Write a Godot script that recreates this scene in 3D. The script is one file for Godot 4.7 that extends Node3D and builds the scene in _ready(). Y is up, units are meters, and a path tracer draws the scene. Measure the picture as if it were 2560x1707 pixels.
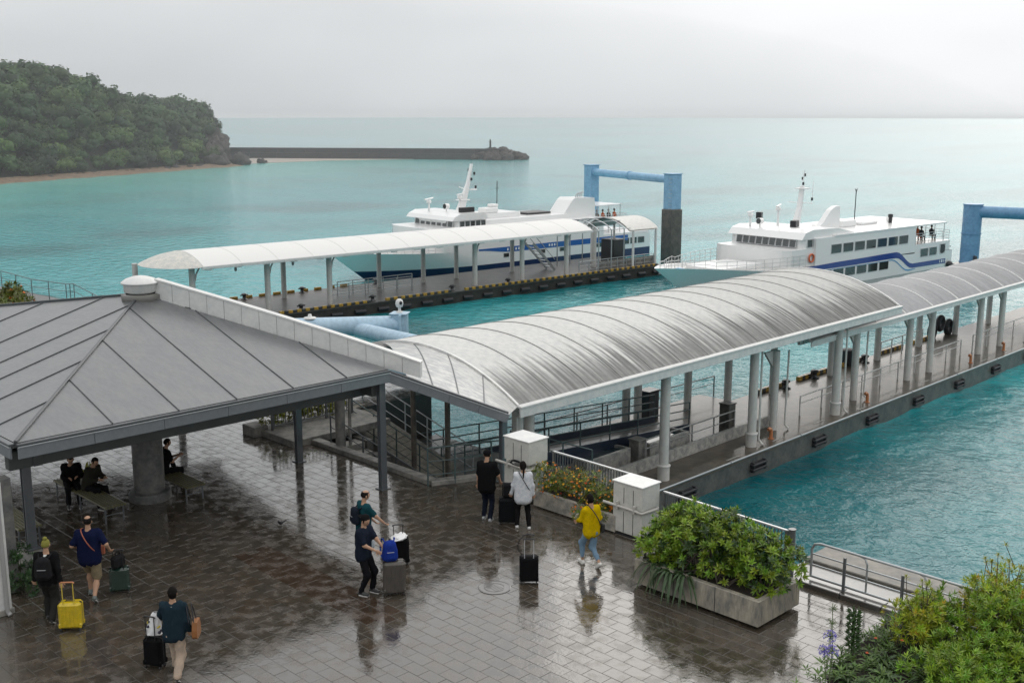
extends Node3D
# A rainy ferry terminal: plaza and pavilion in front, two floating piers with canopies, two ferries, an island and a breakwater.
# World: x runs along the near pier, -z across the water, y up, plaza paving at y = 0.

const WATER_Y := -4.5
const DECK_Y := -3.6
const EYE := Vector3(0, 9.75, 0)
var rng := RandomNumberGenerator.new()
var names := {}
var mats := {}
var tex := {}

func _ready() -> void:
	rng.seed = 20240611
	setup_camera_and_light()
	make_textures()
	build_setting()
	build_plaza()
	build_pavilion()
	build_stairwell()
	build_near_pier()
	build_far_pier()
	build_portals()
	build_ferries()
	build_island()
	build_quay_things()
	build_planters()
	build_people()

func setup_camera_and_light() -> void:
	var cam := Camera3D.new()
	cam.name = "camera"
	cam.fov = 33.905
	cam.near = 0.1
	cam.far = 20000.0
	add_child(cam)
	cam.position = EYE
	cam.rotation = Vector3(deg_to_rad(-11.418), deg_to_rad(-45.0 + 0.2), 0)
	cam.make_current()
	var env := Environment.new()
	env.background_mode = Environment.BG_SKY
	env.tonemap_mode = Environment.TONE_MAPPER_LINEAR
	env.tonemap_exposure = 1.0
	env.sdfgi_enabled = true
	env.ssao_enabled = true
	env.ssil_enabled = true
	# thin rain haze; it hangs thicker round the island
	env.fog_enabled = true
	env.fog_density = 0.00004
	env.volumetric_fog_enabled = true
	env.volumetric_fog_density = 0.0
	env.fog_light_color = Color(0.96, 0.98, 0.99)
	var sky := Sky.new()
	var pano := PanoramaSkyMaterial.new()
	pano.panorama = sky_texture()
	sky.sky_material = pano
	env.sky = sky
	var we := WorldEnvironment.new()
	we.name = "world_environment"
	we.environment = env
	add_child(we)
	var sun := DirectionalLight3D.new()
	sun.name = "veiled_sun"
	sun.light_energy = 0.16
	sun.light_angular_distance = 45.0
	sun.light_color = Color(1.0, 0.97, 0.93)
	sun.shadow_enabled = true
	add_child(sun)
	sun.look_at_from_position(GLOW * 100.0, Vector3.ZERO, Vector3.UP)

# where the sun stands behind the overcast
const GLOW := Vector3(0.86, 0.42, -0.28)

func sky_texture() -> Texture2D:
	# an overcast dome: darker at the horizon, brighter overhead and round the veiled sun, with faint cloud banks
	var w := 1536
	var h := 768
	var img := Image.create(w, h, false, Image.FORMAT_RGBF)
	var nz := FastNoiseLite.new()
	nz.seed = 5
	nz.frequency = 1.3
	nz.fractal_octaves = 4
	var g := GLOW.normalized()
	img.fill(Color(0.72, 0.735, 0.74))
	for y in h / 2 + 1:
		var el := PI * (0.5 - (y + 0.5) / h)
		for x in w:
			var az := TAU * (x + 0.5) / w      # the left edge of the panorama looks along -z
			var d := Vector3(sin(az) * cos(el), sin(el), -cos(az) * cos(el))
			var up: float = maxf(d.y, 0.0)
			var l := 0.61 * (1.0 + 1.15 * up)
			# the veiled sun: a broad glow, wider upwards and downwards than to the sides
			var a := Vector2(d.x, d.z).angle_to(Vector2(g.x, g.z))
			var e := el - 0.30
			l *= 1.0 + 0.62 * exp(-a * a / 0.42 - e * e / 0.55)
			var q := Vector3(d.x, d.y * 3.5, d.z) * 1.4
			l *= 1.0 + 0.13 * nz.get_noise_3dv(q)
			var t: float = clampf((l - 0.6) * 1.5, 0.0, 1.0)
			var col := Vector3(0.955, 0.99, 1.015).lerp(Vector3(1.0, 1.0, 1.0), t) * l
			img.set_pixel(x, y, Color(col.x, col.y, col.z))
	return ImageTexture.create_from_image(img)

# ---------- mesh building: corners are given counter-clockwise seen from outside ----------
class M:
	var v := PackedVector3Array()
	var n := PackedVector3Array()
	var c := PackedColorArray()
	var idx := PackedInt32Array()
	var col := Color(1, 1, 1)
	func tri(a: Vector3, b: Vector3, d: Vector3) -> void:
		var nn := (b - a).cross(d - a)
		if nn.length_squared() < 1e-18:
			return
		nn = nn.normalized()
		var k := v.size()
		v.append(a); v.append(b); v.append(d)
		for i in 3:
			n.append(nn); c.append(col)
		idx.append(k); idx.append(k + 2); idx.append(k + 1)
	func quad(a: Vector3, b: Vector3, d: Vector3, e: Vector3) -> void:
		tri(a, b, d)
		tri(a, d, e)
	func box(ctr: Vector3, size: Vector3, bas := Basis(), bev := 0.0) -> void:
		var h := size * 0.5
		if bev <= 0.0:
			var p := []
			for i in 8:
				p.append(ctr + bas * Vector3(h.x * (1 if i & 1 else -1), h.y * (1 if i & 2 else -1), h.z * (1 if i & 4 else -1)))
			quad(p[4], p[5], p[7], p[6]); quad(p[1], p[0], p[2], p[3])
			quad(p[5], p[1], p[3], p[7]); quad(p[0], p[4], p[6], p[2])
			quad(p[6], p[7], p[3], p[2]); quad(p[0], p[1], p[5], p[4])
			return
		bev = minf(bev, minf(h.x, minf(h.y, h.z)) * 0.98)
		# chamfered box: each corner has three points
		var q := {}
		for i in 8:
			var sg := Vector3(1 if i & 1 else -1, 1 if i & 2 else -1, 1 if i & 4 else -1)
			for ax in 3:
				var l := Vector3(h.x - bev, h.y - bev, h.z - bev)
				l[ax] = h[ax]
				q[i * 3 + ax] = ctr + bas * (l * sg)
		var f := [[[4, 5, 7, 6], 2], [[1, 0, 2, 3], 2], [[5, 1, 3, 7], 0], [[0, 4, 6, 2], 0], [[6, 7, 3, 2], 1], [[0, 1, 5, 4], 1]]
		for e in f:
			var a: Array = e[0]
			quad(q[a[0] * 3 + e[1]], q[a[1] * 3 + e[1]], q[a[2] * 3 + e[1]], q[a[3] * 3 + e[1]])
			for k in 4:
				var i0: int = a[k]
				var i1: int = a[(k + 1) % 4]
				var dif := i0 ^ i1
				var along := 0 if dif == 1 else (1 if dif == 2 else 2)
				var other: int = 3 - along - int(e[1])
				if int(e[1]) < other:
					quad(q[i1 * 3 + e[1]], q[i0 * 3 + e[1]], q[i0 * 3 + other], q[i1 * 3 + other])
		for i in 8:
			var odd: bool = ((i & 1) + ((i >> 1) & 1) + ((i >> 2) & 1)) % 2 == 1
			if odd:
				tri(q[i * 3], q[i * 3 + 1], q[i * 3 + 2])
			else:
				tri(q[i * 3], q[i * 3 + 2], q[i * 3 + 1])
	# a lofted surface through rows of points; each row left to right, rows upwards, seen from outside
	func loft(rows: Array, close := false) -> void:
		var k := v.size()
		var w: int = rows[0].size()
		var hh := rows.size()
		for r in rows:
			for p in r:
				v.append(p); n.append(Vector3.ZERO); c.append(col)
		for j in hh - 1:
			for i in (w if close else w - 1):
				var a := k + j * w + i
				var b := k + j * w + (i + 1) % w
				var d := b + w
				var e := a + w
				_soft(a, b, d)
				_soft(a, d, e)
		for i in range(k, v.size()):
			n[i] = n[i].normalized() if n[i].length_squared() > 1e-18 else Vector3.UP
	func _soft(a: int, b: int, d: int) -> void:
		var nn := (v[b] - v[a]).cross(v[d] - v[a])
		n[a] += nn; n[b] += nn; n[d] += nn
		idx.append(a); idx.append(d); idx.append(b)
	func cyl(a: Vector3, b: Vector3, r0: float, r1: float, seg := 12, cap := true) -> void:
		var ax := (b - a).normalized()
		var s := ax.cross(Vector3.UP if absf(ax.y) < 0.9 else Vector3.RIGHT).normalized()
		var t := ax.cross(s)
		var lo := PackedVector3Array()
		var hi := PackedVector3Array()
		for i in seg:
			var g := TAU * i / seg
			var d := s * cos(g) + t * sin(g)
			lo.append(a + d * r0)
			hi.append(b + d * r1)
		loft([lo, hi], true)
		if cap:
			for i in range(1, seg - 1):
				if r0 > 0.0: tri(lo[0], lo[i + 1], lo[i])
				if r1 > 0.0: tri(hi[0], hi[i], hi[i + 1])
	func tube(pts: Array, r: float, seg := 6, r_end := -1.0) -> void:
		if pts.size() < 2: return
		var rows := []
		var ax: Vector3 = (pts[1] - pts[0]).normalized()
		var s := ax.cross(Vector3.UP if absf(ax.y) < 0.9 else Vector3.RIGHT).normalized()
		for j in pts.size():
			var d: Vector3
			if j == 0: d = pts[1] - pts[0]
			elif j == pts.size() - 1: d = pts[j] - pts[j - 1]
			else: d = (pts[j + 1] - pts[j]).normalized() + (pts[j] - pts[j - 1]).normalized()
			d = d.normalized()
			s = (s - d * s.dot(d)).normalized()
			var t := d.cross(s)
			var rr: float = r if r_end < 0.0 else lerpf(r, r_end, float(j) / (pts.size() - 1))
			var row := PackedVector3Array()
			for i in seg:
				var g := TAU * i / seg
				row.append(pts[j] + (s * cos(g) + t * sin(g)) * rr)
			rows.append(row)
		loft(rows, true)
		var f: PackedVector3Array = rows[0]
		var l: PackedVector3Array = rows[-1]
		for i in range(1, seg - 1):
			tri(f[0], f[i + 1], f[i])
			tri(l[0], l[i], l[i + 1])
	func lathe(o: Vector3, prof: Array, seg := 16) -> void:   # prof: Vector2(radius, height) from bottom to top
		var rows := []
		for p in prof:
			var row := PackedVector3Array()
			for i in seg:
				var g := -TAU * i / seg
				row.append(o + Vector3(cos(g) * p.x, p.y, sin(g) * p.x))
			rows.append(row)
		loft(rows, true)
	func ellipsoid(o: Vector3, r: Vector3, seg := 10, rings := 6, bas := Basis()) -> void:
		var rows := []
		for j in rings + 1:
			var e := -PI / 2 + PI * j / rings
			var row := PackedVector3Array()
			for i in seg:
				var g := -TAU * i / seg
				row.append(o + bas * Vector3(cos(g) * cos(e) * r.x, sin(e) * r.y, sin(g) * cos(e) * r.z))
			rows.append(row)
		loft(rows, true)
	# a polygon (counter-clockwise seen from +normal) in the plane of o, ex, ey, thickened by d against the normal
	func slab(o: Vector3, ex: Vector3, ey: Vector3, poly: PackedVector2Array, d: float) -> void:
		var nn := ex.cross(ey).normalized()
		var ids := Geometry2D.triangulate_polygon(poly)
		var at := func(p: Vector2, k: float) -> Vector3: return o + ex * p.x + ey * p.y - nn * k
		for i in range(0, ids.size(), 3):
			var a := poly[ids[i]]
			var b := poly[ids[i + 1]]
			var e := poly[ids[i + 2]]
			if (b - a).cross(e - a) < 0.0:
				var sw := b
				b = e
				e = sw
			tri(at.call(a, 0.0), at.call(b, 0.0), at.call(e, 0.0))
			tri(at.call(a, d), at.call(e, d), at.call(b, d))
		for i in poly.size():
			var a := poly[i]
			var b := poly[(i + 1) % poly.size()]
			quad(at.call(a, d), at.call(b, d), at.call(b, 0.0), at.call(a, 0.0))
	# a beam of rectangular section between two points
	func beam(a: Vector3, b: Vector3, w: float, h: float, bev := 0.0) -> void:
		var z := (b - a).normalized()
		var x := Vector3.UP.cross(z)
		x = x.normalized() if x.length() > 0.001 else Vector3.RIGHT
		var y := z.cross(x)
		box((a + b) * 0.5, Vector3(w, h, a.distance_to(b)), Basis(x, y, z), bev)
	func mesh() -> ArrayMesh:
		var a := []
		a.resize(Mesh.ARRAY_MAX)
		a[Mesh.ARRAY_VERTEX] = v
		a[Mesh.ARRAY_NORMAL] = n
		a[Mesh.ARRAY_COLOR] = c
		a[Mesh.ARRAY_INDEX] = idx
		var m := ArrayMesh.new()
		if v.size() > 0:
			m.add_surface_from_arrays(Mesh.PRIMITIVE_TRIANGLES, a)
		return m

# ---------- naming ----------
func numbered(called: String, parent: Node = self) -> String:
	var key := str(parent.get_instance_id()) + called
	var k: int = names.get(key, 0)
	names[key] = k + 1
	return called if k == 0 else "%s_%03d" % [called, k]
func tag(o: Node, label: String, category: String, group := "", kind := "") -> Node:
	o.set_meta("label", label)
	if category: o.set_meta("category", category)
	if group: o.set_meta("group", group)
	if kind: o.set_meta("kind", kind)
	return o
func thing(called: String, label: String, category: String, at := Vector3.ZERO, turn := 0.0, group := "") -> Node3D:
	var o := Node3D.new()
	o.name = numbered(called)
	add_child(o)
	o.position = at
	o.rotation.y = turn
	tag(o, label, category, group)
	return o
func part(parent: Node, called: String, m: M, material: Material) -> MeshInstance3D:
	return put(parent, called, m.mesh(), material)
func put(parent: Node, called: String, mesh: Mesh, material: Material) -> MeshInstance3D:
	var o := MeshInstance3D.new()
	o.name = numbered(called, parent)
	o.mesh = mesh
	o.material_override = material
	parent.add_child(o)
	return o
func solo(called: String, m: M, material: Material, label: String, category: String, group := "", kind := "", at := Vector3.ZERO, turn := 0.0) -> MeshInstance3D:
	var o := put(self, called, m.mesh(), material)
	o.position = at
	o.rotation.y = turn
	tag(o, label, category, group, kind)
	return o
func copy(o: Node3D, label := "") -> Node3D:
	var base := String(o.name).trim_suffix("_" + String(o.name).get_slice("_", String(o.name).get_slice_count("_") - 1)) if String(o.name).right(3).is_valid_int() else String(o.name)
	var r: Node3D = o.duplicate()
	r.name = numbered(base)
	add_child(r)
	if label: r.set_meta("label", label)
	return r
func many(parent: Node, called: String, mesh: Mesh, material: Material, xf: Array, cols := []) -> MultiMeshInstance3D:
	var mm := MultiMesh.new()
	mm.transform_format = MultiMesh.TRANSFORM_3D
	mm.use_colors = cols.size() > 0
	mm.mesh = mesh
	mm.instance_count = xf.size()
	for i in xf.size():
		mm.set_instance_transform(i, xf[i])
		if cols.size() > 0: mm.set_instance_color(i, cols[i])
	var o := MultiMeshInstance3D.new()
	o.name = numbered(called, parent)
	o.multimesh = mm
	o.material_override = material
	parent.add_child(o)
	o.set_meta("kind", "stuff")
	return o

# ---------- materials: colours are linear, real-world values ----------
func lin(r: float, g: float, b: float) -> Color:
	return Color(r, g, b).linear_to_srgb()
func mat(key: String, color: Color, rough := 0.6, o := {}) -> StandardMaterial3D:
	if mats.has(key): return mats[key]
	var m := StandardMaterial3D.new()
	m.resource_name = key
	m.albedo_color = color
	m.roughness = rough
	m.metallic = o.get("metal", 0.0)
	m.metallic_specular = o.get("spec", 0.5)
	if o.has("coat"):
		m.clearcoat_enabled = true
		m.clearcoat = o.coat
		m.clearcoat_roughness = o.get("coat_rough", 0.08)
	if o.has("tex"):
		m.albedo_texture = tex[o.tex]
	if o.has("rtex"):
		m.roughness_texture = tex[o.rtex]
		m.roughness_texture_channel = BaseMaterial3D.TEXTURE_CHANNEL_RED
	if o.has("ntex"):
		m.normal_enabled = true
		m.normal_texture = tex[o.ntex]
		m.normal_scale = o.get("nscale", 1.0)
	if o.has("scale"):
		m.uv1_triplanar = true
		m.uv1_world_triplanar = o.get("world", true)
		var s: Variant = o.scale
		m.uv1_scale = s if s is Vector3 else Vector3(s, s, s)
		m.uv1_triplanar_sharpness = 4.0
	if o.get("vc", false):
		m.vertex_color_use_as_albedo = true
	if o.has("back"):
		m.backlight_enabled = true
		m.backlight = o.back
	if o.get("two", false):
		m.cull_mode = BaseMaterial3D.CULL_DISABLED
	if o.has("alpha"):
		m.transparency = BaseMaterial3D.TRANSPARENCY_ALPHA
		m.albedo_color.a = o.alpha
	mats[key] = m
	return m

func noise_img(size: int, sd: int, freq: float, oct := 4, kind := FastNoiseLite.TYPE_SIMPLEX_SMOOTH, sx := 1.0) -> Image:
	var nz := FastNoiseLite.new()
	nz.noise_type = kind
	nz.seed = sd
	nz.frequency = freq
	nz.fractal_octaves = oct
	var im := nz.get_seamless_image(size, size, false, false, 0.15, true)
	im.convert(Image.FORMAT_L8)
	return im
# a colour texture from two noises: low and high colours (linear), contrast
func tint_tex(key: String, fine: Image, coarse: Image, lo: float, hi: float, fine_share: float, warm := 0.0) -> void:
	var w := fine.get_width()
	var a := fine.get_data()
	var b := coarse.get_data()
	var out := PackedByteArray()
	out.resize(w * w * 3)
	for i in w * w:
		var t := (a[i] * fine_share + b[i] * (1.0 - fine_share)) / 255.0
		t = clampf((t - 0.5) * 1.7 + 0.5, 0.0, 1.0)
		var l := lerpf(lo, hi, t)
		var wv := warm * (b[i] / 255.0 - 0.5)
		out[i * 3] = int(255.0 * clampf(pow(l * (1.0 + wv), 0.4545), 0.0, 1.0))
		out[i * 3 + 1] = int(255.0 * clampf(pow(l, 0.4545), 0.0, 1.0))
		out[i * 3 + 2] = int(255.0 * clampf(pow(l * (1.0 - wv), 0.4545), 0.0, 1.0))
	tex[key] = ImageTexture.create_from_image(Image.create_from_data(w, w, false, Image.FORMAT_RGB8, out))
func gray_tex(key: String, im: Image, lo: float, hi: float, gain := 1.6) -> void:
	var w := im.get_width()
	var a := im.get_data()
	var out := PackedByteArray()
	out.resize(w * w)
	for i in w * w:
		var t := clampf((a[i] / 255.0 - 0.5) * gain + 0.5, 0.0, 1.0)
		out[i] = int(255.0 * lerpf(lo, hi, t))
	tex[key] = ImageTexture.create_from_image(Image.create_from_data(w, w, false, Image.FORMAT_L8, out))
func normal_tex(key: String, im: Image, strength: float) -> void:
	var k: Image = im.duplicate()
	k.convert(Image.FORMAT_RGBA8)
	k.bump_map_to_normal_map(strength)
	tex[key] = ImageTexture.create_from_image(k)

func make_textures() -> void:
	var fine := noise_img(512, 11, 0.09, 4)
	var coarse := noise_img(512, 12, 0.008, 5)
	var mid := noise_img(512, 13, 0.03, 4)
	tint_tex("stone", fine, coarse, 0.55, 1.0, 0.6, 0.12)
	tint_tex("stain", mid, coarse, 0.45, 1.0, 0.35, 0.10)
	tint_tex("soft", mid, coarse, 0.82, 1.0, 0.4, 0.03)
	tint_tex("wear", mid, coarse, 0.70, 1.0, 0.5, 0.08)
	gray_tex("wet_rough", coarse, 0.03, 0.30, 2.2)
	gray_tex("rough", mid, 0.55, 1.0)
	normal_tex("fine_n", fine, 3.0)
	normal_tex("mid_n", mid, 4.0)
	# water: several sizes of ripple in one tile
	var wv := FastNoiseLite.new()
	wv.noise_type = FastNoiseLite.TYPE_SIMPLEX_SMOOTH
	wv.seed = 31
	wv.frequency = 0.010
	wv.fractal_octaves = 5
	wv.fractal_gain = 0.55
	wv.domain_warp_enabled = true
	wv.domain_warp_amplitude = 18.0
	wv.domain_warp_frequency = 0.02
	var wi := wv.get_seamless_image(1024, 1024, false, false, 0.15, true)
	wi.convert(Image.FORMAT_L8)
	normal_tex("wave_n", wi, 9.0)
	# rain streaks that run down slopes: noise stretched along one axis
	var st := noise_img(1024, 41, 0.05, 4)
	st = st.get_region(Rect2i(0, 0, 1024, 64))
	st.resize(512, 512, Image.INTERPOLATE_CUBIC)
	tint_tex("streak", st, coarse, 0.45, 1.0, 0.6, 0.04)

# ---------- the setting ----------
const SHORE := [Vector2(40, -228), Vector2(72, -243), Vector2(94, -253), Vector2(116, -266), Vector2(144, -281), Vector2(164, -287), Vector2(192, -296), Vector2(215, -305)]
func shore_distance(p: Vector2) -> float:
	var d := 1e9
	for i in SHORE.size() - 1:
		var q := Geometry2D.get_closest_point_to_segment(p, SHORE[i], SHORE[i + 1])
		d = minf(d, p.distance_to(q))
	return d
func axis_marks(lo: float, hi: float, step: float, far: float) -> PackedFloat32Array:
	var a := PackedFloat32Array()
	var out := []
	var x := lo
	var s := step
	while x > -far:
		s *= 1.35
		x -= s
		out.push_front(x)
	for q in out: a.append(q)
	x = lo
	while x < hi:
		a.append(x)
		x += step
	s = step
	while x < far:
		a.append(x)
		s *= 1.12 if x < 400.0 else 1.4
		x += s
	a.append(x)
	return a
func build_setting() -> void:
	var xs := axis_marks(14.0, 118.0, 0.7, 4200.0)
	var zs := axis_marks(-8.0, 92.0, 0.7, 4200.0)     # mirrored: z = -value
	var w1 := FastNoiseLite.new()
	w1.seed = 3; w1.frequency = 0.22; w1.fractal_octaves = 3
	var w2 := FastNoiseLite.new()
	w2.seed = 9; w2.frequency = 0.022; w2.fractal_octaves = 4
	var m := M.new()
	var rows := []
	for j in zs.size():
		var row := PackedVector3Array()
		for i in xs.size():
			var x := xs[i]
			var z := -zs[j]
			var y := WATER_Y
			var near := 1.0 - smoothstep(60.0, 160.0, Vector2(x, z).length())
			y += near * 0.075 * w1.get_noise_2d(x + 0.35 * z, z * 0.8) * 2.0
			row.append(Vector3(x, y, z))
		rows.append(row)
	m.loft(rows)
	var deep := Vector3(0.003, 0.082, 0.098)
	var mid := Vector3(0.035, 0.31, 0.33)
	var shoal := Vector3(0.16, 0.56, 0.50)
	var k := 0
	for j in zs.size():
		for i in xs.size():
			var p := Vector2(xs[i], -zs[j])
			var t := clampf(0.5 + 1.1 * w2.get_noise_2d(p.x, p.y * 1.6), 0.0, 1.0)
			t = clampf(t + 0.45 * smoothstep(-20.0, -9.0, p.y) - 0.42, 0.0, 1.0) if p.x < 60.0 and p.y > -24.0 else t
			t = clampf(t + 0.45 * smoothstep(-52.0, -95.0, p.y), 0.0, 1.0)   # paler water colour beyond the piers
			var col := deep.lerp(mid, t)
			if p.length() < 1200.0:
				var sd := shore_distance(p)
				var f := 1.0 - smoothstep(6.0, 95.0, sd + 22.0 * w2.get_noise_2d(p.x * 2.0 + 50.0, p.y * 2.0))
				col = col.lerp(shoal, f * 0.85)
			m.c[k] = Color(col.x, col.y, col.z)
			k += 1
	var sea_mat := mat("sea_water", Color.WHITE, 0.09, {"vc": true, "spec": 0.30, "ntex": "wave_n", "nscale": 0.85, "scale": 1.0 / 17.0})
	solo("sea_water", m, sea_mat, "turquoise sea with small wind ripples", "water", "", "structure")

const PLAZA := [Vector2(-14, 6), Vector2(20.2, 6), Vector2(20.2, -21.3), Vector2(18.7, -22.0), Vector2(18.7, -29.8), Vector2(25.5, -29.8), Vector2(25.5, -36), Vector2(25.0, -58.2), Vector2(24.2, -68), Vector2(-14, -68)]
func build_plaza() -> void:
	var poly := PackedVector2Array()
	for p in PLAZA: poly.append(Vector2(p.x, -p.y))
	var base := M.new()
	base.slab(Vector3(0, -0.005, 0), Vector3.RIGHT, Vector3(0, 0, -1), poly, 5.6)
	var bed := mat("paving_bed", lin(0.035, 0.030, 0.024), 0.4, {"tex": "stain", "scale": 0.4, "coat": 0.3})
	var plaza := solo("plaza_pavement", base, bed, "wet brown grey stone paving of the terminal plaza", "pavement", "", "structure")
	var tone := [lin(0.077, 0.062, 0.046), lin(0.083, 0.068, 0.051), lin(0.072, 0.059, 0.045), lin(0.087, 0.072, 0.055), lin(0.079, 0.062, 0.044), lin(0.074, 0.062, 0.049)]
	var wet := {"tex": "stone", "scale": Vector3(0.55, 0.55, 0.55), "rtex": "wet_rough", "spec": 0.8, "coat": 0.5, "coat_rough": 0.06, "ntex": "mid_n", "nscale": 0.11}
	var tm := []
	for i in tone.size():
		tm.append(mat("wet_stone_%d" % i, tone[i], 1.0, wet))
	var brown := mat("wet_brown_stone", lin(0.068, 0.045, 0.030), 1.0, wet)
	var tl := M.new()
	tl.box(Vector3(0, -0.017, 0), Vector3(0.295, 0.034, 0.445), Basis(), 0.004)
	var tile := tl.mesh()
	var list := []
	var r := RandomNumberGenerator.new()
	r.seed = 77
	var bb := [Vector2(-14, -52), Vector2(25.5, 6)]
	var cam_dir := Vector2(cos(deg_to_rad(45.2)), -sin(deg_to_rad(45.2)))
	var ix := int(bb[0].x / 0.3)
	while ix * 0.3 < bb[1].x:
		var x := ix * 0.3 + 0.15
		var iz := int(bb[0].y / 0.45)
		while iz * 0.45 < bb[1].y:
			var z := iz * 0.45 + 0.225 + (0.225 if posmod(ix, 2) == 1 else 0.0)
			iz += 1
			var p := Vector2(x, -z)
			var ok := true
			for q in [Vector2(0.15, 0.225), Vector2(-0.15, 0.225), Vector2(0.15, -0.225), Vector2(-0.15, -0.225)]:
				if not Geometry2D.is_point_in_polygon(p + q, poly): ok = false
			if not ok: continue
			var w := Vector2(x, z)
			var dep := w.dot(cam_dir)
			var side := w.dot(Vector2(-cam_dir.y, cam_dir.x))
			if dep < 14.0 or dep > 48.0 or absf(side) > dep * 0.50 + 2.5: continue
			var tilt := Basis.from_euler(Vector3(r.randf_range(-1, 1) * 0.0045, 0, r.randf_range(-1, 1) * 0.0045))
			var which := r.randi() % tone.size()
			var is_brown := x > 12.3 and x < 13.1 and z < -16.4 and z > -21.2
			list.append([dep * dep + 0.4 * side * side, Transform3D(tilt, Vector3(x, r.randf_range(-0.0015, 0.0015), z)), 9 if is_brown else which, dep, side])
		ix += 1
	var near: Array = list.filter(func(e): return absf(e[4]) < e[3] * 0.46 and e[3] > 18.2)
	near.sort_custom(func(a, b): return a[0] < b[0])
	var single := {}
	for i in mini(300, near.size()):
		var e: Array = near[i]
		single[e[1].origin] = true
		var o := put(plaza, "paving_stone", tile, brown if e[2] == 9 else tm[e[2]])
		o.transform = e[1]
	for k in tone.size() + 1:
		var xf := []
		for e in list:
			if single.has(e[1].origin): continue
			if (e[2] == 9 and k == tone.size()) or e[2] == k: xf.append(e[1])
		if xf.size() > 0:
			many(plaza, "paving_stones", tile, brown if k == tone.size() else tm[k], xf)
	# manhole cover set into the paving
	var mh := M.new()
	mh.cyl(Vector3(0, -0.03, 0), Vector3(0, 0.004, 0), 0.33, 0.33, 32)
	var iron := mat("wet_iron", lin(0.06, 0.052, 0.044), 0.3, {"tex": "stone", "scale": 2.0, "coat": 1.0, "spec": 0.9})
	var cover := thing("manhole_cover", "round iron manhole cover set in the wet paving", "manhole cover", Vector3(15.3, 0.002, -15.93))
	part(cover, "lid", mh, iron)
	var rg := M.new()
	for q in [[0.345, 0.325], [0.22, 0.205]]:
		var rows := [PackedVector3Array(), PackedVector3Array(), PackedVector3Array(), PackedVector3Array()]
		for i in 28:
			var g := -TAU * i / 28
			var d := Vector3(cos(g), 0, sin(g))
			rows[0].append(d * q[0]); rows[1].append(d * q[0] + Vector3(0, 0.009, 0)); rows[2].append(d * q[1] + Vector3(0, 0.009, 0)); rows[3].append(d * q[1])
		rg.loft(rows, true)
	for i in 6:
		rg.box(Vector3(0, 0.005, -0.15 + i * 0.06), Vector3(0.22, 0.006, 0.014))
	part(cover, "ring", rg, iron)

# ---------- the pavilion ----------
func steel() -> Material: return mat("dark_steel", lin(0.085, 0.095, 0.105), 0.32, {"spec": 0.6, "tex": "soft", "scale": 0.8, "coat": 0.3})
func grey_steel() -> Material: return mat("grey_steel", lin(0.17, 0.185, 0.20), 0.35, {"spec": 0.6, "tex": "soft", "scale": 0.8, "coat": 0.3})
func concrete() -> Material: return mat("concrete", lin(0.30, 0.29, 0.265), 0.6, {"tex": "stain", "scale": 0.45, "ntex": "fine_n", "nscale": 0.3})
func dark_concrete() -> Material: return mat("dark_concrete", lin(0.12, 0.115, 0.10), 0.45, {"tex": "stain", "scale": 0.35, "ntex": "fine_n", "nscale": 0.3, "coat": 0.35})
func white_paint() -> Material: return mat("white_paint", lin(0.74, 0.74, 0.72), 0.4, {"tex": "soft", "scale": 0.5, "coat": 0.25})
func zinc() -> Material: return mat("galvanised_pipe", lin(0.42, 0.44, 0.45), 0.28, {"metal": 0.55, "coat": 0.3})

const FL := Vector3(8.2, 3.27, -22.5)
const FR := Vector3(17.75, 3.27, -22.45)
const APEX := Vector3(14.0, 5.0, -28.4)
const BL := Vector3(8.2, 3.27, -41.0)
const BR := Vector3(20.5, 3.27, -36.0)
const RR := Vector3(20.3, 2.03, -20.6)

# roof panels of a sloping face: the triangle base a-b, top t, cut into strips across a to b
func roof_face(parent: Node, a: Vector3, b: Vector3, t: Vector3, cuts: Array, sheet: Material, seam: Material) -> void:
	var ab := b - a
	var f0 := (t - a).dot(ab) / ab.length_squared()
	var foot := a + ab * f0
	var up := t - foot
	var nn := ab.cross(up).normalized()
	var ks := [0.0] + cuts + [1.0]
	var top := func(k: float) -> float: return clampf(k / f0 if k < f0 else (1.0 - k) / (1.0 - f0), 0.0, 1.0)
	for i in ks.size() - 1:
		var k0: float = ks[i]
		var k1: float = ks[i + 1]
		var pts := [a + ab * k0, a + ab * k1, a + ab * k1 + up * top.call(k1)]
		if k0 < f0 and k1 > f0: pts.append(t)
		pts.append(a + ab * k0 + up * top.call(k0))
		var m := M.new()
		for j in range(1, pts.size() - 1):
			m.tri(pts[0], pts[j], pts[j + 1])
			m.tri(pts[0] - nn * 0.06, pts[j + 1] - nn * 0.06, pts[j] - nn * 0.06)
		for j in pts.size():
			m.quad(pts[j] - nn * 0.06, pts[(j + 1) % pts.size()] - nn * 0.06, pts[(j + 1) % pts.size()], pts[j])
		part(parent, "roof_panel", m, sheet)
	for k in cuts:
		var p: Vector3 = a + ab * k
		var q: Vector3 = p + up * top.call(k)
		var m := M.new()
		m.beam(p + nn * 0.006, q + nn * 0.006, 0.022, 0.034, 0.004)
		part(parent, "standing_seam", m, seam)

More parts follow.
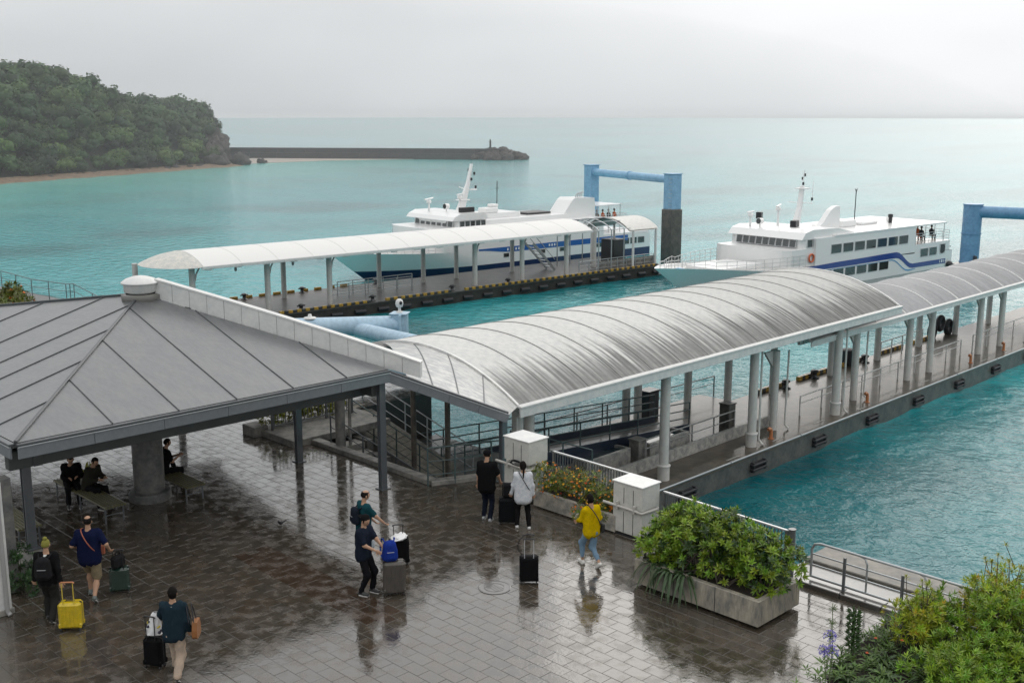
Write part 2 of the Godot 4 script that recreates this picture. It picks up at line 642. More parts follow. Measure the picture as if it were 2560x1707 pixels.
func build_pavilion() -> void:
	var pv := thing("pavilion", "grey metal roofed open pavilion with steel posts and round concrete column", "pavilion")
	var sheet := mat("wet_roof_sheet", lin(0.125, 0.129, 0.133), 0.36, {"spec": 0.75, "tex": "wear", "scale": Vector3(0.5, 0.5, 0.22), "coat": 0.35, "coat_rough": 0.2, "ntex": "mid_n", "nscale": 0.1})
	var seam := mat("seam_metal", lin(0.05, 0.055, 0.06), 0.35, {"coat": 0.4})
	var cf := []
	for x in [10.26, 11.81, 13.28, 14.83, 16.42]: cf.append((x - FL.x) / (FR.x - FL.x))
	roof_face(pv, FL, FR, APEX, cf, sheet, seam)
	var cl := []
	for z in [-29.48, -27.88, -26.7, -25.37, -23.87]: cl.append(1.0 - (z - FL.z) / (BL.z - FL.z))
	cl = [0.12, 0.22, 0.32, 0.42, 0.52] + cl
	roof_face(pv, BL, FL, APEX, cl, sheet, seam)
	roof_face(pv, BR, BL, APEX, [0.25, 0.5, 0.75], sheet, seam)
	roof_face(pv, FR, BR, APEX, [0.3, 0.6], sheet, seam)
	for e in [[FL, APEX], [BL, APEX]]:
		var m := M.new()
		m.beam(e[0] + Vector3(0, 0.02, 0), e[1] + Vector3(0, 0.02, 0), 0.07, 0.06, 0.01)
		part(pv, "hip_cap", m, seam)
	# cap on the apex: dark flashing below, white dome above
	var cap := M.new()
	cap.lathe(APEX, [Vector2(0.0, -0.35), Vector2(0.54, -0.28), Vector2(0.55, 0.0), Vector2(0.42, 0.03)], 8)
	part(pv, "flashing", cap, mat("flashing", lin(0.16, 0.155, 0.14), 0.4, {"coat": 0.3}))
	var dome := M.new()
	dome.lathe(APEX, [Vector2(0.30, 0.02), Vector2(0.43, 0.08), Vector2(0.45, 0.29), Vector2(0.50, 0.30), Vector2(0.50, 0.34), Vector2(0.37, 0.43), Vector2(0.18, 0.49), Vector2(0.0, 0.51)], 20)
	part(pv, "white_cap", dome, white_paint())
	# white parapet of panels along the hip towards the pier canopy
	var pa := APEX + Vector3(0.35, 0.16, 0.25)
	var pb := Vector3(18.52, 3.02, -22.02)
	var along := pb - pa
	var side := Vector3.UP.cross(along.normalized()).normalized()
	for i in 15:
		var k0 := i / 15.0
		var k1 := (i + 1) / 15.0 - 0.0015
		var h0: float = 0.22 + 0.16 * sin(PI * minf(k0 * 0.62, 1.0))
		var h1: float = 0.22 + 0.16 * sin(PI * minf(k1 * 0.62, 1.0))
		var d0 := lerpf(0.25, 0.02, k0 * k0)
		var d1 := lerpf(0.25, 0.02, k1 * k1)
		var a := pa + along * k0
		var b := pa + along * k1
		var m := M.new()
		var t := side * 0.09
		var q := [a - t - Vector3(0, d0, 0), b - t - Vector3(0, d1, 0), b + t - Vector3(0, d1, 0), a + t - Vector3(0, d0, 0), a - t + Vector3(0, h0, 0), b - t + Vector3(0, h1, 0), b + t + Vector3(0, h1, 0), a + t + Vector3(0, h0, 0)]
		m.quad(q[1], q[0], q[4], q[5]); m.quad(q[3], q[2], q[6], q[7]); m.quad(q[0], q[3], q[7], q[4]); m.quad(q[2], q[1], q[5], q[6]); m.quad(q[7], q[6], q[5], q[4])
		part(pv, "parapet_panel", m, white_paint())
	var cop := M.new()
	for i in 15:
		var k0 := i / 15.0
		var k1 := (i + 1) / 15.0
		cop.beam(pa + along * k0 + Vector3(0, 0.242 + 0.16 * sin(PI * k0 * 0.62), 0), pa + along * k1 + Vector3(0, 0.242 + 0.16 * sin(PI * k1 * 0.62), 0), 0.22, 0.04)
	part(pv, "coping", cop, white_paint())
	# eaves: gutter and fascia boards with joints
	var edges := [[FL, FR, 6], [BL, FL, 10], [FR, RR, 4], [BR, BL, 6]]
	for e in edges:
		var a: Vector3 = e[0]
		var b: Vector3 = e[1]
		var d := (b - a).normalized()
		var out := d.cross(Vector3.UP).normalized()
		var g := M.new()
		g.beam(a + out * 0.07 + Vector3(0, -0.045, 0), b + out * 0.07 + Vector3(0, -0.045, 0), 0.13, 0.07, 0.012)
		part(pv, "gutter", g, seam)
		for i in int(e[2]):
			var p := a.lerp(b, float(i) / e[2]) + out * 0.10
			var q := a.lerp(b, float(i + 1) / e[2]) + out * 0.10 - d * 0.006
			var m := M.new()
			m.beam(p + Vector3(0, -0.205, 0), q + Vector3(0, -0.205, 0), 0.05, 0.24, 0.008)
			part(pv, "fascia_board", m, grey_steel())
		var lip := M.new()
		lip.beam(a + out * 0.12 + Vector3(0, -0.075, 0), b + out * 0.12 + Vector3(0, -0.075, 0), 0.05, 0.022, 0.004)
		part(pv, "gutter_lip", lip, zinc())
	# main beams under the eaves
	for e in [[Vector3(8.3, 2.68, -23.35), Vector3(17.6, 2.68, -23.3)], [Vector3(8.9, 2.68, -40.5), Vector3(8.9, 2.68, -23.2)], [Vector3(12.9, 2.85, -40), Vector3(12.9, 2.85, -23.4)], [Vector3(17.5, 2.75, -35), Vector3(17.5, 2.75, -22.7)]]:
		var m := M.new()
		m.beam(e[0], e[1], 0.22, 0.42, 0.02)
		part(pv, "roof_beam", m, mat("under_roof", lin(0.075, 0.08, 0.08), 0.5, {"tex": "soft", "scale": 0.6}))
	for z in [-25.5, -27.5, -29.5, -32.0, -35.0]:
		var m := M.new()
		m.beam(Vector3(8.6, 2.95, z), Vector3(17.6, 2.95, z), 0.12, 0.2, 0.01)
		part(pv, "purlin", m, mats["under_roof"])
	# posts
	var posts := [[8.85, 0.45, -23.85, 3.0], [17.62, 0.0, -22.62, 3.06], [17.4, 0.0, -26.2, 2.6], [20.3, 0.0, -20.78, 1.86], [9.2, 0.0, -33.0, 2.6], [17.4, 0.0, -33.0, 2.6], [9.2, 0.0, -39.8, 2.6]]
	for p in posts:
		var m := M.new()
		var b := Vector3(p[0], p[1], p[2])
		var hh: float = p[3] - p[1]
		m.box(b + Vector3(0, hh / 2, 0), Vector3(0.15, hh, 0.09), Basis(), 0.008)
		m.box(b + Vector3(0, hh / 2, 0.062), Vector3(0.19, hh, 0.02), Basis(), 0.004)
		m.box(b + Vector3(0, hh / 2, -0.062), Vector3(0.19, hh, 0.02), Basis(), 0.004)
		m.box(b + Vector3(0, 0.012, 0), Vector3(0.30, 0.024, 0.30), Basis(), 0.004)
		part(pv, "post", m, steel())
	var cc := M.new()
	cc.lathe(Vector3(12.86, 0, -26.3), [Vector2(0.385, 0.2), Vector2(0.385, 3.0)], 28)
	part(pv, "concrete_column", cc, mat("column_concrete", lin(0.19, 0.19, 0.18), 0.5, {"tex": "stain", "scale": 0.6}))
	var cb := M.new()
	cb.lathe(Vector3(12.86, 0, -26.3), [Vector2(0.53, 0.0), Vector2(0.53, 0.2), Vector2(0.50, 0.23), Vector2(0.38, 0.235)], 28)
	part(pv, "column_base", cb, mats["column_concrete"])
	# white curved sheets that close the gap to the pier canopy
	var rows := []
	for j in 9:
		var k := j / 8.0
		var lo := FR.lerp(RR, 0.16 + 0.85 * k) + Vector3(-0.05, -0.07, 0.07)
		var hi := pier_arc(-8.2, 0.30 + 0.70 * k) + Vector3(0, -0.03, 0)
		var row := PackedVector3Array()
		for i in 9:
			var t := i / 8.0
			row.append(lo.lerp(hi, t) + Vector3(0, 0.28 * sin(PI * t) * (1.0 - k), 0))
		rows.append(row)
	var gap := mat("link_sheet", lin(0.62, 0.62, 0.60), 0.4, {"tex": "stain", "scale": 0.5, "coat": 0.3, "two": true})
	for j in 4:
		var m := M.new()
		m.loft(rows.slice(j * 2, j * 2 + 3))
		part(pv, "link_sheet", m, gap)
		if j > 0:
			var sm := M.new()
			var line := []
			for p in rows[j * 2]: line.append(p + Vector3(0, 0.015, 0))
			sm.tube(line, 0.018, 5)
			part(pv, "link_seam", sm, seam)
	# low plinth under the corner post
	var bl := M.new()
	bl.box(Vector3(8.55, 0.215, -23.75), Vector3(0.95, 0.43, 1.15), Basis(), 0.015)
	solo("plinth", bl, concrete(), "pale concrete plinth under the pavilion's corner post", "plinth")
	# white wall with a rain pipe at the edge of the plaza
	var wl := thing("white_wall", "white rendered wall end with a grey rain pipe", "wall")
	var w := M.new()
	w.box(Vector3(5.9, 1.38, -21.98), Vector3(3.42, 2.72, 0.3), Basis(), 0.01)
	part(wl, "wall_panel", w, white_paint())
	var pl := M.new()
	pl.box(Vector3(5.9, 0.06, -21.98), Vector3(3.5, 0.12, 0.36), Basis(), 0.01)
	part(wl, "plinth_course", pl, concrete())
	var rp := M.new()
	rp.tube([Vector3(7.5, 2.7, -21.78), Vector3(7.5, 0.1, -21.78), Vector3(7.52, 0.03, -21.7)], 0.045, 8)
	part(wl, "rain_pipe", rp, mat("grey_pipe", lin(0.33, 0.33, 0.32), 0.4))
	var gp := M.new()
	gp.box(Vector3(8.0, 1.25, -22.9), Vector3(0.28, 2.5, 0.28), Basis(), 0.02)
	solo("concrete_pillar", gp, mats["column_concrete"], "grey concrete pillar standing behind the white wall end", "pillar")
	for q in [[13.58, "slatted bamboo bench with one person in black sitting on it"], [11.42, "slatted bamboo bench with two people sitting close together"], [9.35, "slatted bamboo bench behind the concrete pillar and plinth"]]:
		bench(q[0], q[1])

func bench(x: float, label: String) -> void:
	var b := thing("slat_bench", label, "bench", Vector3(x, 0, -26.7), 0.0, "benches under the pavilion")
	var bamboo := mat("old_bamboo", lin(0.15, 0.14, 0.065), 0.4, {"tex": "stain", "scale": Vector3(3, 3, 0.6), "world": false, "coat": 0.3})
	for i in 7:
		var m := M.new()
		m.cyl(Vector3(-0.24 + i * 0.08, 0.42, -1.5), Vector3(-0.24 + i * 0.08, 0.42, 1.5), 0.034, 0.034, 8)
		part(b, "slat", m, bamboo)
	for z in [-1.4, 0.0, 1.4]:
		for s in [-1, 1]:
			var m := M.new()
			m.cyl(Vector3(s * 0.23, 0, z), Vector3(s * 0.23, 0.385, z), 0.022, 0.022, 8)
			part(b, "leg", m, steel())
		var m := M.new()
		m.beam(Vector3(-0.25, 0.37, z), Vector3(0.25, 0.37, z), 0.04, 0.03)
		m.beam(Vector3(-0.23, 0.2, z), Vector3(0.23, 0.2, z), 0.02, 0.02)
		part(b, "crossbar", m, steel())

# ---------- the stairwell and the ramp down to the pier ----------
func build_stairwell() -> void:
	var well := M.new()
	well.box(Vector3(22.2, -3.1, -25.6), Vector3(6.9, 3.0, 8.3))
	solo("lower_landing", well, dark_concrete(), "dark wet concrete floor of the lower landing", "landing", "", "structure")
	var kerb := thing("well_kerb", "low stone kerb along the edge of the stairwell", "kerb")
	for i in 8:
		var m := M.new()
		m.box(Vector3(18.83, 0.05, -22.45 - i * 0.93), Vector3(0.3, 0.16, 0.92), Basis(), 0.012)
		part(kerb, "kerb_stone", m, concrete())
	var m2 := M.new()
	m2.beam(Vector3(18.75, 0.04, -22.0), Vector3(20.2, 0.04, -21.35), 0.28, 0.14, 0.012)
	part(kerb, "kerb_stone", m2, concrete())
	var lp := M.new()
	lp.box(Vector3(19.9, 0.09, -28.6), Vector3(3.7, 0.22, 2.3), Basis(), 0.015)
	lp.box(Vector3(18.05, 0.13, -29.55), Vector3(0.5, 0.36, 0.7), Basis(), 0.02)
	solo("raised_landing", lp, concrete(), "raised concrete landing at the top of the ramp", "landing", "", "structure")
	# stepped wall beside the stairs
	var sw := thing("stepped_wall", "dark stained concrete wall stepping down beside the stairs", "wall")
	for i in 4:
		var m := M.new()
		m.box(Vector3(20.4, -1.2 - i * 0.2, -27.2 + i * 0.85), Vector3(0.25, 2.2 - i * 0.35, 0.84), Basis(), 0.01)
		part(sw, "wall_block", m, dark_concrete())
	var st := thing("stair_flight", "concrete stairs going down from the plaza edge", "stairs")
	for i in 7:
		var m := M.new()
		m.box(Vector3(19.55, -0.25 - i * 0.2, -27.1 + i * 0.42), Vector3(1.4, 0.2, 0.5), Basis(), 0.01)
		part(st, "step", m, concrete())
	# sloping ramp of boards with rails
	var ra := Vector3(21.9, 0.02, -30.0)
	var rb := Vector3(23.0, -1.85, -25.6)
	var rampt := thing("gangway_ramp", "pale board ramp sloping down to the pier between green rails", "ramp")
	var dirr := (rb - ra).normalized()
	var sd := Vector3.UP.cross(dirr).normalized()
	for i in 18:
		var p := ra.lerp(rb, i / 18.0)
		var q := ra.lerp(rb, (i + 0.94) / 18.0)
		var m := M.new()
		var z := dirr
		var y := z.cross(sd)
		m.box((p + q) * 0.5, Vector3(1.45, 0.06, p.distance_to(q)), Basis(sd, y, z), 0.008)
		part(rampt, "board", m, mat("pale_board", lin(0.30, 0.28, 0.235), 0.45, {"tex": "stain", "scale": 0.8, "coat": 0.3}))
	for s in [-1, 1]:
		var m := M.new()
		m.beam(ra + sd * s * 0.78 + Vector3(0, -0.15, 0), rb + sd * s * 0.78 + Vector3(0, -0.15, 0), 0.1, 0.34, 0.01)
		part(rampt, "side_beam", m, concrete())
	rail_line("ramp_railing", "dark green tube railing along the near side of the ramp", [ra - sd * 0.85, rb - sd * 0.85], 1.0, 3, 5, green_rail())
	rail_line("ramp_railing", "thin silver tube railing along the sea side of the ramp", [ra + sd * 0.85, rb + sd * 0.85], 1.0, 3, 5, zinc())
	rail_line("landing_railing", "green tube railing along the edge by the stair head", [Vector3(18.62, 0, -21.95), Vector3(19.3, 0, -21.62), Vector3(20.3, 0, -21.25)], 1.05, 3, 1, green_rail())
	rail_line("lower_railing", "green railing round the lower landing in front of open water", [Vector3(23.1, -1.6, -25.4), Vector3(25.5, -1.6, -24.6), Vector3(25.6, -1.6, -22.2)], 1.05, 3, 2, green_rail())
	rail_line("stair_railing", "dark steel stair railing down the stairwell", [Vector3(18.95, 0, -26.8), Vector3(20.1, -1.5, -23.6)], 0.95, 2, 3, steel())
	# round columns and pipes that carry the link roof
	for q in [[19.05, 0.0, -26.45, 2.75, 0.15, "pale round column with a pipe beside the raised landing"], [21.05, -1.6, -25.45, 2.3, 0.085, "slim brown grey column standing on the lower landing"], [21.5, -1.6, -24.4, 2.15, 0.085, "slim dark column beside the foot of the ramp"]]:
		var c := thing("round_column", q[5], "column", Vector3(q[0], q[1], q[2]))
		var m := M.new()
		m.cyl(Vector3.ZERO, Vector3(0, q[3] - q[1], 0), q[4], q[4], 16)
		part(c, "shaft", m, concrete() if q[4] > 0.1 else mat("brown_steel", lin(0.14, 0.12, 0.10), 0.5, {"tex": "stain", "scale": 0.8}))
		var b := M.new()
		b.lathe(Vector3.ZERO, [Vector2(q[4] + 0.06, 0), Vector2(q[4] + 0.06, 0.05), Vector2(q[4], 0.06)], 16)
		part(c, "base_plate", b, concrete())
		if q[4] > 0.1:
			var p := M.new()
			p.tube([Vector3(0.28, 2.6, 0.1), Vector3(0.28, 0.05, 0.1)], 0.05, 8)
			part(c, "rain_pipe", p, concrete())
	# dark litter of timbers lying on the lower landing
	var tb := thing("timber_stack", "dark timbers lying across the lower landing", "timbers")
	for i in 4:
		var m := M.new()
		m.beam(Vector3(19.9, -1.35 + 0.1 * (i % 2), -23.6 + i * 0.32), Vector3(22.3, -1.25 + 0.08 * i, -23.1 + i * 0.28), 0.16, 0.12, 0.01)
		part(tb, "timber", m, mat("dark_timber", lin(0.035, 0.03, 0.027), 0.6, {"tex": "stain", "scale": 1.0}))

func green_rail() -> Material: return mat("green_rail", lin(0.055, 0.085, 0.085), 0.35, {"coat": 0.4})

# a railing with posts and horizontal tubes along a path of feet
func rail_line(called: String, label: String, path: Array, h: float, tubes: int, per: int, material: Material, group := "", r := 0.022) -> Node3D:
	var t := thing(called, label, "railing", Vector3.ZERO, 0.0, group)
	for k in tubes:
		var y := h * (1.0 - k * 0.36)
		var pts := []
		for p in path: pts.append(p + Vector3(0, y, 0))
		var m := M.new()
		m.tube(pts, r if k == 0 else r * 0.7, 7)
		part(t, "rail", m, material)
	for i in path.size() - 1:
		for j in per + (1 if i == path.size() - 2 else 0):
			var p: Vector3 = path[i].lerp(path[i + 1], float(j) / per)
			var m := M.new()
			m.cyl(p + Vector3(0, -0.02, 0), p + Vector3(0, h, 0), r * 1.15, r * 1.15, 8)
			part(t, "post", m, material)
	return t

# ---------- the near pier: everything in its own frame (x along, z across) ----------
const PIER_O := Vector3(32, 0, -24)
const PIER_TURN := 1.0
func pier_w(p: Vector3) -> Vector3:
	return PIER_O + Basis(Vector3.UP, deg_to_rad(PIER_TURN)) * p
func on_pier(called: String, label: String, cat: String, group := "") -> Node3D:
	return thing(called, label, cat, PIER_O, deg_to_rad(PIER_TURN), group)
# arc of the big canopy in pier space: k 0 back eave .. 1 front eave
func arc_pt(k: float, zf: float, yf: float, zb: float, yc: float) -> Vector2:
	var half := (zf - zb) * 0.5
	var rise := yc - yf
	var rad := (half * half + rise * rise) / (2.0 * rise)
	var a := asin(half / rad)
	var g := lerpf(-a, a, k)
	return Vector2((zf + zb) * 0.5 + rad * sin(g), yc - rad + rad * cos(g))
func pier_arc(x: float, k: float) -> Vector3:
	var p := arc_pt(k, 0.12, 0.92, -9.1, 2.22)
	return pier_w(Vector3(x, p.y, p.x))

func vault_panel(x0: float, x1: float, prof: Array, nx: int, ns: int, thick: float, dirt: Callable, base: Color, soil: Color) -> M:
	var m := M.new()
	var zf: float = prof[0]
	var yf: float = prof[1]
	var zb: float = prof[2]
	var yc: float = prof[3]
	var up := []
	var dn := []
	for j in ns + 1:
		var p := arc_pt(float(j) / ns, zf, yf, zb, yc)
		var a := PackedVector3Array()
		var b := PackedVector3Array()
		for i in nx + 1:
			var x := lerpf(x0, x1, float(i) / nx)
			a.append(Vector3(x, p.y, p.x))
			b.append(Vector3(x, p.y - thick, p.x))
		up.append(a)
		dn.append(b)
	up.reverse()
	m.loft(up)
	var k := 0
	for j in ns + 1:
		for i in nx + 1:
			var s := 1.0 - float(j) / ns
			m.c[k] = base.lerp(soil, clampf(dirt.call(up[j][i].x, s), 0.0, 1.0))
			k += 1
	m.col = base
	m.loft(dn)
	return m
func rib(prof: Array, x: float, r: float, lift := 0.01, ns := 24) -> M:
	var m := M.new()
	var pts := []
	for j in ns + 1:
		var p := arc_pt(float(j) / ns, prof[0], prof[1], prof[2], prof[3])
		pts.append(Vector3(x, p.y + lift, p.x))
	m.tube(pts, r, 6)
	return m

func pier_column(parent: Node, x: float, z: float, y1: float, r: float, material: Material, collar := true, y0 := DECK_Y) -> void:
	var m := M.new()
	m.cyl(Vector3(x, y0, z), Vector3(x, y1, z), r, r, 18)
	part(parent, "column", m, material)
	if collar:
		var b := M.new()
		b.lathe(Vector3(x, y0, z), [Vector2(r + 0.05, 0), Vector2(r + 0.045, 0.50), Vector2(r + 0.075, 0.52), Vector2(r + 0.075, 0.58), Vector2(r, 0.60)], 18)
		part(parent, "collar", b, material)

func build_near_pier() -> void:
	var deckm := mat("wet_deck", lin(0.12, 0.098, 0.072), 0.42, {"tex": "stain", "scale": 0.22, "spec": 0.5, "coat": 0.28, "coat_rough": 0.1, "ntex": "fine_n", "nscale": 0.2})
	var hullm := mat("pontoon_side", lin(0.12, 0.125, 0.115), 0.5, {"tex": "stain", "scale": 0.3, "ntex": "fine_n", "nscale": 0.4, "coat": 0.3})
	var pt := on_pier("floating_pontoon", "long concrete pontoon with dark rubber fenders under the arched canopies", "pontoon")
	var shape := PackedVector2Array([Vector2(-10, -0.35), Vector2(52, -0.35), Vector2(52, 5.2), Vector2(12, 5.2), Vector2(12, 7.0), Vector2(-10, 7.0)])
	var dk := M.new()
	dk.slab(Vector3(0, DECK_Y, 0), Vector3.RIGHT, Vector3(0, 0, -1), shape, 0.08)
	part(pt, "deck", dk, deckm)
	var inner := PackedVector2Array([Vector2(-10, -0.31), Vector2(51.96, -0.31), Vector2(51.96, 5.16), Vector2(11.96, 5.16), Vector2(11.96, 6.96), Vector2(-10, 6.96)])
	var hl := M.new()
	hl.slab(Vector3(0, DECK_Y - 0.083, 0), Vector3.RIGHT, Vector3(0, 0, -1), inner, 1.7)
	part(pt, "hull_side", hl, hullm)
	var ep := M.new()
	ep.tube([Vector3(-9.5, DECK_Y + 0.04, 0.33), Vector3(51.5, DECK_Y + 0.04, 0.33)], 0.045, 8)
	part(pt, "edge_pipe", ep, zinc())
	for i in 11:
		var m := M.new()
		m.cyl(Vector3(-7 + i * 5.3, DECK_Y + 0.05, 0.33), Vector3(-6.94 + i * 5.3, DECK_Y + 0.05, 0.33), 0.065, 0.065, 8)
		part(pt, "pipe_clamp", m, zinc())
	var rubber := mat("black_rubber", lin(0.018, 0.019, 0.022), 0.55)
	for i in 11:
		var x := 0.7 + (i - 1) * 4.88
		var m := M.new()
		m.box(Vector3(x, DECK_Y - 0.40, 0.40), Vector3(1.05, 0.11, 0.2), Basis(), 0.03)
		m.box(Vector3(x, DECK_Y - 0.60, 0.40), Vector3(1.05, 0.11, 0.2), Basis(), 0.03)
		m.box(Vector3(x, DECK_Y - 0.50, 0.34), Vector3(0.95, 0.36, 0.06))
		m.box(Vector3(x - 0.42, DECK_Y - 0.5, 0.38), Vector3(0.1, 0.42, 0.2), Basis(), 0.02)
		m.box(Vector3(x + 0.42, DECK_Y - 0.5, 0.38), Vector3(0.1, 0.42, 0.2), Basis(), 0.02)
		part(pt, "fender", m, rubber)
	# painted dashes and joints on the deck
	for i in 9:
		var m := M.new()
		m.box(Vector3(4.3 + i * 3.6, DECK_Y + 0.006, -0.02 - 0.12 * (i % 3)), Vector3(0.9, 0.006, 0.09))
		part(pt, "painted_dash", m, mat("old_white_line", lin(0.45, 0.44, 0.40), 0.4, {"tex": "stain", "scale": 1.5}))
	# yellow and black curb along the far edge
	var yel := mat("curb_yellow", lin(0.55, 0.32, 0.03), 0.45, {"tex": "stain", "scale": 1.2, "coat": 0.3})
	var blk := mat("curb_black", lin(0.025, 0.025, 0.025), 0.45, {"coat": 0.3})
	for g in 5:
		var cb := on_pier("striped_curb", "yellow and black striped curb block on the far deck edge of the near pontoon", "curb", "striped curbs on the near pontoon")
		for i in 10:
			var m := M.new()
			m.box(Vector3(13.6 + g * 4.4 + i * 0.3, DECK_Y + 0.11, -5.0), Vector3(0.298, 0.22, 0.22), Basis(), 0.02)
			part(cb, "curb_block", m, yel if i % 2 == 0 else blk)
	# the big arched canopy
	var pale := mat("painted_column", lin(0.63, 0.62, 0.585), 0.38, {"tex": "soft", "scale": 0.6, "coat": 0.4})
	var big := on_pier("arched_canopy", "long white arched canopy streaked with grey algae on round columns", "canopy")
	var prof := [0.12, 0.92, -9.1, 2.22]
	var wn := FastNoiseLite.new()
	wn.seed = 21; wn.frequency = 1.9; wn.fractal_octaves = 3
	var wl := FastNoiseLite.new()
	wl.seed = 22; wl.frequency = 0.16; wl.fractal_octaves = 2
	var soil := func(x: float, s: float) -> float:
		var streak := 0.5 + 0.72 * wn.get_noise_2d(x * 2.6, s * 0.8)
		var blot := 0.5 + wl.get_noise_2d(x * 2.0, s * 14.0)
		var edge := smoothstep(0.68 + 0.12 * blot, 0.93, s + 0.20 * (streak - 0.5))
		var old: float = smoothstep(2.0, 13.0, x) * (0.16 + 0.07 * streak)
		return clampf(edge * (0.52 + 0.32 * streak), 0.0, 0.9) + old * (1.0 - 0.6 * edge) + 0.05 * smoothstep(0.5, 0.9, blot) * streak + 0.07
	var roofm := mat("weathered_roof", Color.WHITE, 0.7, {"vc": true, "spec": 0.2, "tex": "soft", "scale": 0.7, "world": false})
	var xa := -8.2
	var bays := 15
	for i in bays:
		var x0 := xa + i * 26.0 / bays
		part(big, "roof_panel", vault_panel(x0 + 0.01, x0 + 26.0 / bays - 0.01, prof, 34, 40, 0.05, soil, Color(0.74, 0.735, 0.71), Color(0.13, 0.13, 0.125)), roofm)
		if i > 0:
			part(big, "roof_seam", rib(prof, x0, 0.02), mat("roof_seam", lin(0.22, 0.22, 0.21), 0.5))
	for x in [xa, xa + 26.0]:
		var m := M.new()
		var pts := []
		for j in 31:
			var p := arc_pt(j / 30.0, 0.12, 0.92, -9.1, 2.22)
			pts.append(Vector3(x, p.y, p.x))
		for j in 30:
			m.beam(pts[j] + Vector3(0, -0.05, 0), pts[j + 1] + Vector3(0, -0.05, 0), 0.09, 0.22)
		part(big, "arch_rim", m, white_paint())
	for e in [[0.19, 0.90, 0.30, 0.07, "gutter"], [0.27, 0.72, 0.07, 0.30, "eave_beam"], [-0.42, 0.70, 0.14, 0.16, "inner_beam"], [-9.15, 0.85, 0.16, 0.3, "rear_beam"]]:
		var m := M.new()
		m.beam(Vector3(xa - 0.05, e[1], e[0]), Vector3(xa + 26.05, e[1], e[0]), e[2], e[3], 0.012)
		part(big, e[4], m, white_paint() if e[4] != "inner_beam" else pale)
	for i in 14:
		var m := M.new()
		m.beam(Vector3(xa + 0.5 + i * 1.9, 0.80, -0.5), Vector3(xa + 0.5 + i * 1.9, 0.80, -9.0), 0.08, 0.12)
		part(big, "cross_beam", m, pale)
	for q in [[-7.55, -0.5], [-6.75, -0.75], [0.24, -0.42], [6.25, -0.42], [13.22, -0.42]]:
		pier_column(big, q[0], q[1], 0.72, 0.185, pale)
	for q in [[4.94, -5.95], [5.96, -6.1], [9.47, -5.9], [11.5, -5.05]]:
		pier_column(big, q[0], q[1], 0.80, 0.18, pale, false)
	for q in [[-7.9, -0.2], [6.62, -0.3], [13.75, -0.3]]:
		var m := M.new()
		m.tube([Vector3(q[0], 0.62, 0.1), Vector3(q[0], 0.45, q[1]), Vector3(q[0], DECK_Y + 0.25, q[1]), Vector3(q[0] + 0.02, DECK_Y + 0.08, q[1] + 0.12), Vector3(q[0] + 0.02, DECK_Y + 0.03, q[1] + 0.22)], 0.05, 8)
		part(big, "rain_pipe", m, pale)
	# the lower canopy behind it
	var low := on_pier("lower_canopy", "lower arched canopy of grey sheets with white ribs", "canopy")
	var prof2 := [-0.62, 0.12, -5.9, 0.98]
	var soil2 := func(x: float, s: float) -> float:
		var streak := 0.5 + 0.9 * wn.get_noise_2d(x * 1.8 + 90.0, s * 0.5)
		return 0.3 + 0.25 * streak * smoothstep(0.1, 0.9, s) + 0.15 * wl.get_noise_2d(x * 3.0, s * 9.0)
	for i in 12:
		var x0 := 11.0 + i * 3.1
		part(low, "roof_panel", vault_panel(x0 + 0.01, x0 + 3.09, prof2, 30, 24, 0.04, soil2, Color(0.50, 0.50, 0.51), Color(0.20, 0.20, 0.20)), roofm)
		part(low, "rib", rib(prof2, x0, 0.05, 0.0), white_paint())
	for e in [[-0.55, 0.10, 0.26, 0.07, "gutter"], [-0.50, -0.04, 0.06, 0.22, "eave_beam"], [-1.1, -0.05, 0.14, 0.18, "inner_beam"], [-4.7, 0.0, 0.14, 0.18, "rear_beam"], [-5.95, 0.06, 0.14, 0.25, "back_gutter"]]:
		var m := M.new()
		m.beam(Vector3(10.9, e[1], e[0]), Vector3(48.2, e[1], e[0]), e[2], e[3], 0.01)
		part(low, e[4], m, white_paint() if e[4] != "inner_beam" else pale)
	for i in 12:
		var m := M.new()
		m.beam(Vector3(11.2 + i * 3.1, -0.02, -1.0), Vector3(11.2 + i * 3.1, -0.02, -5.8), 0.1, 0.16)
		part(low, "cross_beam", m, pale)
	for x in [9.05, 16.26, 21.97, 24.6, 31.0, 34.2, 39.5]:
		pier_column(low, x, -1.1, -0.1, 0.17, pale, false)
		var b := M.new()
		b.slab(Vector3(x, -0.1, -1.1 - 0.05), Vector3(-1, 0, 0), Vector3(0, -1, 0), PackedVector2Array([Vector2(0.1, 0), Vector2(0.8, 0), Vector2(0.1, 0.75)]), 0.1)
		part(low, "bracket", b, pale)
	for x in [14.5, 20.2, 25.4, 30.6, 35.8, 41.0]:
		pier_column(low, x, -4.45, -0.1, 0.17, pale, false)
	for x in [9.5, 16.7]:
		var m := M.new()
		m.tube([Vector3(x, -0.1, -0.75), Vector3(x, DECK_Y + 0.2, -0.8), Vector3(x + 0.03, DECK_Y + 0.05, -0.62)], 0.045, 8)
		part(low, "rain_pipe", m, pale)
	# hanging lamps under the low canopy
	for x in [17.2, 22.2]:
		var l := on_pier("hanging_lamp", "grey bulkhead lamp hanging under the lower canopy", "lamp", "lamps under the lower canopy")
		var m := M.new()
		m.ellipsoid(Vector3(x, -0.62, -4.2), Vector3(0.16, 0.24, 0.16), 12, 8)
		part(l, "lamp_body", m, mat("lamp_grey", lin(0.22, 0.23, 0.23), 0.35, {"coat": 0.3}))
		var s := M.new()
		s.cyl(Vector3(x, -0.42, -4.2), Vector3(x, -0.1, -4.2), 0.025, 0.025, 6)
		part(l, "stem", s, mats["lamp_grey"])
	# low white side wall of the boarding channel
	var kw := on_pier("channel_wall", "low white concrete wall along the boarding channel", "wall")
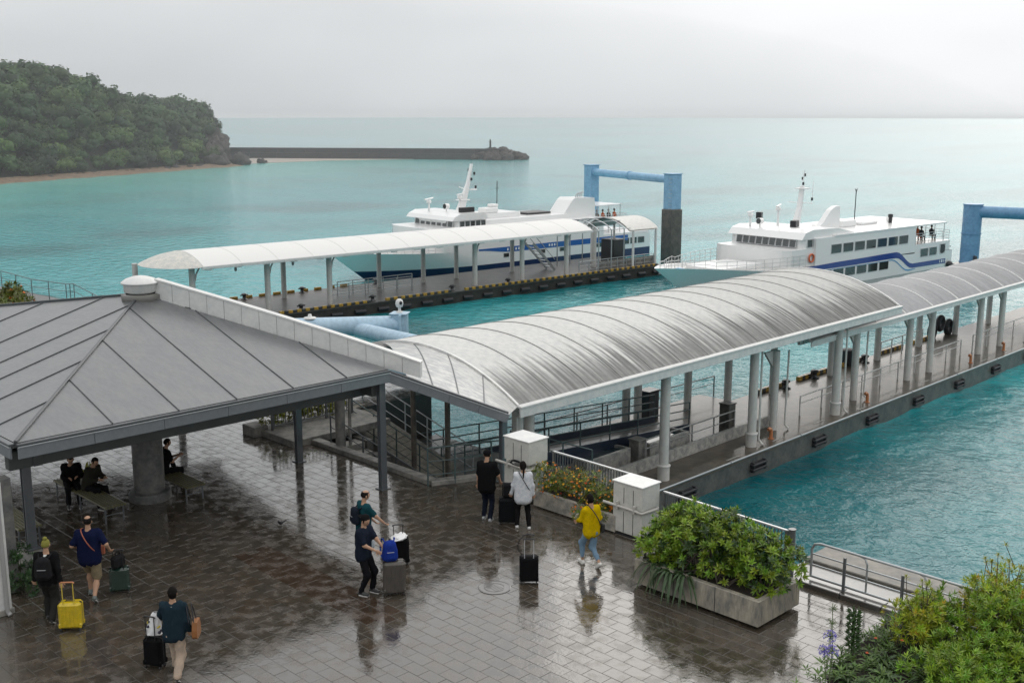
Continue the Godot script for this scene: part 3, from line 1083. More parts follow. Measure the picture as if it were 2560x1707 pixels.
	for i in 5:
		var m := M.new()
		m.box(Vector3(-1.1 + i * 2.32, DECK_Y + 0.24, -1.55), Vector3(2.31, 0.48, 0.16), Basis(), 0.012)
		part(kw, "wall_block", m, mat("white_concrete", lin(0.46, 0.45, 0.42), 0.5, {"tex": "stain", "scale": 0.5, "coat": 0.2}))
	var fl := M.new()
	fl.box(Vector3(3.0, DECK_Y + 0.012, -2.7), Vector3(13.0, 0.02, 2.0))
	solo("channel_floor", fl, dark_concrete(), "dark wet floor of the boarding channel", "floor", "", "structure", PIER_O, deg_to_rad(PIER_TURN))
	# concrete troughs in the channel
	for q in [[-0.6, -2.9, "pale concrete trough holding rain water in the boarding channel"], [2.9, -2.65, "pale concrete trough standing beyond the square pillar"]]:
		var tr := on_pier("concrete_trough", q[2], "trough")
		var x: float = q[0]
		var z: float = q[1]
		for w in [[x, z + 0.5, 2.6, 0.14], [x, z - 0.5, 2.6, 0.14], [x - 1.24, z, 0.14, 0.86], [x + 1.24, z, 0.14, 0.86]]:
			var m := M.new()
			m.box(Vector3(w[0], DECK_Y + 0.38, w[1]), Vector3(w[2], 0.7, w[3]), Basis(), 0.015)
			part(tr, "side", m, mats["white_concrete"])
		var m := M.new()
		m.box(Vector3(x, DECK_Y + 0.36, z), Vector3(2.34, 0.5, 0.86))
		part(tr, "rain_water", m, mat("dark_water", lin(0.02, 0.05, 0.06), 0.06, {"spec": 0.6}))
	for q in [[1.15, -2.35, "square grey concrete pillar between the troughs", 0.95], [7.3, -2.3, "square dark concrete pillar at the end of the channel", 1.25]]:
		var m := M.new()
		m.box(Vector3(q[0], DECK_Y + q[3] * 0.5, q[1]), Vector3(0.5, q[3], 0.5), Basis(), 0.02)
		m.box(Vector3(q[0], DECK_Y + q[3] + 0.03, q[1]), Vector3(0.56, 0.06, 0.56), Basis(), 0.015)
		solo("concrete_pillar", m, concrete() if q[3] < 1.0 else dark_concrete(), q[2], "pillar", "", "", PIER_O, deg_to_rad(PIER_TURN))
	# navy boarding bridge with rails
	var br := on_pier("boarding_bridge", "dark navy steel boarding bridge rising towards the shore", "bridge")
	var navy := mat("navy_steel", lin(0.012, 0.022, 0.045), 0.4, {"coat": 0.3, "tex": "soft", "scale": 0.5})
	var b0 := Vector3(-8.5, -2.25, -4.0)
	var b1 := Vector3(5.6, -3.35, -4.0)
	for s in [-1, 1]:
		var m := M.new()
		m.beam(b0 + Vector3(0, 0, s * 0.9), b1 + Vector3(0, 0, s * 0.9), 0.1, 0.62, 0.02)
		part(br, "girder", m, navy)
		for k in 3:
			var r := M.new()
			r.tube([b0 + Vector3(0, 1.25 - k * 0.33, s * 0.92), b1 + Vector3(0, 1.25 - k * 0.33, s * 0.92)], 0.025, 6)
			part(br, "rail", r, green_rail())
		for k in 9:
			var p := b0.lerp(b1, k / 8.0) + Vector3(0, 0, s * 0.92)
			var r := M.new()
			r.cyl(p, p + Vector3(0, 1.25, 0), 0.03, 0.03, 6)
			part(br, "post", r, green_rail())
	var fm := M.new()
	fm.beam(b0, b1, 1.7, 0.08)
	part(br, "floor_plate", fm, dark_concrete())
	# black control boxes
	for q in [[-3.0, -4.9, "tall black box cabinet beside the boarding bridge"], [6.9, -6.2, "black box cabinet standing at the far deck edge"]]:
		var m := M.new()
		m.box(Vector3(q[0], DECK_Y + 0.62, q[1]), Vector3(0.75, 1.24, 0.6), Basis(), 0.03)
		m.box(Vector3(q[0], DECK_Y + 1.26, q[1]), Vector3(0.83, 0.05, 0.68), Basis(), 0.015)
		solo("control_box", m, mat("black_box", lin(0.022, 0.024, 0.027), 0.35, {"coat": 0.3}), q[2], "cabinet", "", "", PIER_O, deg_to_rad(PIER_TURN))
	# rails on the pontoon
	pier_rail("deck_railing", "white two bar railing along the inner edge of the near deck", [Vector3(11.9, DECK_Y, -1.45), Vector3(29.8, DECK_Y, -1.6)], 0.9, 9, mat("white_rail", lin(0.58, 0.58, 0.56), 0.35, {"coat": 0.4}))
	pier_rail("deck_railing", "white railing with raised end beyond the gap in the near deck", [Vector3(31.2, DECK_Y, -1.5), Vector3(44.0, DECK_Y, -1.7)], 1.0, 6, mats["white_rail"])
	pier_rail("deck_railing", "grey railing along the far edge of the wide deck", [Vector3(-1.5, DECK_Y, -6.7), Vector3(12.2, DECK_Y, -6.3)], 1.0, 7, zinc())
	pier_rail("deck_railing", "grey handrail on posts inside the boarding channel", [Vector3(1.2, DECK_Y, -2.0), Vector3(7.4, DECK_Y, -2.0)], 1.0, 4, mat("grey_pipe", lin(0.33, 0.33, 0.32), 0.4))
	pier_rail("deck_railing", "white railing in front of the moored work gear", [Vector3(25.5, DECK_Y, -4.3), Vector3(31.0, DECK_Y, -4.4)], 1.0, 4, mats["white_rail"])
	# orange bent vent pipes
	for x in [7.75, 16.3, 28.3, 33.0]:
		var v := on_pier("vent_pipe", "orange gooseneck vent pipe on the near deck", "vent pipe", "orange vent pipes on the near deck")
		var m := M.new()
		m.tube([Vector3(x, DECK_Y, -0.4), Vector3(x, DECK_Y + 0.32, -0.4), Vector3(x - 0.04, DECK_Y + 0.42, -0.4), Vector3(x - 0.14, DECK_Y + 0.47, -0.4), Vector3(x - 0.24, DECK_Y + 0.44, -0.4)], 0.075, 10)
		part(v, "pipe", m, mat("orange_pipe", lin(0.52, 0.20, 0.08), 0.4, {"coat": 0.4, "tex": "soft", "scale": 2.0}))
		var f := M.new()
		f.cyl(Vector3(x, DECK_Y, -0.4), Vector3(x, DECK_Y + 0.03, -0.4), 0.13, 0.13, 12)
		part(v, "flange", f, mats["orange_pipe"])
	# bollards
	for q in [[16.0, -4.6], [19.0, -4.7], [24.3, -4.6], [38.0, -0.3], [36.2, -0.2]]:
		bollard(pier_w(Vector3(q[0], DECK_Y, q[1])), "black mooring bollard on the near pontoon", "bollards on the near pontoon")
	# round moored work gear: tyres and a black bin
	var bin := M.new()
	bin.lathe(Vector3(23.2, DECK_Y, -5.0), [Vector2(0.3, 0), Vector2(0.42, 0.05), Vector2(0.46, 0.8), Vector2(0.40, 0.86), Vector2(0.0, 0.9)], 16)
	solo("rubber_buoy", bin, rubber, "big black rubber buoy standing at the far deck edge", "buoy", "", "", PIER_O, deg_to_rad(PIER_TURN))
	for q in [[33.5, -4.9, 0.0], [34.6, -4.9, 0.35], [35.6, -4.8, 0.0]]:
		var ty := on_pier("rubber_ring", "black rubber ring heaped with others at the far edge of the near pontoon", "fender ring", "heaped rubber rings")
		var rows := []
		for j in 9:
			var row := PackedVector3Array()
			var g := TAU * j / 8
			for i in 16:
				var a := -TAU * i / 16
				var rr := 0.38 + 0.16 * cos(g)
				row.append(Vector3(q[0] + cos(a) * rr, DECK_Y + 0.45 + q[2] + sin(a) * rr, q[1] + 0.16 * sin(g)))
			rows.append(row)
		var m := M.new()
		m.loft(rows, true)
		part(ty, "tread", m, rubber)

func pier_rail(called: String, label: String, path: Array, h: float, n: int, material: Material) -> void:
	var pts := []
	for p in path: pts.append(pier_w(p))
	rail_line(called, label, pts, h, 2, n, material, "", 0.032)
func bollard(p: Vector3, label: String, group: String) -> void:
	var t := thing("mooring_bollard", label, "bollard", p, 0.0, group)
	var m := M.new()
	m.lathe(Vector3.ZERO, [Vector2(0.26, 0), Vector2(0.26, 0.04), Vector2(0.14, 0.08), Vector2(0.13, 0.28), Vector2(0.21, 0.34), Vector2(0.22, 0.40), Vector2(0.14, 0.46), Vector2(0.0, 0.47)], 14)
	part(t, "post", m, mat("bollard_black", lin(0.02, 0.02, 0.022), 0.4, {"coat": 0.4}))
	var c := M.new()
	c.cyl(Vector3(-0.32, 0.33, 0), Vector3(0.32, 0.33, 0), 0.05, 0.05, 8)
	part(t, "cross_bar", c, mats["bollard_black"])

# ---------- the far pier ----------
const FAR_O := Vector3(40, 0, -66)
const FAR_TURN := -3.5
func on_far(called: String, label: String, cat: String, group := "") -> Node3D:
	return thing(called, label, cat, FAR_O, deg_to_rad(FAR_TURN), group)
func far_w(p: Vector3) -> Vector3:
	return FAR_O + Basis(Vector3.UP, deg_to_rad(FAR_TURN)) * p
func build_far_pier() -> void:
	var pt := on_far("floating_pontoon", "far pontoon with dark weedy sides and a yellow dashed edge", "pontoon")
	var shape := PackedVector2Array([Vector2(-14, -1.25), Vector2(41.5, -1.25), Vector2(41.5, 6.9), Vector2(-14, 6.9)])
	var dk := M.new()
	dk.slab(Vector3(0, DECK_Y, 0), Vector3.RIGHT, Vector3(0, 0, -1), shape, 0.1)
	part(pt, "deck", dk, mat("far_deck", lin(0.075, 0.068, 0.06), 0.45, {"tex": "stain", "scale": 0.2, "coat": 0.15, "coat_rough": 0.15}))
	var side := PackedVector2Array([Vector2(-13.95, -1.15), Vector2(41.45, -1.15), Vector2(41.45, 6.8), Vector2(-13.95, 6.8)])
	var hl := M.new()
	hl.slab(Vector3(0, DECK_Y - 0.103, 0), Vector3.RIGHT, Vector3(0, 0, -1), side, 1.7)
	part(pt, "hull_side", hl, mat("weedy_side", lin(0.04, 0.036, 0.03), 0.6, {"tex": "stain", "scale": 0.3}))
	var rubber: Material = mats["black_rubber"]
	for i in 24:
		var m := M.new()
		m.cyl(Vector3(-6 + i * 2.0, DECK_Y - 0.55, 1.24), Vector3(-6 + i * 2.0 + 0.9, DECK_Y - 0.55, 1.24), 0.17, 0.17, 10)
		part(pt, "fender", m, rubber)
	# yellow blocks along both edges
	var yel: Material = mats["curb_yellow"]
	var blk: Material = mats["curb_black"]
	for i in 66:
		var x := -4.0 + i * 0.68
		if (x > 9.4 and x < 10.6) or (x > 17.0 and x < 17.8): continue
		var m := M.new()
		m.box(Vector3(x, DECK_Y + 0.1, 1.1), Vector3(0.34, 0.2, 0.2), Basis(), 0.02)
		part(pt, "yellow_block", m, yel)
		var q := M.new()
		q.box(Vector3(x + 0.34, DECK_Y + 0.09, 1.1), Vector3(0.33, 0.18, 0.18), Basis(), 0.02)
		part(pt, "black_block", q, blk)
	for i in 12:
		var m := M.new()
		m.box(Vector3(-1.0 + i * 1.2, DECK_Y + 0.1, -6.7), Vector3(0.6, 0.2, 0.2), Basis(), 0.02)
		part(pt, "yellow_block", m, yel)
	var ew := M.new()
	ew.box(Vector3(37.8, DECK_Y + 0.4, 0.2), Vector3(7.2, 0.8, 0.15), Basis(), 0.02)
	part(pt, "end_wall", ew, concrete())
	# canopy
	var cp := on_far("white_canopy", "low white membrane canopy over the far pontoon on round columns", "canopy")
	var prof := [1.05, 0.14, -5.1, 0.90]
	var none := func(_x: float, s: float) -> float: return 0.12 + 0.1 * s
	var cloth := mat("white_membrane", Color.WHITE, 0.5, {"vc": true, "spec": 0.4})
	for i in 13:
		var x0 := -3.4 + i * 2.75
		part(cp, "roof_panel", vault_panel(x0 + 0.004, x0 + 2.746, prof, 6, 20, 0.05, none, Color(0.80, 0.79, 0.77), Color(0.5, 0.5, 0.48)), cloth)
		part(cp, "rib", rib(prof, x0, 0.012, 0.004, 16), mat("membrane_seam", lin(0.6, 0.6, 0.58), 0.5))
	# rounded near end
	var endm := M.new()
	var rows := []
	for j in 13:
		var g := -PI / 2 + PI * j / 12
		var row := PackedVector3Array()
		for i in 7:
			var t := i / 6.0
			var e := arc_pt(j / 12.0, 1.05, 0.14, -5.1, 0.90)
			var rim := Vector3(-3.4 - 2.6 * cos(g) - 0.2, 0.08, -2.025 + 3.08 * sin(g))
			var c := Vector3(-3.4, e.y, e.x)
			row.append(rim.lerp(c, t) + Vector3(0, 0.16 * sin(PI * t) * cos(g), 0))
		rows.append(row)
	rows.reverse()
	endm.loft(rows)
	part(cp, "end_sheet", endm, mat("aged_membrane", lin(0.66, 0.65, 0.60), 0.55, {"tex": "wear", "scale": 0.4, "two": true}))
	for e in [[1.05, 0.04, 0.10, 0.18], [-5.1, 0.04, 0.10, 0.18], [-0.3, -0.02, 0.12, 0.14], [-4.4, -0.02, 0.12, 0.14]]:
		var m := M.new()
		m.beam(Vector3(-3.5, e[1], e[0]), Vector3(32.4, e[1], e[0]), e[2], e[3], 0.01)
		part(cp, "eave_beam", m, white_paint())
	for i in 16:
		var m := M.new()
		m.beam(Vector3(-3.2 + i * 2.15, 0.0, 0.9), Vector3(-3.2 + i * 2.15, 0.0, -5.0), 0.07, 0.1)
		part(cp, "cross_beam", m, white_paint())
		var s := M.new()
		s.box(Vector3(-3.0 + i * 2.1, -0.09, 1.0), Vector3(0.5, 0.05, 0.06))
		part(cp, "stay", s, white_paint())
	var pale := mat("far_column", lin(0.62, 0.61, 0.58), 0.4, {"tex": "soft", "scale": 0.6, "coat": 0.3})
	for q in [[-3.6, -0.3], [1.92, -0.3], [6.9, -0.3], [20.45, -0.3], [25.4, -0.2], [30.4, -0.1], [35.6, -1.9]]:
		pier_column(cp, q[0], q[1], -0.05, 0.2, pale, false)
		var b := M.new()
		b.tube([Vector3(q[0] + 0.2, -0.95, q[1]), Vector3(q[0] + 0.3, -0.5, q[1]), Vector3(q[0] + 0.55, -0.1, q[1])], 0.06, 7)
		part(cp, "bracket", b, pale)
	for q in [[-5.5, -4.9], [5.8, -4.9], [14.1, -4.5], [18.3, -4.3], [21.8, -4.4], [28.0, -4.4]]:
		pier_column(cp, q[0], q[1], -0.05, 0.19, pale, false)
	for q in [[-0.9, 0.6], [3.5, 0.5]]:
		var l := on_far("hanging_lamp", "small dark lamp hanging under the white membrane canopy", "lamp", "lamps under the far canopy")
		var m := M.new()
		m.ellipsoid(Vector3(q[0], -0.28, q[1]), Vector3(0.1, 0.16, 0.1), 10, 6)
		part(l, "lamp_body", m, mats["lamp_grey"])
		var s := M.new()
		s.cyl(Vector3(q[0], -0.15, q[1]), Vector3(q[0], 0.0, q[1]), 0.02, 0.02, 6)
		part(l, "stem", s, mats["lamp_grey"])
	# open hoops and the far end arch
	var hp := on_far("hoop_shelter", "bare steel hoops and a curved end roof at the pontoon head", "shelter")
	var pr2 := [0.6, -0.05, -4.6, 0.75]
	for x in [33.6, 35.2, 36.8]:
		part(hp, "hoop", rib(pr2, x, 0.05, 0.0, 16), zinc())
		for z in [0.6, -4.6]:
			var m := M.new()
			m.cyl(Vector3(x, DECK_Y, z), Vector3(x, -0.05, z), 0.05, 0.05, 8)
			part(hp, "hoop_post", m, zinc())
	for k in 5:
		var m := M.new()
		var e := arc_pt(k / 4.0, 0.6, -0.05, -4.6, 0.75)
		m.tube([Vector3(32.5, e.y, e.x), Vector3(37.6, e.y, e.x)], 0.035, 6)
		part(hp, "purlin", m, zinc())
	part(hp, "end_roof", vault_panel(37.4, 41.2, [0.7, -0.25, -4.7, 0.70], 6, 18, 0.12, none, Color(0.76, 0.75, 0.71), Color(0.5, 0.48, 0.44)), mat("end_roof", Color.WHITE, 0.5, {"vc": true, "tex": "soft", "scale": 0.6}))
	for q in [[38.0, 0.6], [41.0, 0.6], [38.0, -4.6], [41.0, -4.6]]:
		var m := M.new()
		m.cyl(Vector3(q[0], DECK_Y, q[1]), Vector3(q[0], -0.25, q[1]), 0.11, 0.11, 10)
		part(hp, "post", m, white_paint())
	var bx := M.new()
	bx.box(Vector3(39.2, DECK_Y + 1.1, -3.0), Vector3(1.6, 2.2, 1.6), Basis(), 0.05)
	part(hp, "dark_booth", bx, mats["black_box"])
	# gangway stairs up to the ferry
	var gw := on_far("boarding_stairs", "grey steel stairs rising from the far pontoon to the ferry", "stairs")
	for i in 8:
		var m := M.new()
		m.box(Vector3(29.0 + i * 0.32, DECK_Y + 2.4 - i * 0.3, -3.2), Vector3(0.34, 0.05, 1.0))
		part(gw, "step", m, zinc())
	for s in [-0.5, 0.5]:
		var m := M.new()
		m.beam(Vector3(28.9, DECK_Y + 2.5, -3.2 + s), Vector3(31.5, DECK_Y + 0.05, -3.2 + s), 0.06, 0.2)
		m.tube([Vector3(28.9, DECK_Y + 3.4, -3.2 + s), Vector3(31.5, DECK_Y + 0.95, -3.2 + s)], 0.03, 6)
		part(gw, "stringer", m, zinc())
	# rails and bollards
	for q in [[[8.3, -2.2], [15.6, -2.2], 5, "white hoop railing in two rows on the middle of the far deck"], [[9.5, -3.4], [16.5, -3.4], 5, "white railing behind the first rows on the far deck"], [[31.5, 0.35], [41.0, 0.35], 8, "grey railing round the far pontoon head"]]:
		var a := far_w(Vector3(q[0][0], DECK_Y, q[0][1]))
		var b := far_w(Vector3(q[1][0], DECK_Y, q[1][1]))
		rail_line("deck_railing", q[3], [a, b], 1.0, 3, q[2], zinc(), "", 0.03)
	for q in [[-2.4, 0.6], [3.9, 0.7], [9.9, 0.7], [17.4, 0.6], [23.1, 0.7], [3.2, -6.2], [8.1, -6.2], [14.9, -6.2], [-1.0, -6.2]]:
		bollard(far_w(Vector3(q[0], DECK_Y, q[1])), "black mooring bollard on the far pontoon", "bollards on the far pontoon")

# ---------- blue steel portals that hold the pontoons ----------
func portal_blue() -> Material: return mat("sky_blue_paint", lin(0.26, 0.50, 0.72), 0.45, {"tex": "wear", "scale": 0.25, "coat": 0.25})
func build_portals() -> void:
	var blue := portal_blue()
	var f := thing("mooring_portal", "sky blue steel portal with concrete footing beyond the far pontoon head", "portal")
	var r := Vector3(88.1, 0, -66.6)
	var l := Vector3(92.4, 0, -80.8)
	var m := M.new()
	m.box(Vector3(r.x, 2.5, r.z), Vector3(1.25, 3.4, 1.25), Basis(Vector3.UP, deg_to_rad(-12)), 0.05)
	part(f, "leg", m, blue)
	m = M.new()
	m.box(Vector3(r.x, -2.1, r.z), Vector3(1.45, 5.8, 1.45), Basis(Vector3.UP, deg_to_rad(-12)), 0.05)
	part(f, "footing", m, dark_concrete())
	m = M.new()
	m.box(Vector3(l.x, 0.0, l.z), Vector3(1.2, 9.0, 1.2), Basis(Vector3.UP, deg_to_rad(-12)), 0.05)
	part(f, "leg", m, blue)
	m = M.new()
	m.cyl(Vector3(r.x, 3.65, r.z), Vector3(l.x, 3.75, l.z), 0.40, 0.40, 18)
	part(f, "crossbeam", m, blue)
	for e in [Vector3(r.x, 4.22, r.z), Vector3(l.x, 4.52, l.z)]:
		m = M.new()
		m.box(e, Vector3(1.4, 0.06, 1.4), Basis(Vector3.UP, deg_to_rad(-12)), 0.02)
		part(f, "cap_plate", m, blue)
	for k in [0.06, 0.5, 0.94]:
		var c0 := Vector3(r.x, 3.65, r.z).lerp(Vector3(l.x, 3.75, l.z), k)
		var dd := (l - r).normalized()
		m = M.new()
		m.cyl(c0 - dd * 0.06, c0 + dd * 0.06, 0.47, 0.47, 18)
		part(f, "flange", m, blue)
	for k in 9:
		m = M.new()
		m.tube([Vector3(r.x - 0.95, 0.9 + k * 0.36, r.z + 0.25), Vector3(r.x - 0.78, 0.9 + k * 0.36, r.z + 0.55)], 0.02, 5)
		part(f, "ladder_rung", m, zinc())
	var p := thing("mooring_portal", "tall blue round portal leg with a beam beside the lower canopy", "portal")
	var c := Vector3(97.9, 0, -41.3)
	m = M.new()
	m.cyl(Vector3(c.x, -3.1, c.z), Vector3(c.x, 2.15, c.z), 0.80, 0.80, 24)
	part(p, "leg", m, mat("mid_blue_paint", lin(0.17, 0.36, 0.58), 0.45, {"tex": "wear", "scale": 0.25, "coat": 0.25}))
	m = M.new()
	m.cyl(Vector3(c.x, -5.5, c.z), Vector3(c.x, -3.1, c.z), 1.35, 1.35, 24)
	part(p, "footing", m, dark_concrete())
	m = M.new()
	m.cyl(Vector3(c.x, 1.5, c.z), Vector3(c.x + 3.6, 1.5, c.z + 16), 0.52, 0.52, 20)
	part(p, "crossbeam", m, mats["mid_blue_paint"])
	for y in [-2.9, -0.4, 2.12]:
		m = M.new()
		m.cyl(Vector3(c.x, y - 0.05, c.z), Vector3(c.x, y + 0.05, c.z), 0.86, 0.86, 24)
		part(p, "flange", m, mats["mid_blue_paint"])
	m = M.new()
	m.box(Vector3(c.x - 0.55, -2.6, c.z + 0.72), Vector3(0.7, 0.62, 0.2), Basis(Vector3.UP, 0.75), 0.03)
	part(p, "hatch", m, mat("dark_hatch", lin(0.06, 0.06, 0.06), 0.5))
	m = M.new()
	m.cyl(Vector3(c.x + 3.6, -5.5, c.z + 16), Vector3(c.x + 3.6, 2.15, c.z + 16), 0.8, 0.8, 20)
	part(p, "leg", m, mats["mid_blue_paint"])
	# the near portal lies low behind the pavilion roof
	var n := thing("mooring_portal", "pale blue pipe portal with two crossing pipes behind the pavilion parapet", "portal")
	var q := Vector3(33.9, 0, -41.9)
	var light := mat("pale_blue_paint", lin(0.44, 0.62, 0.76), 0.45, {"tex": "wear", "scale": 0.35, "coat": 0.25})
	m = M.new()
	m.cyl(Vector3(q.x, -5.5, q.z), Vector3(q.x, 0.30, q.z), 0.42, 0.42, 22)
	part(n, "leg", m, light)
	m = M.new()
	m.cyl(Vector3(33.9, -0.25, -41.9), Vector3(27.4, -0.25, -46.6), 0.46, 0.46, 22)
	part(n, "crossbeam", m, light)
	m = M.new()
	m.cyl(Vector3(32.2, -0.4, -43.0), Vector3(32.0, -0.4, -34.5), 0.36, 0.36, 20)
	part(n, "crossbeam", m, light)
	m = M.new()
	m.box(Vector3(q.x + 0.05, -0.25, q.z + 0.12), Vector3(0.12, 1.15, 1.15), Basis(Vector3.UP, deg_to_rad(-52)), 0.02)
	part(n, "end_plate", m, light)
	m = M.new()
	m.box(Vector3(q.x, 0.33, q.z), Vector3(0.85, 0.04, 0.85), Basis(Vector3.UP, 0.6), 0.01)
	part(n, "top_plate", m, light)
	m = M.new()
	m.lathe(Vector3(q.x - 3.5, 0.18, q.z - 2.5), [Vector2(0.3, 0), Vector2(0.3, 0.06), Vector2(0.1, 0.1), Vector2(0.08, 0.22), Vector2(0.0, 0.24)], 10)
	part(n, "lifting_eye", m, white_paint())
	var cm := thing("dome_camera", "white dome camera with dark lens on the pale blue portal", "camera", Vector3(q.x, 0.35, q.z))
	m = M.new()
	m.lathe(Vector3.ZERO, [Vector2(0.16, 0.0), Vector2(0.16, 0.06), Vector2(0.07, 0.09), Vector2(0.07, 0.25), Vector2(0.17, 0.30), Vector2(0.2, 0.45), Vector2(0.17, 0.60), Vector2(0.08, 0.68), Vector2(0.0, 0.69)], 14)
	part(cm, "housing", m, white_paint())
	m = M.new()
	m.ellipsoid(Vector3(-0.05, 0.5, 0.17), Vector3(0.09, 0.09, 0.06), 12, 8)
	part(cm, "lens", m, mat("lens_black", lin(0.015, 0.015, 0.018), 0.1))

# ---------- ferries: bow at -x, port side at +z, heights above the water ----------
func hull_half(P: Dictionary, x: float, y: float) -> float:
	var yb: float = P.bow_y
	var xs: float = P.tip + P.rake * (1.0 - clampf(y / yb, -0.5, 1.0))
	var le: float = lerpf(P.entry_low, P.entry_top, clampf(y / yb, 0.0, 1.0))
	var u := clampf((x - xs) / le, 0.0, 1.0)
	return P.half * pow(sin(u * PI / 2), 0.85)
func hull_band(P: Dictionary, y0: Callable, y1: Callable, nx := 44, ny := 5) -> M:
	var m := M.new()
	for sgn in [1, -1]:
		var rows := []
		for j in ny + 1:
			var row := PackedVector3Array()
			for i in nx + 1:
				var s := pow(float(i) / nx, 1.4)
				var xg := lerpf(P.tip, P.stern, s)
				var y := lerpf(y0.call(xg), y1.call(xg), float(j) / ny)
				var xs: float = P.tip + P.rake * (1.0 - clampf(y / P.bow_y, -0.5, 1.0))
				var x := lerpf(xs, P.stern, s)
				row.append(Vector3(x, y, sgn * hull_half(P, x, y)))
			if sgn < 0: row.reverse()
			rows.append(row)
		m.loft(rows)
	# transom
	var a: float = y0.call(P.stern)
	var b: float = y1.call(P.stern)
	m.quad(Vector3(P.stern, a, P.half), Vector3(P.stern, a, -P.half), Vector3(P.stern, b, -P.half), Vector3(P.stern, b, P.half))
	return m
func deck_plan(P: Dictionary, y: float, inset: float) -> PackedVector2Array:
	var up := PackedVector2Array()
	var xs: float = P.tip + P.rake * (1.0 - clampf(y / P.bow_y, 0.0, 1.0))
	var pts := [Vector2(xs + inset, 0)]
	for i in 12:
		var x := lerpf(xs + inset + 0.4, xs + 13.0, i / 11.0)
		pts.append(Vector2(x, -(maxf(hull_half(P, x, y) - inset, 0.05))))
	pts.append(Vector2(P.stern - 0.02, -(P.half - inset)))
	for p in pts: up.append(p)
	for i in range(pts.size() - 1, 0, -1): up.append(Vector2(pts[i].x, -pts[i].y))
	return up
func house(parent: Node, called: String, plan: PackedVector2Array, y0: float, y1: float, material: Material) -> void:
	var m := M.new()
	m.slab(Vector3(0, y1, 0), Vector3.RIGHT, Vector3(0, 0, -1), plan, y1 - y0)
	part(parent, called, m, material)
func rect(x0: float, x1: float, hw: float, cut := 0.0) -> PackedVector2Array:
	if cut <= 0.0: return PackedVector2Array([Vector2(x0, -hw), Vector2(x1, -hw), Vector2(x1, hw), Vector2(x0, hw)])
	return PackedVector2Array([Vector2(x0 + cut * 0.45, -hw), Vector2(x1, -hw), Vector2(x1, hw), Vector2(x0 + cut * 0.45, hw), Vector2(x0 + cut * 0.1, hw - cut * 0.7), Vector2(x0, hw - cut * 1.5), Vector2(x0, -hw + cut * 1.5), Vector2(x0 + cut * 0.1, -hw + cut * 0.7)])
# a window on a plane: o lower left corner, ex and ey its sides seen from outside
func window(parent: Node, o: Vector3, ex: Vector3, ey: Vector3, glass: Material, frame: Material, r := 0.05) -> void:
	var nn := ex.cross(ey).normalized()
	var g := M.new()
	var w := ex.length()
	var h := ey.length()
	var ux := ex / w
	var uy := ey / h
	g.slab(o + nn * 0.015, ux, uy, PackedVector2Array([Vector2(r, 0), Vector2(w - r, 0), Vector2(w, r), Vector2(w, h - r), Vector2(w - r, h), Vector2(r, h), Vector2(0, h - r), Vector2(0, r)]), 0.05)
	var pane := part(parent, "window_pane", g, glass)
	var f := M.new()
	for e in [[Vector2(-0.035, -0.035), Vector2(w + 0.035, 0.0)], [Vector2(-0.035, h), Vector2(w + 0.035, h + 0.035)], [Vector2(-0.035, 0.0), Vector2(0.0, h)], [Vector2(w, 0.0), Vector2(w + 0.035, h)]]:
		var a: Vector2 = e[0]
		var b: Vector2 = e[1]
		f.slab(o + nn * 0.03, ux, uy, PackedVector2Array([a, Vector2(b.x, a.y), b, Vector2(a.x, b.y)]), 0.06)
	part(pane, "frame", f, frame)
func deck_rail(parent: Node, pts: Array, h: float, bars: int, material: Material, post_every := 1) -> void:
	for k in bars:
		var l := []
		for p in pts: l.append(p + Vector3(0, h * (1.0 - float(k) / bars), 0))
		var m := M.new()
		m.tube(l, 0.022, 5)
		part(parent, "rail", m, material)
	for i in pts.size():
		if i % post_every == 0:
			var m := M.new()
			m.cyl(pts[i], pts[i] + Vector3(0, h, 0), 0.022, 0.022, 5)
			part(parent, "stanchion", m, material)
func radar(parent: Node, at: Vector3, h: float, w: float, turn: float, material: Material) -> void:
	var m := M.new()
	m.cyl(at, at + Vector3(0, h, 0), 0.10, 0.08, 8)
	m.lathe(at + Vector3(0, h, 0), [Vector2(0.2, 0), Vector2(0.24, 0.08), Vector2(0.2, 0.28), Vector2(0.0, 0.32)], 12)
	var r := part(parent, "radar", m, material)
	var b := M.new()
	b.box(at + Vector3(0, h + 0.40, 0), Vector3(w, 0.12, 0.16), Basis(Vector3.UP, turn), 0.03)
	part(r, "scanner_bar", b, material)
func searchlight(parent: Node, at: Vector3, body: Material, lens: Material) -> void:
	var m := M.new()
	m.cyl(at, at + Vector3(0, 0.35, 0), 0.06, 0.06, 8)
	m.cyl(at + Vector3(0.22, 0.5, 0), at + Vector3(-0.22, 0.52, 0), 0.24, 0.27, 14)
	var s := part(parent, "searchlight", m, body)
	var l := M.new()
	l.cyl(at + Vector3(-0.221, 0.52, 0), at + Vector3(-0.25, 0.522, 0), 0.24, 0.22, 14)
	part(s, "lens", l, lens)
func lifebuoy(parent: Node, c: Vector3, material: Material) -> void:
	var rows := []
	for j in 9:
		var g := TAU * j / 8
		var row := PackedVector3Array()
		for i in 16:
			var a := -TAU * i / 16
			var rr := 0.32 + 0.07 * cos(g)
			row.append(c + Vector3(cos(a) * rr, sin(a) * rr, 0.07 * sin(g)))
		rows.append(row)
	var m := M.new()
	m.loft(rows, true)
	part(parent, "lifebuoy", m, material)
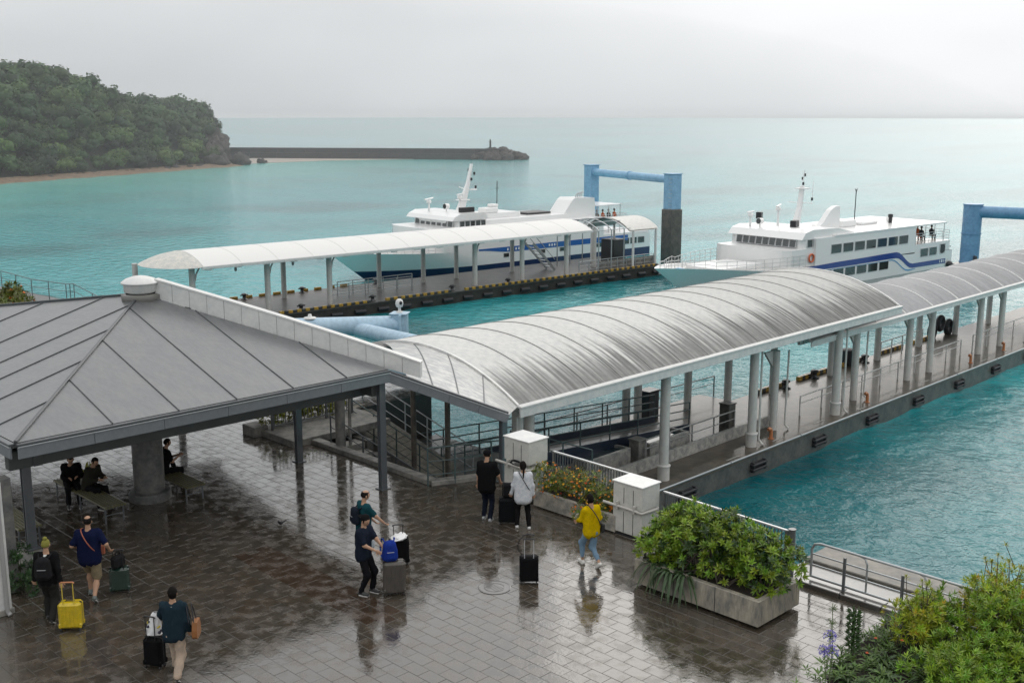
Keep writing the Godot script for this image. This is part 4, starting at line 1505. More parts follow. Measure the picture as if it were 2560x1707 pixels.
func ribbon(P: Dictionary, path: Array, lift: float) -> M:   # path: [x, top, bottom] on the port side
	var m := M.new()
	var lo := PackedVector3Array()
	var hi := PackedVector3Array()
	for i in path.size() - 1:
		for k in 6:
			var t := k / 6.0
			var x := lerpf(path[i][0], path[i + 1][0], t)
			var st := t * t * (3 - 2 * t)
			var a := lerpf(path[i][1], path[i + 1][1], st)
			var b := lerpf(path[i][2], path[i + 1][2], st)
			lo.append(Vector3(x, b, hull_half(P, x, minf(b, P.bow_y)) + lift))
			hi.append(Vector3(x, a, hull_half(P, x, minf(a, P.bow_y)) + lift))
	m.loft([lo, hi])
	return m

func build_ferries() -> void:
	var white := mat("ship_white", lin(0.84, 0.84, 0.83), 0.3, {"coat": 0.4, "spec": 0.5})
	var grey := mat("ship_grey", lin(0.52, 0.54, 0.53), 0.35, {"tex": "soft", "scale": 0.4, "world": false, "coat": 0.4})
	var blue := mat("ship_blue", lin(0.010, 0.045, 0.26), 0.3, {"coat": 0.5})
	var sky_b := mat("ship_light_blue", lin(0.05, 0.30, 0.60), 0.3, {"coat": 0.5})
	var navy := mat("ship_boot_blue", lin(0.008, 0.025, 0.10), 0.35, {"coat": 0.4, "tex": "soft", "scale": 0.4})
	var glass := mat("ship_glass", lin(0.022, 0.030, 0.030), 0.06, {"spec": 0.7, "coat": 0.5})
	var frame := mat("ship_frame", lin(0.55, 0.56, 0.56), 0.4)
	var black := mat("ship_black", lin(0.02, 0.02, 0.022), 0.35)
	var orange := mat("life_orange", lin(0.62, 0.13, 0.04), 0.5)
	var rail := mat("ship_rail", lin(0.62, 0.62, 0.61), 0.35)
	# --- the ferry at the near side, white with a dark blue wave stripe ---
	var P := {"tip": -19.5, "rake": 4.6, "bow_y": 3.0, "entry_low": 15.0, "entry_top": 10.5, "half": 4.0, "stern": 17.4}
	var f := thing("passenger_ferry", "white ferry with a dark blue wave stripe and two window rows", "ferry", Vector3(85.75, WATER_Y, -50.24), deg_to_rad(-4.0))
	var sheer := func(x: float) -> float: return lerpf(3.0, 2.3, smoothstep(-19.5, -9.0, x)) - 0.02 * maxf(0.0, x)
	part(f, "upper_hull", hull_band(P, func(_x): return 0.46, sheer), white)
	part(f, "lower_hull", hull_band(P, func(_x): return -0.9, func(_x): return 0.46), grey)
	part(f, "rubbing_strake", ribbon(P, [[-15.0, 0.52, 0.42], [0.0, 0.52, 0.42], [17.3, 0.52, 0.42]], 0.04), white)
	house(f, "foredeck", deck_plan(P, 2.3, 0.12), 2.2, 2.32, mat("ship_deck", lin(0.55, 0.55, 0.53), 0.4, {"tex": "soft", "scale": 0.8, "coat": 0.4, "world": false}))
	house(f, "deck_trunk", rect(-14.0, -8.5, 1.9, 0.8), 2.3, 2.62, white)
	house(f, "front_house", rect(-8.0, -4.0, 3.75, 1.0), 2.3, 3.72, white)
	house(f, "main_house", rect(-4.6, 10.75, 3.97), 2.2, 4.5, white)
	house(f, "aft_house", rect(10.75, 16.9, 3.97), 2.0, 2.87, white)
	house(f, "bridge", rect(-5.95, -4.0, 3.7, 0.7), 3.72, 4.46, white)
	var brow := M.new()
	brow.slab(Vector3(0, 0, 3.72), Vector3.RIGHT, Vector3.UP, PackedVector2Array([Vector2(-6.2, 4.47), Vector2(-3.0, 4.47), Vector2(1.2, 4.52), Vector2(1.2, 4.64), Vector2(-1.2, 5.12), Vector2(-4.7, 5.2), Vector2(-5.7, 5.0)]), 7.44)
	part(f, "bridge_roof", brow, white)
	house(f, "main_roof", rect(-2.0, 16.1, 4.02), 4.503, 4.62, white)
	# bridge windows across the front and round the corner
	for i in 9:
		var z := 3.0 - i * 0.665
		window(f, Vector3(-6.12, 3.82, z - 0.54), Vector3(0, 0, 0.56), Vector3(0.12, 0.58, 0), glass, frame)
	for i in 3:
		window(f, Vector3(-5.45 + i * 0.8, 3.84, 3.72 + 0.25 * 0.0), Vector3(0.66, 0, 0), Vector3(0.0, 0.58, 0), glass, frame)
	for i in 7:
		window(f, Vector3(-2.44 + i * 1.735, 3.12, 3.975), Vector3(1.45, 0, 0), Vector3(0, 0.72, 0), glass, frame, 0.08)
	for i in 6:
		window(f, Vector3(-3.75 + i * 1.735, 1.10, 4.0), Vector3(1.45, 0, 0), Vector3(0, 0.72, 0), glass, frame, 0.08)
	for i in 2:
		window(f, Vector3(11.7 + i * 1.55, 1.72, 4.0), Vector3(1.25, 0, 0), Vector3(0, 0.70, 0), glass, frame, 0.08)
	window(f, Vector3(15.15, 1.75, 4.0), Vector3(0.85, 0, 0), Vector3(0, 0.85, 0), black, frame, 0.2)
	part(f, "blue_stripe", ribbon(P, [[-10.2, 2.10, 2.06], [-7.0, 2.28, 1.95], [0.0, 2.38, 1.9], [7.6, 2.46, 1.94], [10.4, 1.22, 0.82], [17.38, 1.22, 0.78]], 0.02), blue)
	part(f, "light_stripe", ribbon(P, [[-7.0, 1.88, 1.82], [0.0, 1.84, 1.78], [6.9, 1.86, 1.78], [9.7, 0.74, 0.62], [11.2, 0.74, 0.70]], 0.025), sky_b)
	# illegible small lettering at the stern: short white strokes
	for i in 5:
		var m := M.new()
		m.box(Vector3(15.2 + i * 0.36, 1.02, 4.03), Vector3(0.09 + 0.12 * (i % 2), 0.26, 0.02), Basis(Vector3.FORWARD, 0.12))
		part(f, "lettering", m, white)
	lifebuoy(f, Vector3(-5.0, 2.95, 3.86), orange)
	# aft open deck
	for x in [10.9, 12.6, 14.2, 15.9]:
		for s in [-1, 1]:
			var m := M.new()
			m.cyl(Vector3(x, 2.87, s * 3.85), Vector3(x, 4.5, s * 3.85), 0.035, 0.035, 6)
			part(f, "canopy_post", m, rail)
	deck_rail(f, [Vector3(10.9, 2.87, 3.9), Vector3(12.0, 2.87, 3.9), Vector3(13.2, 2.87, 3.9), Vector3(14.4, 2.87, 3.9), Vector3(15.6, 2.87, 3.9), Vector3(16.8, 2.87, 3.9), Vector3(16.8, 2.87, 0), Vector3(16.8, 2.87, -3.9)], 0.95, 4, rail)
	var bl := []
	for i in 17:
		var x := -18.9 + i * 0.82
		bl.append(Vector3(x, 2.32 if x > -15 else 2.5, maxf(0.05, hull_half(P, x, 2.4) - 0.12)))
	deck_rail(f, bl, 0.95, 3, rail)
	var br := []
	for p in bl: br.append(Vector3(p.x, p.y, -p.z))
	deck_rail(f, br, 0.95, 3, rail)
	# fittings on the roof
	radar(f, Vector3(-3.7, 5.15, -0.5), 1.3, 2.6, 0.5, white)
	radar(f, Vector3(-5.2, 5.1, -2.2), 0.8, 1.2, 0.2, white)
	searchlight(f, Vector3(-5.2, 5.1, -1.2), white, glass)
	var mst := M.new()
	mst.slab(Vector3(0, 0, 0.2), Vector3.RIGHT, Vector3.UP, PackedVector2Array([Vector2(-2.3, 5.0), Vector2(-1.6, 5.0), Vector2(-1.3, 6.6), Vector2(-1.12, 8.4), Vector2(-1.28, 8.4), Vector2(-1.6, 6.6)]), 0.4)
	var mast := part(f, "mast", mst, white)
	var yd := M.new()
	yd.box(Vector3(-1.15, 8.2, 0), Vector3(0.9, 0.1, 0.9), Basis(), 0.02)
	yd.tube([Vector3(-1.2, 8.2, 0), Vector3(-0.95, 9.7, 0)], 0.05, 6)
	yd.tube([Vector3(-1.3, 7.0, -1.2), Vector3(-1.3, 7.0, 1.2)], 0.04, 6)
	yd.tube([Vector3(-0.6, 6.9, 0.6), Vector3(-0.5, 8.8, 0.6)], 0.03, 6)
	part(mast, "yard", yd, white)
	for q in [Vector3(-1.5, 8.5, 0.3), Vector3(-0.95, 9.2, 0.05), Vector3(-1.3, 7.25, 1.1), Vector3(-0.9, 8.9, -0.2)]:
		var m := M.new()
		m.cyl(q, q + Vector3(0, 0.24, 0), 0.09, 0.09, 8)
		part(mast, "mast_light", m, black)
	var fn := M.new()
	fn.slab(Vector3(0, 0, 1.3), Vector3.RIGHT, Vector3.UP, PackedVector2Array([Vector2(-0.9, 4.6), Vector2(2.7, 4.6), Vector2(2.65, 6.6), Vector2(2.0, 6.6), Vector2(1.3, 6.3), Vector2(0.2, 5.3)]), 0.5)
	part(f, "funnel_fin", fn, white)
	for q in [[Vector3(-3.6, 5.45, 1.1), Vector3(0.9, 0.55, 0.5)], [Vector3(-4.4, 6.0, -1.9), Vector3(0.5, 0.55, 0.45)]]:
		var m := M.new()
		m.box(q[0], q[1], Basis(Vector3.UP, 0.3), 0.03)
		part(f, "display_box", m, black)
	for q in [[Vector3(5.0, 4.9, 0.0), Vector3(2.2, 0.6, 1.6)], [Vector3(8.5, 4.75, 0.0), Vector3(2.6, 0.26, 1.4)], [Vector3(3.2, 4.72, -1.0), Vector3(1.4, 0.2, 1.0)], [Vector3(12.2, 4.85, 0.4), Vector3(0.5, 0.45, 0.5)]]:
		var m := M.new()
		m.box(q[0], q[1], Basis(), 0.08)
		part(f, "roof_box", m, white)
	var pl := M.new()
	pl.tube([Vector3(6.2, 4.6, 0.5), Vector3(6.25, 7.8, 0.5)], 0.045, 6)
	pl.tube([Vector3(6.05, 7.9, 0.5), Vector3(6.25, 7.6, 0.5), Vector3(6.45, 7.9, 0.5)], 0.03, 5)
	part(f, "aerial_pole", pl, black)
	var vent := M.new()
	vent.lathe(Vector3(11.0, 4.6, 1.2), [Vector2(0.16, 0), Vector2(0.16, 0.5), Vector2(0.22, 0.55), Vector2(0.22, 0.8), Vector2(0, 0.85)], 12)
	part(f, "roof_vent", vent, black)
	var fd := M.new()
	fd.ellipsoid(Vector3(16.8, 0.62, 4.15), Vector3(0.5, 0.32, 0.25), 12, 8)
	part(f, "fender", fd, black)
	var wl := M.new()
	wl.lathe(Vector3(-17.2, 2.4, 0.5), [Vector2(0.3, 0), Vector2(0.3, 0.4), Vector2(0.34, 0.45), Vector2(0.0, 0.5)], 10)
	part(f, "windlass", wl, sky_b)
	for i in 5:
		ferry_passenger(Vector3(11.6 + i * 0.9, 2.87, 3.0 - (i % 2) * 0.9), f, ["seated person in dark clothes on the wave striped ferry's after deck", "person in an orange vest on the wave striped ferry's after deck"][1 if i == 1 or i == 3 else 0])
	# --- the ferry beyond the far pontoon ---
	var Q := {"tip": -17.3, "rake": 3.6, "bow_y": 2.6, "entry_low": 13.0, "entry_top": 9.5, "half": 4.0, "stern": 19.2}
	var g := thing("passenger_ferry", "white ferry with blue lower hull moored behind the white canopy", "ferry", Vector3(73.5, WATER_Y, -77.8), deg_to_rad(-3.5))
	var sh2 := func(x: float) -> float: return lerpf(2.6, 2.3, smoothstep(-17.0, -8.0, x))
	part(g, "upper_hull", hull_band(Q, func(_x): return 0.85, sh2), white)
	part(g, "lower_hull", hull_band(Q, func(_x): return -0.9, func(_x): return 0.85), navy)
	house(g, "foredeck", deck_plan(Q, 2.2, 0.12), 2.1, 2.22, mats["ship_deck"])
	house(g, "main_house", rect(-8.5, 12.3, 3.95, 1.2), 2.2, 4.3, white)
	house(g, "bridge", rect(-6.2, -2.8, 3.3, 0.9), 4.3, 4.95, white)
	var br2 := M.new()
	br2.slab(Vector3(0, 0, 3.5), Vector3.RIGHT, Vector3.UP, PackedVector2Array([Vector2(-6.6, 4.96), Vector2(-2.4, 4.96), Vector2(-2.6, 5.35), Vector2(-3.2, 5.58), Vector2(-5.6, 5.58), Vector2(-6.3, 5.3)]), 7.0)
	part(g, "bridge_roof", br2, white)
	house(g, "upper_house", rect(-2.9, 8.6, 2.9), 4.303, 4.75, white)
	house(g, "roof_trunk", rect(-1.2, 3.2, 1.6), 4.753, 5.2, white)
	for i in 7:
		window(g, Vector3(-6.22, 4.40, 2.35 - i * 0.82), Vector3(0, 0, 0.62), Vector3(0.06, 0.46, 0), glass, frame)
	for i in 5:
		window(g, Vector3(-5.6 + i * 0.62, 4.40, 3.31), Vector3(0.5, 0, 0), Vector3(0, 0.46, 0), glass, frame)
	for x in [-1.0, 3.6, 6.2, 11.0]:
		window(g, Vector3(x, 1.35, 4.0), Vector3(0.65, 0, 0), Vector3(0, 0.35, 0), glass, frame, 0.05)
	for i in 6:
		window(g, Vector3(11.6 + i * 1.15, 1.35, 4.0), Vector3(0.95, 0, 0), Vector3(0, 0.6, 0), glass, frame, 0.05)
	part(g, "blue_stripe", ribbon(Q, [[-4.0, 2.3, 2.15], [0.0, 2.3, 1.8], [19.0, 2.3, 1.75]], 0.02), mat("ship_mid_blue", lin(0.015, 0.12, 0.40), 0.3, {"coat": 0.5}))
	for i in 9:
		var m := M.new()
		m.box(Vector3(-0.5 + i * 0.34 + (3.6 if i > 4 else 0.0), 2.05, 4.03), Vector3(0.16, 0.22, 0.02))
		part(g, "lettering", m, white)
	var stk := M.new()
	stk.slab(Vector3(0, 0, 2.6), Vector3.RIGHT, Vector3.UP, PackedVector2Array([Vector2(7.6, 4.2), Vector2(12.5, 4.2), Vector2(12.3, 6.15), Vector2(9.6, 6.25), Vector2(9.2, 6.0)]), 2.2)
	part(g, "funnel", stk, white)
	for i in 4:
		var m := M.new()
		m.tube([Vector3(10.0 + i * 0.55, 6.1, 2.2 - i * 0.3), Vector3(10.1 + i * 0.55, 6.5, 2.2 - i * 0.3), Vector3(10.45 + i * 0.55, 6.7, 2.2 - i * 0.3)], 0.05, 6)
		part(g, "exhaust_pipe", m, zinc())
	house(g, "after_deck", rect(12.3, 19.1, 3.9), 2.25, 2.5, white)
	house(g, "after_canopy", rect(12.6, 16.4, 2.6), 5.25, 5.33, white)
	for q in [[12.8, 2.5], [14.5, 2.5], [16.2, 2.5], [12.8, -2.5], [14.5, -2.5], [16.2, -2.5]]:
		var m := M.new()
		m.cyl(Vector3(q[0], 2.5, q[1]), Vector3(q[0], 5.25, q[1]), 0.04, 0.04, 6)
		part(g, "canopy_post", m, rail)
	house(g, "upper_after_deck", rect(12.3, 16.6, 3.2), 3.3, 3.42, white)
	deck_rail(g, [Vector3(12.6, 3.42, 3.1), Vector3(13.6, 3.42, 3.1), Vector3(14.6, 3.42, 3.1), Vector3(15.6, 3.42, 3.1), Vector3(16.5, 3.42, 3.1), Vector3(16.5, 3.42, -3.1)], 0.95, 4, rail)
	deck_rail(g, [Vector3(16.6, 2.5, 3.8), Vector3(17.4, 2.5, 3.8), Vector3(18.2, 2.5, 3.8), Vector3(19.0, 2.5, 3.8), Vector3(19.0, 2.5, -3.8)], 0.95, 3, rail)
	var cl := []
	for i in 13:
		var x := -16.4 + i * 0.7
		cl.append(Vector3(x, 2.25, maxf(0.05, hull_half(Q, x, 2.2) - 0.12)))
	deck_rail(g, cl, 0.9, 3, rail)
	var m2 := M.new()
	m2.slab(Vector3(0, 0, 0.17), Vector3.RIGHT, Vector3.UP, PackedVector2Array([Vector2(-3.4, 5.4), Vector2(-2.5, 5.4), Vector2(-1.82, 8.0), Vector2(-1.46, 9.8), Vector2(-1.56, 9.8), Vector2(-2.1, 8.0)]), 0.34)
	var mast2 := part(g, "mast", m2, white)
	var y2 := M.new()
	y2.tube([Vector3(-2.0, 7.6, -1.3), Vector3(-2.0, 7.4, 0), Vector3(-2.0, 7.6, 1.3)], 0.045, 6)
	y2.box(Vector3(-2.6, 6.5, 0), Vector3(1.2, 0.08, 0.7), Basis(), 0.02)
	y2.box(Vector3(-1.5, 7.4, 0), Vector3(0.9, 0.08, 0.6), Basis(), 0.02)
	part(mast2, "yard", y2, white)
	for q in [Vector3(-2.1, 8.3, 0.7), Vector3(-1.6, 9.1, -0.3), Vector3(-2.0, 7.6, 1.2), Vector3(-1.5, 8.8, 0.4)]:
		var m := M.new()
		m.cyl(q, q + Vector3(0, 0.26, 0), 0.1, 0.1, 8)
		part(mast2, "mast_light", m, black)
	radar(g, Vector3(-5.8, 5.55, -1.0), 0.75, 2.3, 0.6, white)
	radar(g, Vector3(-3.2, 6.5, 0.3), 0.15, 1.5, 0.6, white)
	searchlight(g, Vector3(-5.0, 5.55, 0.6), white, black)
	var db := M.new()
	db.box(Vector3(-4.0, 5.75, 2.3), Vector3(1.6, 0.55, 0.4), Basis(), 0.03)
	part(g, "display_box", db, black)
	for q in [[Vector3(0.0, 5.45, 0.6), Vector3(1.6, 0.5, 1.2)], [Vector3(0.6, 5.85, 0.6), Vector3(0.8, 0.3, 0.8)], [Vector3(6.2, 4.85, 0.0), Vector3(3.2, 0.18, 2.2)]]:
		var m := M.new()
		m.box(q[0], q[1], Basis(), 0.08)
		part(g, "roof_box", m, white if q[0].x < 5.0 else black)
	var tp := M.new()
	tp.tube([Vector3(1.6, 5.2, 0), Vector3(1.65, 8.1, 0)], 0.04, 6)
	tp.tube([Vector3(1.4, 7.4, 0), Vector3(1.9, 7.4, 0)], 0.025, 5)
	part(g, "aerial_pole", tp, black)
	for i in 4:
		ferry_passenger(Vector3(13.1 + i * 0.85, 3.42, 2.2), g, ["person in dark clothes on the after deck of the moored ferry", "person in an orange vest on the after deck of the moored ferry"][i % 2])

# small seated figures on the ferries' after decks
func ferry_passenger(at: Vector3, ship: Node3D, label: String) -> void:
	var p := thing("person", label, "person", ship.transform * at, ship.rotation.y + PI * 0.5, "passengers on the ferries")
	var skin := mat("skin_shade", lin(0.34, 0.20, 0.13), 0.5)
	var cloth := mat("life_orange", lin(0.62, 0.13, 0.04), 0.5) if label.contains("orange") else mat("dark_cloth", lin(0.03, 0.032, 0.04), 0.8)
	var b := M.new()
	b.ellipsoid(Vector3(0, 1.30, 0), Vector3(0.095, 0.125, 0.11), 10, 8)
	b.tube([Vector3(0, 1.0, 0), Vector3(0, 1.22, 0)], 0.06, 7)
	for s in [-1, 1]:
		b.tube([Vector3(s * 0.2, 1.02, 0), Vector3(s * 0.24, 0.78, 0.06), Vector3(s * 0.15, 0.66, 0.28)], 0.05, 6, 0.035)
		b.tube([Vector3(s * 0.1, 0.5, 0), Vector3(s * 0.12, 0.5, 0.42), Vector3(s * 0.12, 0.05, 0.44), Vector3(s * 0.12, 0.03, 0.58)], 0.085, 7, 0.05)
	part(p, "body", b, skin)
	var t := M.new()
	t.ellipsoid(Vector3(0, 0.80, 0), Vector3(0.23, 0.34, 0.15), 12, 8)
	for s in [-1, 1]:
		t.tube([Vector3(s * 0.1, 0.5, 0), Vector3(s * 0.12, 0.5, 0.44), Vector3(s * 0.12, 0.14, 0.44)], 0.10, 7, 0.075)
	part(p, "clothes", t, cloth)
	var h := M.new()
	h.ellipsoid(Vector3(0, 1.345, -0.02), Vector3(0.105, 0.11, 0.115), 10, 6)
	part(p, "hair", h, mat("black_hair", lin(0.012, 0.010, 0.009), 0.5))

# ---------- island, breakwater, far headland ----------
# a crown: lumps of leaf faces round several centres
func crown_mesh(sd: int, leaves: int, size: float, flat := 0.75) -> ArrayMesh:
	var r := RandomNumberGenerator.new()
	r.seed = sd
	var m := M.new()
	var lumps := []
	for i in 9:
		var a := r.randf() * TAU
		var rr := 0.62 * sqrt(r.randf())
		lumps.append([Vector3(cos(a) * rr, r.randf_range(-0.25, 0.45) * flat + 0.12 * (1.0 - rr), sin(a) * rr), r.randf_range(0.28, 0.46)])
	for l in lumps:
		m.col = Color(0.55, 0.6, 0.5)  # cores darker than the leaves: shade in the gaps put into the colour
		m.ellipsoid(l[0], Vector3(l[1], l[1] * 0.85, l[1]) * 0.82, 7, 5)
	for i in leaves:
		var l: Array = lumps[r.randi() % lumps.size()]
		var d := Vector3(r.randfn(), r.randfn() + 0.25, r.randfn()).normalized()
		var p: Vector3 = l[0] + d * l[1] * r.randf_range(0.82, 1.12)
		var nn := (d + Vector3(r.randfn(), r.randfn(), r.randfn()) * 0.45).normalized()
		var t := nn.cross(Vector3(r.randfn(), r.randfn(), r.randfn())).normalized()
		var b := nn.cross(t)
		var s := size * r.randf_range(0.6, 1.3)
		var k := r.randf_range(0.72, 1.25)
		m.col = Color(k * r.randf_range(0.9, 1.1), k, k * r.randf_range(0.85, 1.1))
		var q := [p - t * s - b * s * 0.5, p + t * s * 0.2 - b * s * 0.7, p + t * s + b * s * 0.1, p - t * s * 0.1 + b * s * 0.7]
		m.tri(q[0], q[1], q[2])
		m.tri(q[0], q[2], q[3])
	return m.mesh()

const RIDGE := [[-60.0, 21.0], [24.0, 21.5], [38.0, 23.7], [46.0, 26.2], [54.0, 24.6], [62.0, 23.0], [65.0, 21.2], [75.0, 18.2], [81.0, 16.6], [88.0, 15.4], [96.0, 14.8], [107.0, 16.0], [118.0, 15.8], [127.0, 14.5], [132.0, 11.5], [135.0, 8.0], [140.0, -2.0]]
func ridge_h(t: float) -> float:
	for i in RIDGE.size() - 1:
		if t <= RIDGE[i + 1][0]:
			return lerpf(RIDGE[i][1], RIDGE[i + 1][1], clampf((t - RIDGE[i][0]) / (RIDGE[i + 1][0] - RIDGE[i][0]), 0.0, 1.0))
	return -3.0
const ISL_O := Vector3(94, -4.5, -253)
const ISL_T := Vector3(0.905, 0, -0.425)
const ISL_N := Vector3(-0.425, 0, -0.905)
func island_h(t: float, w: float, nz: FastNoiseLite) -> float:
	var top := ridge_h(t) * 0.89
	var steep := lerpf(32.0, 8.0, smoothstep(70.0, 120.0, t))
	w -= maxf(0.0, (t - 84.0) * 0.68)
	var k := smoothstep(-2.0, steep, w)
	var back := 1.0 - smoothstep(46.0, 80.0, w)
	return -1.2 + (top + 1.2) * pow(k, 0.8) * back + nz.get_noise_2d(t * 2.0, w * 2.0) * 1.5 * k
func island_p(t: float, w: float, y: float) -> Vector3:
	return ISL_O + ISL_T * t + ISL_N * w + Vector3(0, y, 0)
func build_island() -> void:
	var nz := FastNoiseLite.new()
	nz.seed = 51; nz.frequency = 0.03; nz.fractal_octaves = 4
	var rows := []
	for j in 40:
		var row := PackedVector3Array()
		var w := -6.0 + j * 2.4
		for i in 80:
			var t := -64.0 + i * 2.6
			row.append(island_p(t, w, island_h(t, w, nz)))
		rows.append(row)
	var m := M.new()
	m.loft(rows)
	solo("island_hill", m, mat("hill_soil", lin(0.022, 0.035, 0.016), 0.9, {"tex": "stain", "scale": 0.1}), "green wooded island hill across the bay", "hill", "", "structure")
	# beach
	var bm := M.new()
	var br := []
	for j in 5:
		var row := PackedVector3Array()
		for i in 60:
			var t := -64.0 + i * 2.55
			var wob := nz.get_noise_2d(t * 3.0, 7.0) * 2.2
			row.append(island_p(t, -7.5 + j * 2.2 + wob, -0.25 + j * 0.28))
		br.append(row)
	bm.loft(br)
	solo("beach", bm, mat("wet_sand", lin(0.24, 0.165, 0.10), 0.8, {"tex": "stain", "scale": 0.12}), "narrow tan sand beach under the island trees", "beach", "", "structure")
	# forest: crowns on the slope
	var r := RandomNumberGenerator.new()
	r.seed = 404
	var crowns := []
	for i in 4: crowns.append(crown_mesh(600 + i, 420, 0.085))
	var leafm := mat("forest_leaf", Color.WHITE, 0.75, {"vc": true, "two": true})
	var greens := [Vector3(0.032, 0.078, 0.024), Vector3(0.040, 0.094, 0.026), Vector3(0.062, 0.125, 0.032), Vector3(0.022, 0.056, 0.020), Vector3(0.085, 0.145, 0.036)]
	var xf := [[], [], [], []]
	var cs := [[], [], [], []]
	var singles := []
	var t := -58.0
	while t < 136.0:
		var w := 1.5
		while w < 50.0:
			var tt := t + r.randf_range(-1.6, 1.6)
			var ww := w + r.randf_range(-1.6, 1.6)
			w += 3.2
			var h := island_h(tt, ww, nz)
			if h < 0.6: continue
			# the bare cliff face at the point
			var wd := ww - maxf(0.0, (tt - 84.0) * 0.68)
			if wd < 1.0 or (tt > 76.0 and wd < 3.5 and r.randf() < 0.6): continue
			var size := r.randf_range(2.2, 6.2) * (1.0 if wd > 8.0 else 0.75)
			var tone: Vector3 = greens[r.randi() % greens.size()] * r.randf_range(0.65, 1.45)
			if wd < 9.0 and r.randf() < 0.14: tone = Vector3(0.12, 0.19, 0.045)
			var p := island_p(tt, ww, h + size * 0.32)
			var b := Basis(Vector3.UP, r.randf() * TAU).scaled(Vector3(size, size * r.randf_range(0.75, 1.0), size))
			var k := r.randi() % 4
			var front := wd < 6.0 or (ww > 30.0 and ww < 36.0 and r.randf() < 0.45)
			if front and singles.size() < 60 and tt > -4.0:
				singles.append([p, size, k, tone, h])
			else:
				xf[k].append(Transform3D(b, p))
				cs[k].append(Color(tone.x, tone.y, tone.z))
		t += 3.2
	var wood := Node3D.new()
	wood.name = "island_wood"
	add_child(wood)
	tag(wood, "dense mixed green forest covering the island hill", "forest", "", "stuff")
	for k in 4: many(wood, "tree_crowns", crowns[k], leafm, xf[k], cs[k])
	var bark := mat("far_bark", lin(0.06, 0.05, 0.04), 0.8)
	for e in singles:
		var s: float = e[1]
		var bright: bool = e[3].x > 0.1
		var tree := thing("island_tree", "bright yellow green bush tree at the foot of the island" if bright else ("round crowned tree standing along the island shore" if e[4] < 8.0 else "tree on the island's skyline"), "tree", e[0] - Vector3(0, s * 0.32, 0), r.randf() * TAU, "trees on the island")
		var tm := M.new()
		tm.tube([Vector3(0, -1.5, 0), Vector3(0.1, s * 0.2, 0), Vector3(0.05, s * 0.5, 0.1)], 0.28, 6, 0.12)
		part(tree, "trunk", tm, bark)
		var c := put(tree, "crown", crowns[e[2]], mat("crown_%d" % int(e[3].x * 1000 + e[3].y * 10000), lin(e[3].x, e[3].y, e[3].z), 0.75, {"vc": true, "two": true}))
		c.position = Vector3(0, s * 0.32, 0)
		c.scale = Vector3(s, s * 0.85, s)
	# cliff and boulders
	var rockm := mat("grey_rock", lin(0.085, 0.075, 0.064), 0.85, {"tex": "stain", "scale": 0.18, "ntex": "mid_n", "nscale": 1.2})
	var cl := thing("sea_cliff", "bare grey rock cliff at the island's point", "cliff")
	for q in [[84.0, 3.5, 4.6, 3.6], [89.0, 6.0, 6.0, 3.8], [95.0, 10.5, 7.5, 4.2], [102.0, 15.0, 7.0, 4.0], [109.0, 19.5, 7.0, 4.0], [116.0, 24.0, 7.0, 4.0], [123.0, 29.0, 6.5, 4.0], [130.0, 33.5, 5.0, 3.6], [86.5, 3.0, 2.0, 2.6], [92.5, 6.5, 3.0, 3.0]]:
		part(cl, "rock_face", rock(int(q[0] * 10), Vector3(q[3], q[2] * 0.75, q[3] * 0.9), island_p(q[0], q[1], q[2] * 0.55)), rockm)
	for q in [[61.4, 0.0, 1.1, "dark boulder on the beach before the cliff"], [80.5, 0.5, 2.9, "large dark boulder at the foot of the cliff"], [84.5, 1.0, 2.4, "rounded dark boulder in the water under the cliff"], [92.7, 0.0, 2.7, "upright dark sea stack off the island's point"], [103.6, 0.0, 1.2, "low rock awash beyond the sea stack"], [106.0, 0.0, 0.7, "smallest rock awash beyond the sea stack"]]:
		var p := island_p(q[0], q[1], q[2] * 0.35)
		solo("shore_rock", rock(int(q[0] * 7), Vector3(q[2], q[2] * 0.85, q[2] * 0.9), Vector3.ZERO), mat("dark_rock", lin(0.075, 0.068, 0.062), 0.8, {"tex": "stain", "scale": 0.25, "ntex": "mid_n", "nscale": 1.0}), q[3], "rock", "", "", p)
	for i in 30:
		var tt := -3.0 + i * 2.7
		var s := r.randf_range(0.25, 0.75)
		solo("beach_stone", rock(900 + i, Vector3(s * 1.4, s * 0.7, s), Vector3.ZERO), mats["dark_rock"], "small dark stone lying along the island beach", "stone", "stones along the island beach", "", island_p(tt + r.randf_range(-1.5, 1.5), r.randf_range(-1.0, 1.5), 0.45))
	# breakwater
	var a := Vector3(205, -4.5, -345)
	var b := Vector3(262.0, -4.5, -267)
	var bw := thing("breakwater", "long dark concrete breakwater ending in a rock mound", "breakwater")
	var d := (b - a).normalized()
	var n := Vector3.UP.cross(d).normalized()
	for i in 10:
		var p := a.lerp(b, i / 10.0)
		var q := a.lerp(b, (i + 1) / 10.0) - d * 0.06
		var bm2 := M.new()
		bm2.beam(p + Vector3(0, 0.6, 0), q + Vector3(0, 0.6, 0), 9.0, 2.6)
		part(bw, "lower_wall", bm2, mat("far_concrete", lin(0.055, 0.056, 0.052), 0.8, {"tex": "stain", "scale": 0.1}))
		var up := M.new()
		up.beam(p + Vector3(0, 2.7, 0) - n * 1.5, q + Vector3(0, 2.7, 0) - n * 1.5, 3.0, 1.6)
		part(bw, "upper_wall", up, mats["far_concrete"])
	for i in 46:
		var ang := r.randf() * TAU
		var rr := 9.5 * sqrt(r.randf())
		var s := r.randf_range(0.8, 1.7)
		part(bw, "armour_rock", rock(300 + i, Vector3(s * 1.3, s, s), b - d * 2.0 + Vector3(cos(ang) * rr, maxf(0.0, 3.2 * (1.0 - rr / 9.5)), sin(ang) * rr)), mats["grey_rock"])
	var be := thing("beacon", "small harbour beacon on the breakwater's end", "beacon", b - d * 5.0 + Vector3(0, 3.5, 0))
	var bc := M.new()
